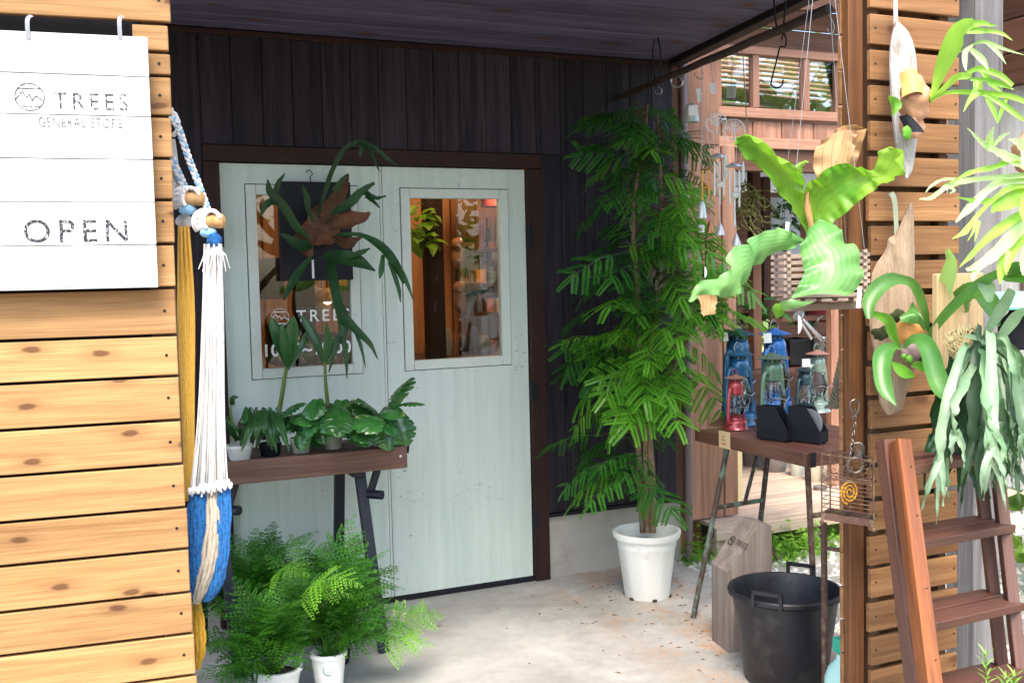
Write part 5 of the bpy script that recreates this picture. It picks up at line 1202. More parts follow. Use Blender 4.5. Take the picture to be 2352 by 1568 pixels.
# ------------------------------------------------------------------ coil burner cage hung on the post
zc = lambda x, y: (1860 + .3925 * x, 952.8 + .3925 * y)
DC = 3.08
cage = thing('coil_cage', 'rusty wire cage with a yellow mosquito coil hung on the post', 'cage', PD(1948, 1200, DC))
def pc2(x, y, d): u, v = zc(x, y); return PD(u, v, DC + d)
W3 = 0.0019
def wire(name, pts, r=W3, mat=None):
    g = MB(); g.tube(pts, r, 6); return g.build(name, mat or M_rust2, cage)
fl_, fr_, bl_, br_ = pc2(70, 575, 0.0), pc2(375, 620, -0.02), pc2(120, 545, 0.10), pc2(370, 585, 0.09)
UPV = V((0, 0, 1)); hh = (625 - 275) * .3925 * MPX(DC)
g = MB(); 
for a, b in ((fl_, fr_), (fr_, br_), (br_, bl_), (bl_, fl_)):
    d = (b - a).normalized(); c = (a + b) / 2 - UPV * 0.008; g.box(c, ((b - a).length, 0.004, 0.020), frame((0, 0, 0), d, UPV).to_3x3() @ Matrix.Rotation(R(90), 3, 'X'))
g.build('base_rim', M_rust2, cage, smooth=False)
g = MB(); q = [p - UPV * 0.014 for p in (fl_, fr_, br_, bl_)]; g.add(q + [p - UPV * 0.003 for p in q], [(0, 1, 2, 3), (7, 6, 5, 4)]); g.build('base_plate', M_rust2, cage, smooth=False)
for p in (fl_, fr_, br_):
    g = MB(); g.ball(p - UPV * 0.026, 0.007, 10); g.build('foot', M_rust2, cage)
for p in (fl_, fr_, bl_, br_): wire('upright', [p, p + UPV * hh], 0.0024)
for k in range(9):
    z = UPV * (0.02 + hh * 0.55 * k / 8)
    wire('side_wire', [fl_ + z, fr_ + z], 0.0013); 
    if k % 2 == 0: wire('side_wire', [fr_ + z, br_ + z], 0.0013); wire('side_wire', [fl_ + z, bl_ + z], 0.0013)
for z in (0.62, 1.0): wire('ring_wire', [p + UPV * hh * z for p in (fl_, fr_, br_, bl_, fl_)], 0.0022)
g = MB()
def netpanel(a, b, z0, z1, nx, nz):
    d = (b - a)
    for j in range(nz):
        for i in range(nx):
            u0 = (i + (0.5 if j % 2 else 0)) / nx
            def q(u, w): return a + d * min(1, max(0, u)) + UPV * (z0 + (z1 - z0) * w)
            w0, w1, w2 = j / nz, (j + 0.66) / nz, (j + 1) / nz
            g.stick(q(u0, w0 + 0.02), q(u0, w1 - 0.3 / nz), 0.0009, 4); g.stick(q(u0, w1 - 0.3 / nz), q(u0 + 0.5 / nx, w2), 0.0009, 4); g.stick(q(u0, w1 - 0.3 / nz), q(u0 - 0.5 / nx, w2), 0.0009, 4)
netpanel(fl_, fr_, hh * 0.6, hh, 7, 4); netpanel(bl_, br_, hh * 0.3, hh, 6, 5); netpanel(fr_, br_, hh * 0.3, hh, 4, 5)
tag(g.build('wire_netting', M_rust2, cage), kind='stuff')
M_coil = plain('yellow_coil', (0.62, 0.30, 0.02), 0.8, var=0.15, vs=40)
g = MB(); cc = pc2(233, 452, 0.04); pts = []
for i in range(110):
    a = i / 109 * 6.283 * 2.7; r = 0.006 + 0.029 * i / 109; pts.append(cc + V((math.cos(a) * r, 0.0, math.sin(a) * r * 1.05)))
g.tube(pts, 0.0032, 7)
o = g.build('mosquito_coil', M_coil, None, origin=cc); tag(o, 'yellow spiral mosquito coil standing inside the rusty wire cage', 'mosquito coil')
M_steel = plain('dull_steel', (0.17, 0.155, 0.14), 0.4, 0.9, var=0.3)
ch = thing('chain', 'steel chain and ring holding the cage on the post', 'chain', pc2(250, -20, 0.02))
P = [PD(x, y, 3.10) for x, y in catmull([(1963, 940), (1964, 970), (1958, 1010), (1954, 1050)], 13)]
for i in range(12):
    g = MB(); a, b = P[i], P[i + 1]; d = (b - a); s_ = V((0.004, 0, 0)) if i % 2 else V((0, 0.004, 0)); m_ = (a + b) / 2
    g.tube([a - d * 0.1, m_ - d * 0.3 + s_, m_ + d * 0.3 + s_, b + d * 0.1, m_ + d * 0.3 - s_, m_ - d * 0.3 - s_, a - d * 0.1], 0.0013, 5); g.build('chain_link', M_steel, ch)
g = MB(); g.tube([PD(x, y, 3.10) for x, y in catmull([(1960, 948), (1953, 935), (1955, 922), (1966, 918), (1973, 930), (1970, 945), (1958, 958)], 22)], 0.0028, 8); g.build('s_hook', M_steel, ch)
g = MB(); c = pc2(282, 215, 0.02); g.lathe(c - UPV * 0.02, [(0.017, 0), (0.019, 0.004), (0.019, 0.042), (0.012, 0.048)], 20, cap=False); tag(g.build('glass_jar', M_lglass, None, origin=c), 'small clear glass jar hung on chain above the cage', 'jar')
g = MB(); g.tube([pc2(265 + 45 * math.cos(k / 20 * 6.283), 295 + 45 * math.sin(k / 20 * 6.283), -0.01) for k in range(21)], 0.0045, 8); g.build('ring', M_steel, ch)

# ------------------------------------------------------------------ stepladder
M_lad = wood('dark_red_ladder_wood', (0.060, 0.022, 0.016), (0.13, 0.052, 0.035), rough=0.5, tint=0.2, blotch=0.4, bl=(0.20, 0.07, 0.02), spec=0.5)
M_ladf = wood('orange_grained_ladder_wood', (0.055, 0.018, 0.009), (0.30, 0.085, 0.015), rough=0.45, tint=0.1, blotch=0.3, spec=0.5)
lad = thing('stepladder', 'dark red wooden stepladder leaning at the brown slatted screen', 'ladder', PD(2150, 1500, 2.6))
def plank2(name, a, b, w, t, mat, side):
    d = (b - a); L = d.length
    return board(name, lad, mat, (a + b) / 2, d, side, L, w, t, 0.002)
def ext(a, b, f): return a + (b - a) * f
A0, A1 = PD(2067, 1013, 2.72), PD(2136, 1568, 2.50); plank2('front_stile', A0, ext(A0, A1, 2.3), 0.038, 0.055, M_ladf, (1, -0.25, 0))
B0, B1 = PD(2034, 1010, 2.77), PD(2103, 1568, 2.66); plank2('rear_stile', B0, ext(B0, B1, 2.2), 0.036, 0.05, M_lad, (1, -0.25, 0))
C0, C1 = PD(2280, 985, 3.02), PD(2345, 1568, 2.82); plank2('front_stile', C0, ext(C0, C1, 2.2), 0.030, 0.06, M_lad, (1, -0.8, 0))
E0, E1_ = PD(2240, 985, 3.07), PD(2305, 1568, 2.95); plank2('rear_stile', E0, ext(E0, E1_, 2.1), 0.030, 0.055, M_lad, (1, -0.8, 0))
def rung(l0, l1, yl, r0, r1, yr, name, h=0.024):
    fl2 = (yl - 1012) / 556; fr2 = (yr - 985) / 583
    a, b = l0 + (l1 - l0) * fl2, r0 + (r1 - r0) * fr2; d = (b - a)
    board(name, lad, M_lad, (a + b) / 2, d, (0, 0, 1), d.length, h, 0.07, 0.002)
for yl, yr in ((1080, 1048), (1256, 1218), (1440, 1395), (1600, 1540)): rung(A0, A1, yl, C0, C1, yr, 'front_rung', 0.022)
for yl, yr in ((1058, 1036), (1235, 1200), (1412, 1370), (1580, 1535)): rung(B0, B1, yl, E0, E1_, yr, 'rear_rung', 0.020)
for f in (0.11, 0.32, 0.62, 0.9):
    for a, b in ((A0, A1), (B0, B1)):
        p = a + (b - a) * f; g = MB(); n_ = (EYE - p).normalized(); g.lathe(p + V((0, -0.0285, 0)), [(0.005, -0.002), (0.005, 0.0015)], 8, Matrix.Rotation(R(90), 3, 'X')); g.build('plug', M_nail, lad)
# sprig of a young plant before the ladder
M_sprig = leaf('young_sprig_green', (0.16, 0.36, 0.05), (0.28, 0.50, 0.10), trans=0.4)
sp_ = thing('rosemary_sprig', 'small bright green sprig growing up at the bottom right corner', 'plant', PD(2300, 1640, 2.35))
for (x0, y0, x1, y1) in ((2275, 1640, 2262, 1500), (2300, 1640, 2310, 1555), (2325, 1650, 2330, 1550)):
    a, b = PD(x0, y0, 2.35), PD(x1, y1, 2.3); g = MB(); g.stick(a, b, 0.0015, 6); g.build('stem', M_stem, sp_)
    for k in range(20):
        p = a.lerp(b, 0.35 + 0.65 * k / 19); az = k * 2.4; d = V((math.cos(az), math.sin(az), 0.55 + 0.6 * k / 19)).normalized() * 0.03
        g = MB(); g.ribbon([p, p + d * 0.5, p + d + V((0, 0, -0.004))], [0.002, 0.005, 0.0006], nh=(0, 0, 1), n=5, m=3); g.build('leaf', M_sprig, sp_)
# ------------------------------------------------------------------ great staghorn in the slatted basket
M_big = leaf('broad_frond_green', (0.10, 0.28, 0.024), (0.28, 0.45, 0.055), rough=0.42, trans=0.42, tint=0.1, vs=5, spec=0.4, vein=0.30, nv=7, vc=(0.045, 0.15, 0.02))
M_bigs = leaf('silvery_frond_green', (0.075, 0.235, 0.06), (0.16, 0.34, 0.11), rough=0.42, trans=0.3, tint=0.1, vein=0.45, nv=9, vc=(0.27, 0.42, 0.20), vs=5, spec=0.6)
M_dry = leaf('dry_brown_frond', (0.33, 0.17, 0.075), (0.52, 0.31, 0.17), rough=0.8, trans=0.2, tint=0.1, vein=0.5, nv=5, vc=(0.20, 0.09, 0.04), vs=4)
big = thing('great_staghorn', 'huge staghorn fern with broad ruffled fronds growing from a hanging slatted basket', 'fern', PD(1863, 560, 2.95))
DB = 2.95
def S(name, mat, A, B, **k): g = MB(); g.sheet(A, B, **k); return g.build(name, mat, big, sharp=0)
def dd(pts, d0, d1): n = len(pts); return [(x, y, d0 + (d1 - d0) * i / (n - 1)) for i, (x, y) in enumerate(pts)]
S('dry_frond', M_dry, dd([(1890, 520), (1880, 440), (1868, 385), (1872, 345), (1888, 325), (1915, 312)], DB + .10, DB + .14), dd([(1915, 500), (1950, 440), (1966, 382), (1978, 340), (1990, 300), (1972, 288)], DB + .12, DB + .05), bulge=0.03, ripple=0.012, freq=4)
S('dry_frond', M_dry, dd([(1890, 520), (1900, 420), (1914, 340), (1918, 310), (1924, 292)], DB + .08, DB + .10), dd([(1900, 520), (1930, 440), (1955, 370), (1968, 320), (1973, 290)], DB + .08, DB + .06), bulge=0.015, ripple=0.010, freq=5)
S('frond', M_big, dd([(1860, 540), (1838, 503), (1814, 472), (1785, 437), (1762, 402), (1718, 365), (1695, 342), (1688, 327), (1694, 318)], DB, DB - .10), dd([(1868, 545), (1863, 512), (1854, 480), (1845, 446), (1850, 423), (1835, 392), (1795, 370), (1768, 340), (1732, 316)], DB + .03, DB - .12), bulge=-0.025, ripple=0.010, freq=5, n=50)
S('frond', M_big, dd([(1850, 425), (1844, 400), (1846, 378), (1858, 372)], DB + .06, DB + .05), dd([(1815, 400), (1812, 388), (1830, 378), (1850, 368)], DB + .05, DB + .05), n=10, m=7, bulge=0.01, ripple=0.004)
S('frond', M_big, dd([(1876, 545), (1863, 500), (1848, 440), (1860, 416), (1876, 410), (1897, 388), (1930, 377), (1950, 376), (1984, 391), (2008, 381), (2024, 348), (2034, 340)], DB, DB - .12), dd([(1884, 548), (1900, 520), (1918, 508), (1937, 494), (1958, 475), (1980, 457), (2003, 440), (2024, 424), (2046, 414), (2062, 408), (2072, 392), (2062, 366)], DB + .02, DB - .20), bulge=-0.03, ripple=0.011, freq=6, n=60)
S('frond', M_bigs, dd([(1866, 560), (1840, 545), (1814, 530), (1790, 527), (1744, 533), (1722, 559), (1686, 568), (1669, 608), (1658, 637), (1605, 648), (1580, 690)], DB - .02, DB - .42), dd([(1860, 566), (1828, 563), (1776, 585), (1745, 600), (1722, 620), (1712, 645), (1700, 670), (1672, 682), (1646, 680), (1608, 680), (1588, 700)], DB - .02, DB - .44), bulge=0.014, ripple=0.010, freq=6, n=60, m=41, veins=0.0, nv=9)
S('dry_frond', M_dry, dd([(1646, 678), (1650, 690), (1642, 708), (1640, 722)], DB - .38, DB - .36), dd([(1600, 680), (1606, 695), (1612, 715), (1618, 728)], DB - .41, DB - .39), n=10, m=9, bulge=-0.02, ripple=0.004)
S('frond', M_bigs, dd([(1868, 556), (1850, 562), (1836, 576), (1843, 600), (1846, 630), (1832, 658), (1816, 688)], DB - .03, DB - .22), dd([(1872, 552), (1880, 520), (1905, 508), (1930, 527), (1940, 550), (1968, 570), (1977, 600), (1980, 640), (1962, 668), (1944, 686)], DB - .03, DB - .20), bulge=0.022, ripple=0.010, freq=5, n=60, m=41, veins=0.0, nv=10)
S('frond', M_bigs, dd([(1816, 686), (1840, 692), (1871, 693)], DB - .22, DB - .24), dd([(1800, 690), (1786, 700), (1776, 712)], DB - .22, DB - .18), n=8, m=7, bulge=0.01, ripple=0.002)
S('frond', M_big, dd([(1812, 695), (1806, 710), (1798, 722), (1788, 730)], DB - .20, DB - .18), dd([(1782, 696), (1774, 705), (1776, 718), (1782, 730)], DB - .2, DB - .18), n=10, m=7, bulge=0.02, ripple=0.001)
g = MB(); g.sheet(dd([(1846, 440), (1850, 490), (1862, 540), (1866, 568)], DB - .01, DB - .03), dd([(1858, 440), (1866, 500), (1876, 540), (1876, 568)], DB - .02, DB - .03), n=12, m=7, bulge=0.02); g.build('sheath', M_dry, big, sharp=0)
bk = thing('slatted_basket', 'square slatted wooden orchid basket hung on thin wires', 'basket', PD(1850, 700, DB + .06))
M_bask = wood('pale_basket_wood', (0.28, 0.20, 0.17), (0.42, 0.32, 0.27), tint=0.2)
bc = PD(1880, 640, DB + 0.13); bc.z = 0
zb0, zb1 = PD(1812, 690, DB).z, PD(1812, 582, DB).z
bw_ = 0.215; m = Matrix.Rotation(-0.50, 3, 'Z')
def bp(x, y, z): return V((bc.x, bc.y, 0)) + m @ V((x, y, 0)) + V((0, 0, z))
for k in range(7):
    z = zb0 + 0.012 + (zb1 - zb0 - 0.02) * k / 6
    for sg_ in (1, -1):
        board('slat', bk, M_bask, bp(0, sg_ * bw_ / 2, z), m @ V((1, 0, 0)), (0, 0, 1), bw_ + 0.03, 0.0115, 0.011, 0.001)
        board('slat', bk, M_bask, bp(sg_ * bw_ / 2, 0, z + 0.010), m @ V((0, 1, 0)), (0, 0, 1), bw_ + 0.03, 0.0095, 0.011, 0.001)
for k in range(5): board('floor_slat', bk, M_bask, bp((k - 2) * 0.045, 0, zb0 - 0.002), m @ V((0, 1, 0)), (1, 0, 0), bw_ + 0.02, 0.03, 0.009, 0.001)
g = MB(); g.ball(bp(0, 0, (zb0 + zb1) / 2 + 0.004), 0.088, 14, (1, 1, 0.66), 0.3); g.build('moss_fill', plain('orange_bark_moss', (0.22, 0.10, 0.035), 0.95, var=0.6, vs=60, bump=1.0, dirt=(0.12, 0.16, 0.03)), bk)
M_thin = plain('thin_steel_wire', (0.30, 0.31, 0.33), 0.4, 0.8)
top = PD(1925, -200, DB + 0.02); top.z = 2.67; top.y = 2.46
for sx, sy in ((1, 1), (1, -1), (-1, 1), (-1, -1)): stickp('wire', bp(sx * bw_ / 2, sy * bw_ / 2, zb1 + 0.01), V((top.x, top.y, 2.67)), 0.0009, M_thin, bk)
board('shelf_bar', None, M_bask, PD(1895, 703, DB + .10), (1, -0.05, 0), (0, 0, 1), 0.27, 0.022, 0.022, 0.002)
tag(bpy.data.objects['shelf_bar'], 'thin wooden bar hanging crosswise below the slatted basket', 'bar')

# ------------------------------------------------------------------ driftwood and ferns mounted on the brown screen
M_drift = wood('pale_driftwood', (0.24, 0.165, 0.11), (0.42, 0.32, 0.23), axis=2, rough=0.9, bump=0.8, blotch=0.5, bl=(0.34, 0.25, 0.17), tint=0.0)
M_drift2 = wood('bleached_driftwood', (0.30, 0.26, 0.22), (0.62, 0.60, 0.57), axis=2, rough=0.9, bump=0.7, blotch=0.5, bl=(0.16, 0.15, 0.14), tint=0.0)
M_up = leaf('fresh_frond_green', (0.10, 0.30, 0.03), (0.19, 0.43, 0.06), rough=0.35, trans=0.4, tint=0.25, vein=0.4, nv=1, vc=(0.22, 0.42, 0.12))
M_lime = leaf('lime_frond_green', (0.22, 0.45, 0.06), (0.38, 0.58, 0.14), rough=0.4, trans=0.45, tint=0.3)
M_pale = leaf('pale_frond_green', (0.36, 0.55, 0.24), (0.52, 0.66, 0.42), rough=0.45, trans=0.4, tint=0.2)
M_mint2 = leaf('grey_green_frond', (0.06, 0.145, 0.075), (0.14, 0.24, 0.145), rough=0.45, trans=0.25, tint=0.9)
M_mid = leaf('mid_frond_green', (0.055, 0.185, 0.040), (0.12, 0.28, 0.065), rough=0.40, trans=0.3, tint=0.3, spec=0.6)
def slab(mb, L, Rr, D, th):
    """a split log face: lofted slab with depth"""
    a = catmull(L, 22); b = catmull(Rr, 22); rows = []
    for p, q in zip(a, b):
        row = []
        for j in range(13):
            w = j / 12 * 2 * math.pi
            u = 0.5 - 0.5 * math.cos(w); z = -math.sin(w) * th * (0.6 + 0.5 * noise.noise(V((p[0] * .03, p[1] * .03, j))))
            x, y = p[0] + (q[0] - p[0]) * u, p[1] + (q[1] - p[1]) * u
            row.append(PD(x, y, D + z + 0.006 * noise.noise(V((x * .05, y * .05, 3)))))
        rows.append(row)
    mb.grid(rows)
DS = 3.22
f1_ = thing('mounted_staghorn', 'staghorn with dark netted root ball on tall bleached driftwood, top of the screen', 'fern', PD(2085, 260, 3.1))
g = MB(); slab(g, [(2056, 48), (2044, 104), (2043, 160), (2046, 240), (2056, 330), (2068, 385), (2078, 408)], [(2062, 48), (2088, 76), (2103, 121), (2108, 180), (2112, 260), (2104, 340), (2096, 390), (2086, 410)], 3.13, 0.05); g.build('driftwood', M_drift2, f1_)
g = MB(); g.strap([(2057, -25, 3.16), (2057, 20, 3.16), (2058, 55, 3.14)], [9, 9, 9], cup=0); g.build('hanging_strap', M_strap, f1_)
M_sh1 = plain('tan_pink_shield', (0.52, 0.27, 0.16), 0.6, var=0.45, vs=7, bump=0.35, dirt=(0.26, 0.10, 0.04), dl=(0.45, 0.62))
g = MB(); c = PD(2103, 225, 3.04); g.ball(c, 46 * MPX(3.04), 20, (0.80, 0.7, 1.05), 0.35); g.ball(PD(2095, 285, 3.06), 33 * MPX(3.04), 14, (0.95, 0.7, 1.05), 0.3); g.build('shield', M_sh1, f1_)
g = MB(); g.sheet(dd([(2066, 170), (2070, 195), (2070, 225)], 3.03, 3.0), dd([(2102, 160), (2118, 190), (2125, 220)], 3.03, 3.0), n=10, m=9, bulge=0.03, ripple=0.004); g.build('shield_lip', plain('ochre_shield_edge', (0.50, 0.27, 0.08), 0.6), f1_, sharp=0)
g = MB(); g.sheet(dd([(2064, 266), (2075, 290), (2085, 305)], 2.99, 2.98), dd([(2082, 262), (2108, 282), (2121, 305)], 2.97, 2.98), n=8, m=7, bulge=0.015); g.build('root_net', M_black, f1_, sharp=0)
g = MB(); g.ball(PD(2083, 305, 2.97), 13 * MPX(3), 10, (1, 0.5, 1.2), 0.2); g.build('bud', M_up, f1_)
g = MB(); g.sheet(dd([(2041, 216), (2045, 240), (2046, 268)], 3.03, 3.03), dd([(2056, 222), (2068, 245), (2060, 265)], 3.0, 3.0), n=8, m=6, bulge=0.012); g.build('shield', M_up, f1_, sharp=0)
def zA(x, y): return 2041.7 + .2314 * x, .2314 * y
def fr(par, mat, parts, conv, D0, D1, name='frond', **k):
    g = MB()
    for i, (pts, ws) in enumerate(parts):
        n = len(pts); pix = []
        for j, (x, y) in enumerate(pts):
            u, v = conv(x, y); pix.append((u, v, D0 + (D1 - D0) * (j / (n - 1) if i == 0 else 0.75 + 0.25 * j / (n - 1))))
        g.strap(pix, [w * abs(conv(1, 0)[0] - conv(0, 0)[0]) for w in ws], seed=i, **k)
    return g.build(name, mat, par)
kw = dict(cup=0.22, n=16, m=5)
fr(f1_, M_lime, [([(400, 1010), (450, 900), (520, 700), (620, 480), (720, 310), (840, 240)], [20, 60, 130, 190, 200, 110]), ([(800, 250), (930, 235), (1010, 255), (1080, 255)], [90, 60, 30, 3]), ([(780, 300), (900, 310), (1010, 312), (1130, 340), (1228, 405)], [90, 60, 46, 34, 3])], zA, 3.02, 2.75, **kw)
fr(f1_, M_lime, [([(395, 1010), (560, 870), (690, 775), (810, 770)], [16, 60, 100, 70]), ([(780, 730), (860, 690), (930, 690), (1100, 750), (1230, 850)], [50, 50, 70, 60, 40]), ([(810, 790), (960, 795), (1120, 840), (1240, 890)], [30, 40, 56, 10]), ([(920, 710), (1020, 830), (1120, 920)], [40, 60, 10])], zA, 3.02, 2.8, **kw)
fr(f1_, M_lime, [([(380, 1030), (560, 925), (800, 920), (1000, 935), (1200, 960), (1400, 1030)], [20, 40, 56, 60, 60, 50]), ([(950, 940), (1100, 1020), (1250, 1130), (1340, 1200)], [40, 56, 56, 30]), ([(960, 960), (1040, 1100), (1080, 1230)], [26, 50, 5]), ([(1180, 960), (1120, 1100), (1080, 1230)], [30, 40, 5])], zA, 3.02, 2.7, **kw)
fr(f1_, M_pale, [([(700, 520), (850, 440), (960, 418), (1150, 490), (1345, 548)], [10, 26, 40, 30, 3]), ([(970, 425), (1080, 520), (1165, 640)], [26, 40, 3]), ([(830, 450), (760, 520), (755, 620), (765, 705)], [20, 50, 46, 10]), ([(800, 480), (920, 590), (990, 700)], [40, 66, 8])], zA, 2.85, 2.75, **kw)
fr(f1_, M_lime, [([(880, 800), (880, 900), (800, 1000), (740, 1110)], [80, 90, 46, 6])], zA, 2.88, 2.84, **kw)

f2_ = thing('mounted_staghorn', 'glossy strap leaved staghorn with round brown shield on pointed pale driftwood', 'fern', PD(2080, 770, 3.1))
def zB(x, y): return 1905.6 + .3472 * x, 453.7 + .3472 * y
g = MB(); slab(g, [(2090, 466), (2076, 492), (2058, 537), (2041, 547), (2034, 575), (2006, 617), (1999, 662), (1996, 731), (2003, 790), (2014, 860), (2020, 925), (2037, 952)], [(2096, 466), (2099, 490), (2100, 540), (2101, 600), (2100, 650), (2106, 720), (2105, 800), (2100, 850), (2090, 880), (2080, 910), (2072, 940), (2046, 953)], 3.17, 0.035); g.build('driftwood', M_drift, f2_)
g = MB(); g.strap([(2046, 452, 3.2), (2048, 445, 3.19), (2055, 460, 3.18), (2058, 500, 3.18), (2060, 545, 3.18)], [12, 12, 11, 10, 10], cup=0); g.build('hanging_strap', plain('olive_webbing', (0.30, 0.34, 0.25), 0.8), f2_)
u = MPX(3.06)
g = MB(); g.ball(PD(2090, 760, 3.08), 36 * u, 18, (1, 0.8, 0.95), 0.15); g.build('shield', plain('orange_brown_shield', (0.50, 0.22, 0.06), 0.5, var=0.5, vs=9, dirt=(0.28, 0.10, 0.03)), f2_)
g = MB(); g.ball(PD(2092, 808, 3.04), 27 * u, 16, (1, 0.8, 0.9), 0.15); g.build('shield', plain('mauve_shield', (0.22, 0.14, 0.14), 0.55, var=0.3), f2_)
g = MB(); g.sheet(dd([*map(lambda p: zB(*p), [(455, 790), (480, 770), (520, 745), (545, 690)])], 3.04, 3.04), dd([*map(lambda p: zB(*p), [(470, 830), (560, 830), (630, 880), (640, 930)])], 3.02, 3.02), n=12, m=9, bulge=0.03, ripple=0.003); g.build('shield', M_mid, f2_, sharp=0)
g = MB(); g.ball(PD(*zB(528, 1068), 2.99), 9 * u, 10, (1.1, 0.8, 1), 0.2); g.ball(PD(*zB(490, 1050), 3.0), 7 * u, 10); g.build('bud', M_up, f2_)
M_moss = plain('dark_moss', (0.04, 0.05, 0.015), 0.95, var=0.7, vs=80, bump=1.0)
for x, y, r in ((455, 780, 13), (345, 895, 14)):
    g = MB(); g.ball(PD(*zB(x, y), 3.10), r * u * 1.3, 12, (1.3, 0.6, 0.8), 0.5); g.build('moss', M_moss, f2_)
k2 = dict(cup=0.18, n=20, m=7)
fr(f2_, M_mid, [([(655, 900), (640, 800), (600, 660), (545, 570), (470, 545), (400, 545), (310, 610), (262, 700), (262, 800)], [14, 40, 60, 66, 70, 100, 110, 90, 40])], zB, 3.06, 2.9, **k2)
fr(f2_, M_up, [([(222, 745), (300, 775), (385, 820), (425, 920), (470, 995)], [8, 46, 80, 52, 14])], zB, 2.92, 3.04, **k2)
fr(f2_, M_mid, [([(480, 1000), (415, 985), (355, 1040), (345, 1150), (370, 1270), (440, 1375)], [16, 60, 120, 110, 100, 6])], zB, 3.03, 2.9, **k2)
fr(f2_, M_up, [([(415, 1085), (460, 1130), (510, 1170), (558, 1185)], [12, 66, 76, 22])], zB, 3.0, 2.9, **k2)
fr(f2_, M_mid, [([(485, 1000), (545, 940), (620, 950), (668, 1040), (700, 1160), (750, 1280), (805, 1365)], [14, 60, 100, 120, 126, 120, 14])], zB, 3.03, 2.78, **k2)
fr(f2_, M_up, [([(540, 1110), (580, 1108), (628, 1148)], [10, 60, 24])], zB, 3.0, 2.93, **k2)
fr(f2_, M_mid, [([(655, 930), (730, 820), (840, 700), (980, 580), (1110, 510), (1200, 490)], [40, 60, 70, 72, 66, 70]), ([(1140, 495), (1220, 520), (1300, 560)], [60, 120, 20]), ([(1150, 490), (1230, 470), (1330, 455)], [40, 90, 10])], zB, 3.05, 2.7, **k2)
fr(f2_, M_pale, [([(700, 800), (740, 680), (780, 540), (800, 430), (775, 345)], [60, 90, 100, 76, 30])], zB, 3.05, 2.9, **k2)
fr(f2_, M_mid, [([(770, 720), (840, 640), (890, 570)], [40, 50, 8])], zB, 3.03, 2.95, **k2)
fr(f2_, M_mid, [([(850, 750), (890, 690), (940, 640), (1010, 640), (1070, 720), (1120, 850)], [30, 150, 170, 120, 120, 20])], zB, 3.05, 2.8, **k2)

f3_ = thing('mounted_staghorn', 'grey green staghorn with lumpy moss ball and long drooping forked fronds on plain board', 'fern', PD(2250, 800, 2.85))
bo = board('mounting_board', f3_, wood('new_pine_board', (0.50, 0.33, 0.17), (0.66, 0.48, 0.28), tint=0), PD(2200, 745, 3.02), (0, 0, 1), (1, -0.2, 0), 0.30, 0.155, 0.025)
g = MB(); rr = random.Random(3); c = PD(2213, 790, 2.88)
g.ball(c, 42 * MPX(2.88), 16, (1.1, 0.7, 0.85), 0.4)
g.build('root_ball', plain('tan_root_moss', (0.38, 0.29, 0.13), 0.95, var=0.5, vs=50, bump=1.0, dirt=(0.12, 0.07, 0.02)), f3_)
g = MB()
for k in range(420):
    d = V((rr.gauss(0, 1), -abs(rr.gauss(0, 1)), rr.gauss(0, 1))).normalized(); p = c + V((d.x * 0.056, d.y * 0.036, d.z * 0.043)); t = d.orthogonal().normalized() * 0.014 + V((rr.gauss(0, .006), rr.gauss(0, .004), rr.gauss(0, .006)))
    g.tube([p - t, p + d * 0.006, p + t], 0.0013, 4)
tag(g.build('root_fibre', plain('straw_roots', (0.50, 0.40, 0.20), 0.9, var=0.5, vs=40), f3_), kind='stuff')
B0_ = PD(2258, 785, 2.84)
def zC(x, y): return 1905.6 + .3472 * x, 453.7 + .3472 * y
M_mintl = leaf('silver_frond_green', (0.17, 0.285, 0.19), (0.30, 0.41, 0.31), rough=0.5, trans=0.25, tint=0.3)
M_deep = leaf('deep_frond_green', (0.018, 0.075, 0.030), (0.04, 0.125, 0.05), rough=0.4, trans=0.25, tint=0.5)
rr = random.Random(14)
for k in range(46):
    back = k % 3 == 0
    a = rr.uniform(-1, 1) + 0.15; a = max(-1.05, min(1.25, a))
    L = rr.uniform(250, 410) * (0.80 if abs(a) > 0.8 else 1.0)
    x0, y0 = 2255 + rr.gauss(0, 12), 790 + rr.gauss(0, 14)
    x1, y1 = x0 + a * rr.uniform(45, 75), y0 - rr.uniform(-30, 35) + 30
    x2, y2 = x0 + a * rr.uniform(80, 160), y0 + L * 0.45
    x3, y3 = x0 + a * rr.uniform(80, 185) + rr.gauss(0, 22), y0 + L * 0.95
    Dn = 2.84 + (rr.uniform(0.02, 0.14) if back else rr.uniform(-0.26, -0.04))
    w = rr.uniform(15, 26)
    g = MB(); g.strap([(x0, y0, 2.84), (x1, y1, (2.84 + Dn) / 2), (x2, y2, Dn), ((x2 + x3) / 2, (y2 + y3) / 2, Dn)], [w * 0.35, w * 0.8, w * 1.25, w * 0.8], n=18, cup=0.2, wave=0.006, seed=k, twist=rr.uniform(-1.6, 1.6))
    xm, ym = (x2 * 0.6 + x3 * 0.4), (y2 * 0.6 + y3 * 0.4)
    for s_ in (-1, 1):
        e = rr.uniform(12, 34) * s_
        g.strap([(xm, ym, Dn), ((xm + x3) / 2 + e * 0.7, (ym + y3) / 2, Dn - 0.01), (x3 + e + rr.gauss(0, 5), y3 + rr.uniform(-20, 25), Dn - 0.015 * s_)], [w * 0.75, w * 0.55, 1.5], n=12, cup=0.2, wave=0.003, seed=k + s_, twist=rr.uniform(-1.8, 1.8))
    g.build('frond', M_deep if back else (M_mintl if rr.random() < 0.35 else M_mint2), f3_)
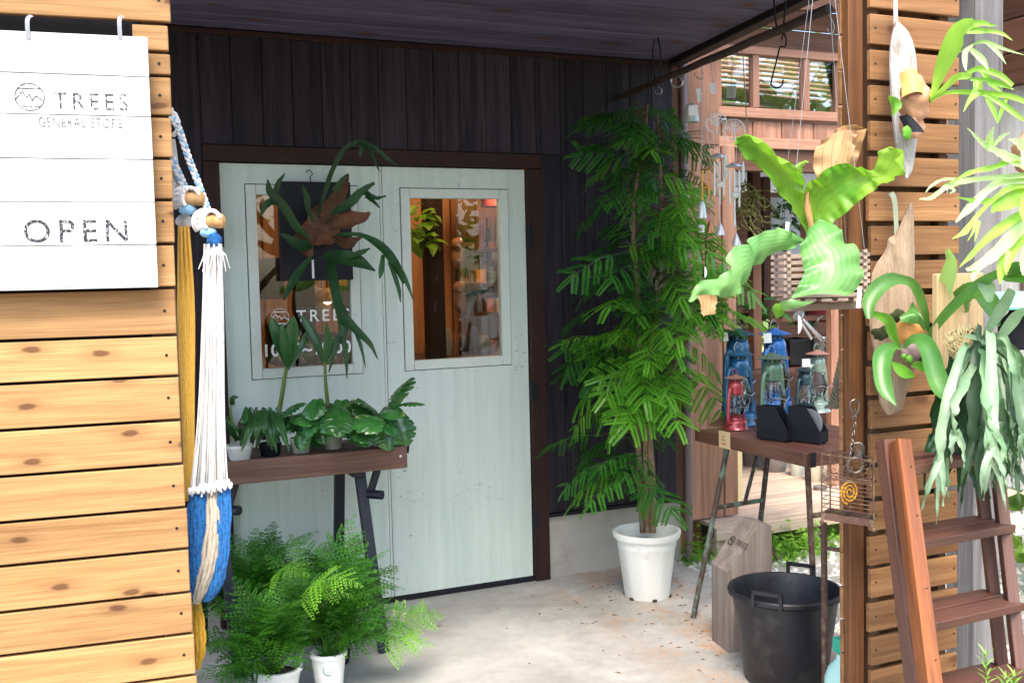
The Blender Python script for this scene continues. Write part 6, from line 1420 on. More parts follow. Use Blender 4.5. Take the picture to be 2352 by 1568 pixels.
for pts, ws in (([(1010, 950), (1060, 860), (1150, 720), (1210, 610)], [20, 50, 80, 60]), ([(1090, 1000), (1150, 900), (1230, 800), (1290, 740)], [20, 60, 80, 40]), ([(1000, 950), (960, 930), (880, 915)], [30, 50, 10]), ([(990, 560), (1040, 600), (1060, 690)], [20, 100, 40])):
    fr(f3_, M_mintl, [(pts, ws)], zC, 2.84, 2.74, **kw)

f4_ = thing('hanging_staghorn', 'pale lime staghorn hanging at the right edge with long thin forked fronds', 'fern', PD(2370, 350, 2.75))
g = MB(); g.ball(PD(2375, 350, 2.78), 0.06, 14, (1, 0.8, 1.1), 0.3); g.build('shield', M_sh1, f4_)
stickp('wire', PD(2375, 320, 2.78), PD(2375, 320, 2.78) + V((0, 0, 0.9)), 0.001, M_thin, f4_)
def zD(x, y): return 2041.7 + .2892 * x, 363 + .2892 * y
for mat, parts, d1 in (
    (M_pale, [([(1140, 130), (1000, 145), (800, 160), (600, 185), (470, 225), (380, 290)], [40, 36, 32, 36, 40, 20]), ([(400, 270), (330, 320), (240, 325)], [30, 26, 6]), ([(600, 175), (440, 170), (340, 220), (290, 275)], [20, 18, 16, 3]), ([(480, 225), (520, 260), (480, 280)], [16, 16, 3])], 2.6),
    (M_pale, [([(1140, 170), (900, 190), (770, 270), (640, 400), (530, 510)], [46, 50, 46, 50, 8])], 2.62),
    (M_lime, [([(1140, 220), (960, 240), (820, 340), (700, 460), (600, 590), (505, 640)], [30, 36, 26, 26, 36, 4]), ([(700, 450), (680, 560), (625, 660)], [16, 18, 3]), ([(720, 500), (700, 590), (680, 665)], [14, 14, 3])], 2.58),
    (M_lime, [([(1140, 250), (1000, 330), (880, 390), (815, 430)], [90, 110, 80, 10])], 2.66),
    (M_lime, [([(1140, 300), (930, 340), (720, 345), (535, 310)], [60, 56, 36, 4])], 2.64),
    (M_lime, [([(1140, 400), (1000, 480), (860, 580), (720, 700), (640, 790), (560, 865)], [50, 56, 60, 36, 30, 4])], 2.6),
    (M_pale, [([(1140, 450), (1040, 560), (920, 690), (800, 800), (690, 870), (615, 890)], [70, 80, 76, 66, 50, 20]), ([(820, 790), (700, 880), (660, 980)], [40, 46, 8])], 2.55),
    (M_lime, [([(1140, 480), (1060, 580), (960, 750), (900, 880), (880, 1000)], [70, 80, 80, 60, 6]), ([(960, 740), (940, 850), (930, 930)], [40, 40, 4])], 2.6),
    (M_pale, [([(1160, 100), (1010, 30), (880, -30), (790, -80)], [50, 70, 66, 40]), ([(800, -70), (730, -130), (620, -240)], [36, 26, 3]), ([(800, -80), (800, -150), (830, -245)], [36, 44, 4]), ([(820, -90), (900, -170), (960, -200)], [20, 24, 3])], 2.6),
    (M_pale, [([(1180, 60), (1080, -60), (1010, -120), (950, -150)], [40, 80, 50, 6]), ([(1080, -60), (1090, 40), (1095, 120)], [40, 50, 6])], 2.66),
    (M_lime, [([(1180, 200), (1100, 300), (1075, 430), (1100, 560)], [40, 60, 50, 8])], 2.62),
    (M_lime, [([(1180, 20), (1000, 10), (850, 70), (640, 120), (500, 200)], [30, 40, 36, 30, 4])], 2.56),
    (M_pale, [([(1180, 520), (1120, 700), (1090, 850), (1060, 930)], [40, 80, 70, 6])], 2.62)):
    fr(f4_, mat, [(p_, [w * 1.35 for w in ws_]) for p_, ws_ in parts], zD, 2.76, d1, n=20, m=5, cup=0.15, wave=0.002)

# ------------------------------------------------------------------ hanging rod with hooks, chimes and bells
ra, rb = PX(1405, 232, 2.74), PX(1905, 21, 2.74)
XR = 2.74
M_pole = plain('dark_bark_pole', (0.035, 0.020, 0.014), 0.7, var=0.5, vs=18, bump=0.5)
g = MB(); g.tube([ra.lerp(rb, k / 14) + V((0, 0, 0.002 * math.sin(k * 2))) for k in range(15)], [0.014 + 0.006 * k / 14 for k in range(15)], 12)
tag(g.build('hanging_pole', M_pole, None, origin=ra), 'dark wooden pole slung under the canopy edge by black cords', 'pole')
for (x0, y0, x1, y1, lab) in ((1506, 72, 1510, 186, 'black elastic cord holding the far end of the hanging pole'), (1790, -60, 1792, 62, 'black elastic cord holding the near end of the hanging pole')):
    g = MB(); top = PX(x0, y0, XR); bot_ = PX(x1, y1, XR)
    for s_ in (-1, 1):
        P = [top, top.lerp(bot_, 0.4) + V((0, 0.035 * s_, 0)), top.lerp(bot_, 0.8) + V((0, 0.030 * s_, 0)), bot_ + V((0, 0.012 * s_, -0.03))]; g.tube([V(p) for p in catmull(P, 14)], 0.004, 7)
    o = g.build('elastic_cord', M_black, None, origin=top); tag(o, lab, 'cord')
def pole_at(x): 
    f = (x - 1405) / (1905 - 1405); return PX(1405 + 500 * f, 232 - 211 * f, XR)
M_silv = plain('silver_metal', (0.62, 0.63, 0.62), 0.35, 0.55, var=0.05)
M_gold = plain('gold_metal', (0.62, 0.30, 0.04), 0.3, 0.7)
M_copper = plain('copper_bell', (0.45, 0.20, 0.09), 0.35, 0.8)
def pth(pts, X=XR): return [PX(x, y, X) for x, y in pts]
def hook(name, pts, r, mat, lab, X=XR):
    g = MB(); g.tube([V(p) for p in catmull(pth(pts, X), 30)], r, 7); o = g.build(name, mat, None, origin=PX(*pts[0], X)); tag(o, lab, 'hook', 'hooks on the hanging pole'); return o
hook('s_hook', [(1795, 92), (1800, 78), (1806, 92), (1803, 108), (1792, 108), (1786, 130), (1772, 185), (1772, 196), (1784, 203), (1796, 196), (1799, 183)], 0.0036, M_black, 'large black S hook hanging from the near half of the pole')
hook('s_hook', [(1902, 28), (1910, 45), (1916, 62), (1912, 76), (1903, 74), (1901, 66)], 0.0016, M_silv, 'small silver S hook near the free end of the pole')
hook('s_hook', [(1679, 130), (1684, 138), (1683, 152), (1676, 155)], 0.0016, M_silv, 'thin wire hook above the grey tag')
hook('s_hook', [(1508, 190), (1514, 200), (1520, 206), (1518, 216), (1508, 216), (1504, 208)], 0.0022, M_silv, 'white wire hook at the far cord')
hook('ring_hook', [(1543, 178), (1541, 190), (1548, 200), (1560, 200), (1568, 190), (1562, 178), (1550, 176)], 0.0042, M_silv, 'thick white metal ring hanging at the pole', 2.78)
hook('s_hook', [(1594, 168), (1600, 178), (1612, 182), (1616, 172), (1610, 165)], 0.0018, M_silv, 'silver wire hook over the white cowbell')
g = MB(); g.tube(pth([(1706, 112), (1710, 200), (1717, 313)]), 0.0022, 6); tag(g.build('green_cord', plain('olive_cord', (0.20, 0.22, 0.12), 0.9), None, origin=PX(1706, 112, XR)), 'olive cord hanging straight down from the pole', 'cord')
t = thing('price_tag', 'grey lettered tag hanging on a chain beneath the pole', 'tag', PX(1680, 211, XR))
board('card', t, plain('grey_green_card', (0.28, 0.33, 0.27), 0.7), PX(1680, 211, XR), CX, CU, 22 * MPX(4.4), 29 * MPX(4.4), 0.0015, 0)
for k in range(4): board('print', t, M_inkk, PX(1680, 203 + k * 5.5, XR - 0.004), CX, CU, 13 * MPX(4.4), 0.0025, 0.0008, 0)
g = MB(); g.tube(pth([(1681, 155), (1678, 168), (1681, 178), (1680, 197)]), 0.0012, 5); g.build('chain', M_steel, t)
for (x, y, w, h, lab) in ((1606, 219, 12, 34, 'small white card hanging left of the annex window'), (1637, 204, 15, 27, 'pale folded card near the annex window corner')):
    t = thing('price_tag', lab, 'tag', PX(x, y, XR)); board('card', t, M_paper, PX(x, y, XR), CX + CU * 0.12, CU, w * MPX(4.4), h * MPX(4.4), 0.0015, 0)
    g = MB(); g.tube([pole_at(x - 3), PX(x, y - h / 2, XR)], 0.0009, 5); g.build('string', M_thin, t)
def chime(lab, cx, cy, r, capy, capx, tubes, ballp, bellx, belly):
    t = thing('wind_chime', lab, 'wind chime', PX(cx, cy, XR), 'silver tree disc wind chimes on the pole')
    c = PX(cx, cy, XR); u = MPX((c - EYE).dot(CF)); R_ = r * u
    def q(a, b): return c + CX * (a * R_) + CU * (b * R_)
    g = MB(); g.tube([q(0.95 * math.cos(k / 40 * 6.2832), 0.95 * math.sin(k / 40 * 6.2832)) for k in range(41)], 0.0024, 6); g.build('disc_ring', M_silv, t)
    g = MB(); g.tube([q(0, -0.95), q(0.02, -0.4), q(0, 0.1)], [0.0050, 0.0022], 6)
    rr2 = random.Random(cx)
    for a in (-1.35, -0.95, -0.55, -0.2, 0.2, 0.55, 0.95, 1.35):
        d = (math.sin(a), math.cos(a)); s0 = -0.35 + 0.25 * (1 - abs(a) / 1.4)
        e = (d[0] * 0.86, s0 + (d[1]) * (0.9 - s0) * 0.85 if abs(a) < 1 else d[1] * 0.6 - 0.05)
        g.tube([q(0, s0), q(e[0] * 0.5, s0 + (e[1] - s0) * 0.62), q(*e)], [0.0018, 0.0008], 5)
        for k in range(5):
            f = 0.45 + k * 0.13; px_, py_ = e[0] * f, s0 + (e[1] - s0) * (f ** 0.9); s_ = 1 if k % 2 else -1
            a0 = q(px_, py_); l = CX * (0.10 * s_ * R_) + CU * (0.10 * R_); w_ = CX * (0.05 * R_) - CU * (0.05 * R_ * s_)
            g.add([a0, a0 + l * 0.5 + w_ * 0.7, a0 + l * 1.3, a0 + l * 0.5 - w_ * 0.7], [(0, 1, 2, 3)])
    g.build('tree_cutout', M_silv, t)
    g = MB(); g.tube([pole_at(cx - 4), q(0, 1)], 0.0008, 4); g.build('string', M_thin, t)
    cc_ = PX(capx, capy, XR); g = MB(); g.lathe(cc_, [(19 * u, -5 * u), (17 * u, -1 * u), (8 * u, 4 * u), (0.002, 6 * u)], 20); g.build('chime_cap', M_silv, t)
    for sx in (-0.9, -0.3, 0.3, 0.9): stickp('string', q(sx, -math.sqrt(max(0.05, 1 - sx * sx)) * 0.9), cc_ + CX * (sx * 16 * u), 0.0008, M_silv, t)
    for (x, y0, y1) in tubes: g = MB(); g.tube(pth([(x, y0), (x, y1)]), 0.0045, 10); g.build('chime_tube', M_silv, t)
    g = MB(); g.ball(PX(*ballp, XR), 8.5 * u, 12); g.build('striker_ball', plain('pearl_ball', (0.65, 0.68, 0.62), 0.25, 0.0, var=0.05), t)
    g = MB(); b = PX(bellx, belly, XR); g.lathe(b, [(10.5 * u, -14 * u), (9 * u, -6 * u), (5 * u, 6 * u), (1.5 * u, 14 * u)], 18); g.build('bell', M_silv, t)
    stickp('string', cc_, b + V((0, 0, 14 * u)), 0.0012, M_silv, t)
chime('wind chime with crisp silver tree disc, left of the pair', 1645, 282, 25, 358, 1648, ((1641, 372, 449), (1653, 372, 470), (1663, 372, 449)), (1653, 424), 1654, 526)
chime('wind chime with silver tree disc half behind the other, right of the pair', 1686, 298, 25, 379, 1685, ((1676, 392, 470), (1687, 392, 520), (1698, 392, 475)), (1688, 448), 1691, 550)
t = thing('gold_chime', 'small gold tube chime with crystal hanging before the tree', 'wind chime', PX(1620, 400, XR))
for x, y0, y1 in ((1613, 392, 460), (1628, 390, 456)): g = MB(); g.tube(pth([(x, y0), (x, y1)]), 0.0042, 10); g.build('chime_tube', M_gold, t)
g = MB(); g.ball(PX(1622, 430, XR), 0.012, 8, (1, 1, 1), 0.2); g.build('crystal', M_gold, t); stickp('string', pole_at(1615), PX(1620, 390, XR), 0.0008, M_thin, t); stickp('spreader', PX(1608, 390, XR), PX(1633, 388, XR), 0.003, M_gold, t)
def bell(lab, x, y, h, r0, r1, mat, tagged=False, sub=None):
    t = thing('hanging_bell', lab, 'bell', PX(x, y, XR), 'bells hanging from the pole'); c = PX(x, y, XR); u = MPX((c - EYE).dot(CF))
    g = MB(); g.lathe(c, [(r0 * u, -h / 2 * u), (r0 * 0.97 * u, -h * 0.42 * u), ((r0 * .45 + r1 * .55) * u, h * 0.2 * u), (r1 * u, h * 0.40 * u), (r1 * 0.6 * u, h * 0.5 * u), (0.001, h * 0.52 * u)], 24); g.build('bell', mat, t)
    stickp('string', pole_at(x), c + V((0, 0, h / 2 * u)), 0.0010, M_thin, t)
    if tagged: board('paper_tag', t, M_paper, c + CF * (-r0 * u * 1.05) + CU * 2 * u, CX, CU, 21 * u, 24 * u, 0.001, 0)
bell('large white cowbell with a paper tag at the far end of the pole', 1589, 260, 42, 17, 13, plain('white_bell_enamel', (0.45, 0.50, 0.46), 0.35, 0.3), True)
bell('silver bullet bell beside the white wind chimes', 1612, 482, 38, 11, 6, M_silv)
bell('small copper bell hanging lowest on the tree side', 1631, 520, 30, 9, 2, M_copper)
bell('small silver globe bell hanging next to the copper one', 1610, 525, 18, 8, 8, M_silv)
g = MB(); g.lathe(PX(1684, 395, XR - 0.0) + V((0.01, 0, 0)), [(0.001, 0), (0.001, 0.001)], 6)
for (x, y, w, h, lab, rx) in ((1666, 385, 11, 62, 'long frosted glass drop hanging between the chimes', XR), (1707, 395, 7, 52, 'narrow white feather shaped drop beside the great fern', XR - 0.02)):
    c = PX(x, y, rx); u = MPX((c - EYE).dot(CF)); g = MB(); g.ball(c, h / 2 * u, 14, (w / h, 0.12, 1)); o = g.build('hanging_drop', plain('frosted_' + str(x), (0.55, 0.60, 0.55), 0.3), None, origin=c); tag(o, lab, 'ornament')
    
# the hanging label cards round the great staghorn
for (x, y, w, h, D, lab) in ((1808, 525, 9, 30, 3.1, 'blank white plant label hanging in the shop front by the great fern'), (1973, 684, 9, 46, 2.75, 'white plant label stake by the post under the great fern')):
    o = board('plant_label', None, M_paper, PD(x, y, D), CX - CU * 0.08, CU + CX * 0.05, w * MPX(D), h * MPX(D), 0.0015, 0); tag(o, lab, 'label')
M_disc = plain('white_card_disc', (0.70, 0.71, 0.74), 0.6, var=0.02)
for (x, y, s_, D, lab) in ((1829, 745, 24, 3.6, 'half round white tag hanging over the watering can'), (1616, 625, 14, 3.9, 'half round white tag hanging among the tree leaves')):
    c = PD(x, y, D); u = MPX(D); g = MB(); vs = [c + CX * (math.cos(a) * s_ * 0.55 * u) + CU * (math.sin(a) * s_ * u) for a in [(-1.25 + k / 12 * 2.5) for k in range(13)]]
    g.add(vs + [p + CF * 0.0015 for p in vs], [tuple(range(13)), tuple(range(25, 12, -1))] + [(i, 13 + i, 13 + (i + 1) % 13, (i + 1) % 13) for i in range(13)]); o = g.build('round_tag', M_disc, None, origin=c, smooth=False); tag(o, lab, 'tag')

# ------------------------------------------------------------------ things in and before the annex shop front
DZ_ = dz
def deckpot(lab, px, py, w0, w1, h, mat, z=None, name='plant_pot'):
    z = DZ_ if z is None else z; c = PZ(px, py, z); u = MPX((c - EYE).dot(CF)); t = thing(name, lab, 'pot', c, 'empty pots stacked on the deck')
    g = MB(); a, b, hh_ = w0 / 2 * u, w1 / 2 * u, h * u
    g.lathe(c, [(a * 0.95, 0), (a, 0.004), ((a + b) / 2 * 1.02, hh_ * 0.5), (b, hh_ - 0.01), (b * 1.03, hh_), (b * 0.95, hh_), (b * 0.9, hh_ - 0.03), (0.01, hh_ - 0.035)], 28); g.build('body', mat, t); return t
M_gp = plain('grey_clay_pot', (0.23, 0.20, 0.19), 0.8, var=0.15, bump=0.2)
deckpot('wide grey clay pot on the deck under the bench', 1778, 1080, 52, 66, 62, M_gp)
deckpot('tall grey clay pot behind the wide one on the deck', 1728, 1068, 40, 52, 66, M_gp)
deckpot('round white pot between the grey and cream pots on the deck', 1830, 1092, 26, 42, 46, M_potc)
deckpot('cream flared pot nearest the post on the deck', 1872, 1104, 30, 46, 52, plain('cream_pot_glaze', (0.58, 0.53, 0.42), 0.5, var=0.06))
deckpot('flat grey saucer lying on the deck', 1884, 1124, 28, 32, 9, M_gp)
o = board('yellow_board', None, plain('pale_yellow_sheet', (0.66, 0.52, 0.27), 0.7, var=0.05), PY(1691, 1092, 4.95), (0, 0, 1), (1, 0.1, 0), 128 * MPX(5.6), 0.085, 0.01, 0); tag(o, 'upright pale yellow sheet at the end of the cedar siding', 'sheet')
SH = 0.965
M_bk = plain('black_nursery_pot', (0.012, 0.013, 0.017), 0.5)
for (x0, x1, y0, y1, lab, mt_) in ((1792, 1846, 762, 822, 'square black planter on the shop shelf below the great fern', M_bk), (1752, 1790, 800, 822, 'brick red trough on the shop shelf behind the lanterns', plain('brick_red_pot', (0.16, 0.03, 0.025), 0.5)), (1590 + 160, 1756, 770, 822, 'grey watering jug at the left on the shop shelf', M_gp)):
    YY = 5.5; a, b = PY(x0, y1, YY), PY(x1, y0, YY); c = V(((a.x + b.x) / 2, YY, SH)); hh_ = b.z - a.z; w = b.x - a.x
    t = thing('planter', lab, 'planter', c, 'planters on the shop shelf')
    g = MB(); ww, dp_ = w / 2, 0.10
    rows = []
    for (s_, z) in ((0.85, 0.0), (1.0, hh_ - 0.02), (1.04, hh_ - 0.02), (1.04, hh_), (0.94, hh_), (0.92, hh_ - 0.05), (0.01, hh_ - 0.05)):
        rows.append([c + V((sx * ww * s_, sy * dp_ * s_, z)) for sx, sy in ((-1, -1), (1, -1), (1, 1), (-1, 1), (-1, -1))])
    g.grid(rows); g.build('body', mt_, t, smooth=False)
# galvanised watering can
YW = 5.35; wc0 = PY(1892, 800, YW); wc0.z = SH
wcn = thing('watering_can', 'galvanised watering can with long twin braced spout on the shop shelf', 'watering can', wc0)
M_galv = plain('galvanised_steel', (0.52, 0.55, 0.57), 0.28, 0.85, var=0.2, vs=20)
u = MPX((wc0 - EYE).dot(CF)); hb = 60 * u; rb_ = 24 * u
g = MB(); g.lathe(wc0, [(rb_, 0), (rb_ * 1.02, 0.006), (rb_ * 0.96, hb * 0.45), (rb_ * 0.98, hb * 0.5), (rb_ * 0.94, hb), (rb_ * 0.90, hb * 0.98), (rb_ * 0.85, hb * 0.9), (0.01, hb * 0.85)], 28); g.build('body', M_galv, wcn)
g = MB(); g.tube([PY(1905, 798, YW - 0.08), PY(1868, 760, YW - 0.10), PY(1842, 732, YW - 0.12)], [0.017, 0.011], 10); g.build('spout', M_galv, wcn)
g = MB(); g.tube([PY(1864, 778, YW - 0.1), PY(1838, 738, YW - 0.12)], 0.009, 8); g.build('spout_brace', M_galv, wcn)
g = MB(); rot = (PY(1842, 732, YW - .12) - PY(1868, 760, YW - .1)).to_track_quat('Z', 'Y').to_matrix(); g.lathe(PY(1841, 731, YW - .12), [(0.012, 0), (0.040, 0.035), (0.038, 0.04), (0.002, 0.042)], 20, rot); g.build('rose', M_galv, wcn)
g = MB(); P = [PY(x, y, YW) for x, y in catmull([(1874, 752), (1880, 732), (1896, 725), (1910, 736), (1914, 756)], 16)]; g.ribbon(P, [0.03] * 16, nh=CU, n=24, cup=0); g.build('handle', M_galv, wcn)
# red tote
YT = 5.6; c = PY(1882, 715, YT); u = MPX((c - EYE).dot(CF))
tt_ = thing('tote_bag', 'dark red tote bag with a white patch hanging in the shop front', 'bag', c)
g = MB(); rows = []
for (w, y) in ((26, -24), (28, -10), (27, 10), (25, 24)): rows.append([c + CX * (w * u * math.cos(a)) + V((0, 0.05 * math.sin(a), 0)) + CU * (y * u) for a in [k / 16 * 6.2832 for k in range(17)]])
g.grid(rows); g.build('bag_body', plain('dark_red_canvas', (0.20, 0.012, 0.02), 0.8, var=0.2, vs=40), tt_)
board('patch', tt_, M_paper, c + CU * 12 * u - V((0, 0.055, 0)), CX, CU, 20 * u, 6 * u, 0.002, 0)
g = MB(); g.ribbon([c + CX * (-14 * u) + CU * 22 * u - V((0, 0.04, 0)), c + CX * (-6 * u) + CU * 44 * u, c + CX * (4 * u) + CU * 45 * u, c + CX * (14 * u) + CU * 22 * u - V((0, 0.04, 0))], [0.014] * 4, nh=(0, -1, 0), n=14, cup=0); g.build('bag_handle', plain('tan_strap', (0.30, 0.17, 0.10), 0.7), tt_)
# plants hanging or standing in the shop front
M_hoya = leaf('pale_rim_leaf', (0.12, 0.24, 0.07), (0.38, 0.46, 0.22), trans=0.3, tint=0.6)
M_inner = leaf('shop_plant_leaf', (0.025, 0.10, 0.03), (0.06, 0.18, 0.05), trans=0.2, tint=0.6, rough=0.3)
def bush(name, lab, cx, cy, Y, nx, ny, n, size, mat, cat='plant', seed=0, dep=0.12):
    rr = random.Random(seed); c = PY(cx, cy, Y); u = MPX((c - EYE).dot(CF)); t = thing(name, lab, cat, c); me = []
    for k in range(3):
        g = MB(); s_ = size * (0.8 + 0.2 * k); g.ribbon([V((0, 0, 0)), V((s_ * 0.5, 0, 0.05 * s_)), V((s_, 0, -0.15 * s_))], [0.2 * s_, 0.55 * s_, 0.02 * s_], nh=(0, 0, 1), n=7, m=3)
        o = g.build('leaf', mat, None); me.append(o.data); bpy.data.objects.remove(o)
    st = V((c.x, c.y, c.z - ny * u * 0.9))
    for k in range(n):
        p = c + V((rr.gauss(0, 0.5) * nx * u, rr.gauss(0, 0.5) * dep, rr.gauss(0, 0.5) * ny * u))
        inst('leaf', rr.choice(me), t, aim(p, rr.uniform(-3.14, 0), rr.uniform(-0.9, 0.4), rr.uniform(-0.6, 0.6), rr.uniform(0.7, 1.3)))
        if k % 4 == 0: g = MB(); g.tube([st, (st + p) / 2 + V((0, 0, 0.02)), p], 0.002, 4); g.build('stem', M_stem, t)
    return t
bush('variegated_plant', 'plant with pale edged round leaves behind the tall blue lanterns', 1742, 770, 5.3, 40, 42, 60, 0.06, M_hoya, seed=1)
bush('dark_foliage_plant', 'dark leafy plant in the shop front under the great fern', 1730, 715, 5.5, 60, 30, 60, 0.09, M_inner, seed=2)
bush('climbing_plant', 'climbing plant with dark heart leaves before the milky side window', 1800, 510, 5.6, 30, 60, 34, 0.09, M_inner, seed=3)
bush('shop_plant', 'leafy plant standing at the back of the shop front beside the red tote', 1840, 720, 6.0, 30, 30, 36, 0.09, M_inner, seed=4)
t = thing('trailing_vine', 'tangled olive trailing vine hanging in the shop front behind the chimes', 'vine', PX(1715, 480, 3.6))
rr = random.Random(6); M_vine = plain('olive_vine', (0.24, 0.24, 0.07), 0.9, var=0.4, vs=30)
for k in range(34):
    x, y = 1700 + rr.gauss(0, 16), 450 + rr.gauss(0, 22); pts = [(x, y)]
    for _ in range(5): x += rr.gauss(6, 12); y += rr.uniform(-4, 26); pts.append((x, y))
    P = [PY(px, py, 5.05 + rr.gauss(0, .02)) for px, py in catmull(pts, 16)]; g = MB(); g.tube(P, 0.0028, 4)
    for p in P[2::2]:
        a = V((rr.gauss(0, 1), rr.gauss(0, 1), rr.gauss(0, 1))).normalized() * 0.018; b = a.orthogonal().normalized() * 0.008; g.add([p, p + a * .5 + b, p + a, p + a * .5 - b], [(0, 1, 2, 3)])
    g.build('tendril', M_vine, t)
# green tray and black things by the white fence, greenery at the corner
t = board('turquoise_tray', None, plain('turquoise_plastic', (0.20, 0.62, 0.58), 0.4, var=0.05), PD(2335, 690, 3.35), (1, -0.9, 0.0), (0.6, 0.6, 0.3), 0.22, 0.14, 0.012); tag(t, 'turquoise plastic tray fixed to the white plank fence', 'tray')
g = MB(); c = PD(2330, 760, 3.4); g.lathe(c, [(0.045, -0.06), (0.05, -0.05), (0.05, 0.03), (0.03, 0.05), (0.012, 0.07)], 16); g.tube([c + V((-0.03, 0, 0.05)), c + V((0, 0, 0.12)), c + V((0.03, 0, 0.05))], 0.003, 6); tag(g.build('black_canister', M_black, None, origin=c), 'small black canister hanging below the turquoise tray', 'canister')

# ------------------------------------------------------------------ goods inside the store, seen through the door glass
def ins(x, y, Y): return PY(x, y, Y)
M_shelf = plain('dark_shelf_wood', (0.06, 0.03, 0.02), 0.6)
YI = 6.9
for k, (y, lab) in enumerate(((655, 'uppermost dark wall shelf seen through the right door window'), (575, 'dark wall shelf above, lined with bottles'), (722, 'lowest dark wall shelf beside the door glass edge'))):
    a = ins(1098, y, YI); o = board('wall_shelf', None, M_shelf, (a.x + 0.28, YI + 0.16, a.z), (1, 0, 0), (0, 1, 0), 0.60, 0.26, 0.025); tag(o, ('middle', 'top', 'lowest')[k] + ' dark wall shelf seen through the right door window', 'shelf', 'shelves inside the store')
rr = random.Random(8)
GOOD = {k: plain('goods_' + k, c, 0.4) for k, c in dict(amber=(0.55, 0.30, 0.12), black=(0.03, 0.03, 0.03), ivory=(0.5, 0.45, 0.36), green=(0.10, 0.16, 0.10), red=(0.30, 0.05, 0.05), blue=(0.10, 0.14, 0.25), copper=(0.4, 0.16, 0.08), grey=(0.25, 0.25, 0.26)).items()}
mats = [GOOD['amber'], GOOD['black']]
for y, shelf_, row in ((575, 'top', ('red box', 'black bottle', 'ivory bottle')), (655, 'middle', ('amber box', 'green bottle', 'grey box')), (722, 'lowest', ('blue bottle', 'copper box', 'ivory box'))):
    x = 1102
    for it in row:
        cn, nm = it.split(); c = ins(x, y - 1, YI + 0.08); c.z += 0.014; w = rr.uniform(0.024, 0.036); h = rr.uniform(0.08, 0.17)
        g = MB()
        if nm == 'bottle': g.lathe(c, [(w, 0), (w, h * 0.6), (w * 0.45, h * 0.75), (w * 0.4, h), (w * 0.1, h * 1.01)], 14)
        else: g.box(c + V((0, 0, h / 2)), (w * 2, 0.06, h))
        o = g.build(nm, GOOD[cn], None, origin=c); tag(o, f'{cn} {nm} on the {shelf_} wall shelf inside the store', nm, 'goods on the store shelves'); x += (w * 2 + 0.012) / MPX(7)
# long counter with goods behind the right window, hanging bird mobiles
ctr = board('counter', None, M_shelf, (2.3, 6.15, ins(1050, 815, 6.0).z - 0.03), (1, 0, 0), (0, 1, 0), 1.9, 0.5, 0.05); tag(ctr, 'dark counter inside the store behind the right door window', 'counter')
for k, (cn, sz) in enumerate((('ivory', 'short'), ('green', 'squat'), ('ivory', 'tall'), ('copper', 'slim'), ('black', 'wide'), ('blue', 'tall'), ('grey', 'wide'), ('red', 'short'))):
    x = 985 + k * 21; c = ins(x, 812, 6.05); c.z = ins(1050, 815, 6.0).z
    h, w = dict(short=(0.08, 0.035), squat=(0.06, 0.05), tall=(0.17, 0.035), slim=(0.14, 0.022), wide=(0.11, 0.055))[sz]; g = MB()
    g.lathe(c, [(w * .8, 0), (w, h * 0.3), (w * 0.9, h * 0.7), (w * 0.5, h), (w * .1, h)], 14); o = g.build('jar', GOOD[cn], None, origin=c); tag(o, f'{sz} {cn} jar on the counter inside the store', 'jar', 'jars on the store counter')
for k, (x, y) in enumerate(((1052, 590), (1056, 690))):
    t = thing('bird_mobile', ('upper', 'lower')[k] + ' carved wooden bird hanging behind the right door window', 'ornament', ins(x, y, 5.6)); c = ins(x, y, 5.6)
    g = MB(); g.ball(c, 0.055, 12, (0.75, 0.75, 1.3)); g.ball(c + V((-0.01, -0.02, 0.075)), 0.038, 10); g.build('bird_body', GOOD['copper'], t)
    g = MB(); g.ribbon([c + V((0.05, 0, 0.06)), c + V((0.075, 0, 0.0)), c + V((0.04, 0, -0.11))], [0.02, 0.05, 0.01], cup=0.1); g.build('wing', mats[1], t)
    stickp('string', c + V((0, 0, 0.1)), V((c.x, c.y, 2.62)), 0.002, M_thin, t)
for k, (x, y, w, h) in enumerate(((660, 790, 70, 90), (770, 800, 60, 70), (620, 640, 40, 90), (790, 690, 30, 70))):
    c = ins(x, y, 5.9); o = board('cabinet', None, M_shelf, c, (1, 0, 0), (0, 0, 1), w * MPX(6), h * MPX(6), 0.3); tag(o, ('low dark cabinet behind the lettered glass at left', 'low dark cabinet behind the lettered glass at right', 'tall dark cabinet seen at the left edge of the lettered glass', 'tall dark cabinet seen at the right edge of the lettered glass')[k], 'cabinet', 'cabinets inside the store')
lp_ = thing('pendant_lamp', 'lit amber pendant lamp hanging inside the store behind the lettered glass', 'lamp', ins(752, 690, 5.8)); c = ins(752, 685, 5.8)
g = MB(); g.lathe(c, [(0.085, -0.02), (0.08, 0.0), (0.05, 0.045), (0.012, 0.06)], 20, cap=False); g.build('lamp_shade', mats[0], lp_)
g = MB(); g.ball(c + V((0, 0, -0.005)), 0.03, 12); g.build('bulb', emis('warm_bulb', (1.0, 0.6, 0.25), 3.0), lp_); stickp('cord', c + V((0, 0, 0.06)), V((c.x, c.y, 2.62)), 0.003, M_black, lp_)
bush('shop_plant', 'yellow green plant added behind the right door window in place of mirrored foliage', 968, 520, 5.7, 34, 60, 44, 0.10, M_lime, seed=12)  # added to stand for sunlit foliage mirrored in the glass
bush('shop_plant', 'leafy plant inside the store behind the lower lettered glass', 700, 810, 5.5, 80, 25, 46, 0.10, M_inner, seed=13)
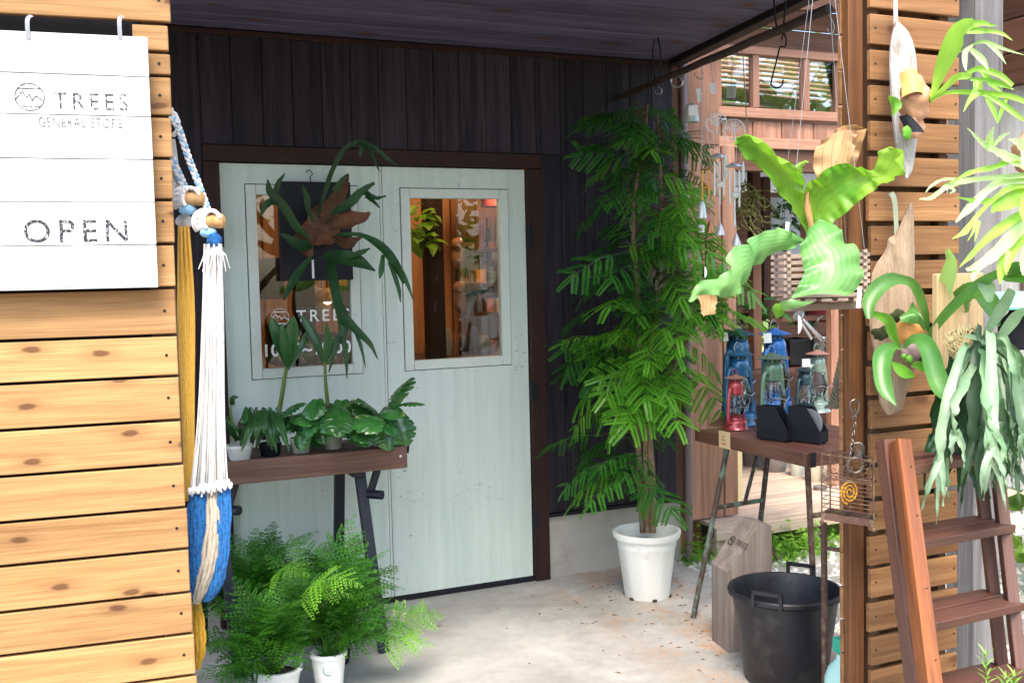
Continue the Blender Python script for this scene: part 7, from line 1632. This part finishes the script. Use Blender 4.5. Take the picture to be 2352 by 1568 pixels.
# dry leaf bits blown on the slab
g = MB(); rr = random.Random(31)
for k in range(260):
    x = 3.0 - abs(rr.gauss(0, 0.55)); y = rr.uniform(2.9, 4.6)
    if x < 0.9: continue
    a = rr.random() * 6.28; L = rr.uniform(0.006, 0.018); d = V((math.cos(a), math.sin(a), 0)) * L; n_ = V((-math.sin(a), math.cos(a), 0)) * L * rr.uniform(0.12, 0.4); p = V((x, y, 0.0015))
    g.add([p - d, p - n_ + V((0, 0, 0.002)), p + d, p + n_ + V((0, 0, 0.003))], [(0, 1, 2, 3)])
tag(g.build('leaf_litter', plain('dry_leaf_bits', (0.22, 0.12, 0.05), 0.9, var=0.6, vs=30), smooth=False), kind='stuff')

# more goods inside the store
mats_paper = plain('ivory_sheet', (0.6, 0.52, 0.42), 0.7)
fb = ins(1093, 610, 7.2); t = thing('framed_notice', 'pale framed notice on the orange wall beside the store shelves', 'frame', fb)
board('frame', t, M_shelf, fb + V((0, 0.012, 0)), (1, 0, 0), (0, 0, 1), 0.30, 0.40, 0.02); board('sheet', t, mats_paper, fb, (1, 0, 0), (0, 0, 1), 0.25, 0.35, 0.004, 0)
for k in range(9): board('print', t, M_inkk, fb + V((-0.09 + k * 0.022, -0.003, -0.03)), (0, 0, 1), (1, 0, 0), 0.22, 0.006, 0.001, 0)
for k, (x, y, h, cn) in enumerate(((1118, 500, 0.34, 'black'), (1128, 498, 0.30, 'copper'), (1138, 500, 0.36, 'grey'), (1148, 502, 0.28, 'ivory'))):
    c = ins(x, y, 6.95); g = MB(); g.tube([c, c - V((0, 0, h * 0.6))], 0.006, 8); g.ball(c - V((0, 0, h * 0.75)), 0.032, 12, (1, 0.35, 1.7)); o = g.build('utensil', GOOD[cn], None, origin=c)
    tag(o, f'{cn} long handled utensil hanging above the store shelves', 'utensil', 'utensils inside the store')
c = ins(1138, 458, 6.6); g = MB(); g.lathe(c, [(0.10, -0.05), (0.10, 0.05), (0.03, 0.09)], 18); tag(g.build('lantern_shade', GOOD['red'], None, origin=c), 'round red shade high up behind the right door window', 'lamp shade')
for k, (x, y, h, cn) in enumerate(((690, 660, 0.22, 'amber'), (715, 655, 0.16, 'grey'), (735, 662, 0.20, 'ivory'))):
    c = ins(x, y, 6.3); g = MB(); g.lathe(c, [(0.02, 0), (0.05, -0.02), (0.06, -h * 0.6), (0.035, -h), (0.01, -h)], 16); g.tube([c, V((c.x, c.y, 2.62))], 0.003, 5); tag(g.build('hanging_vase', GOOD[cn], None, origin=c), f'{cn} vase hanging inside the store behind the lettered glass', 'vase', 'vases hanging inside the store')
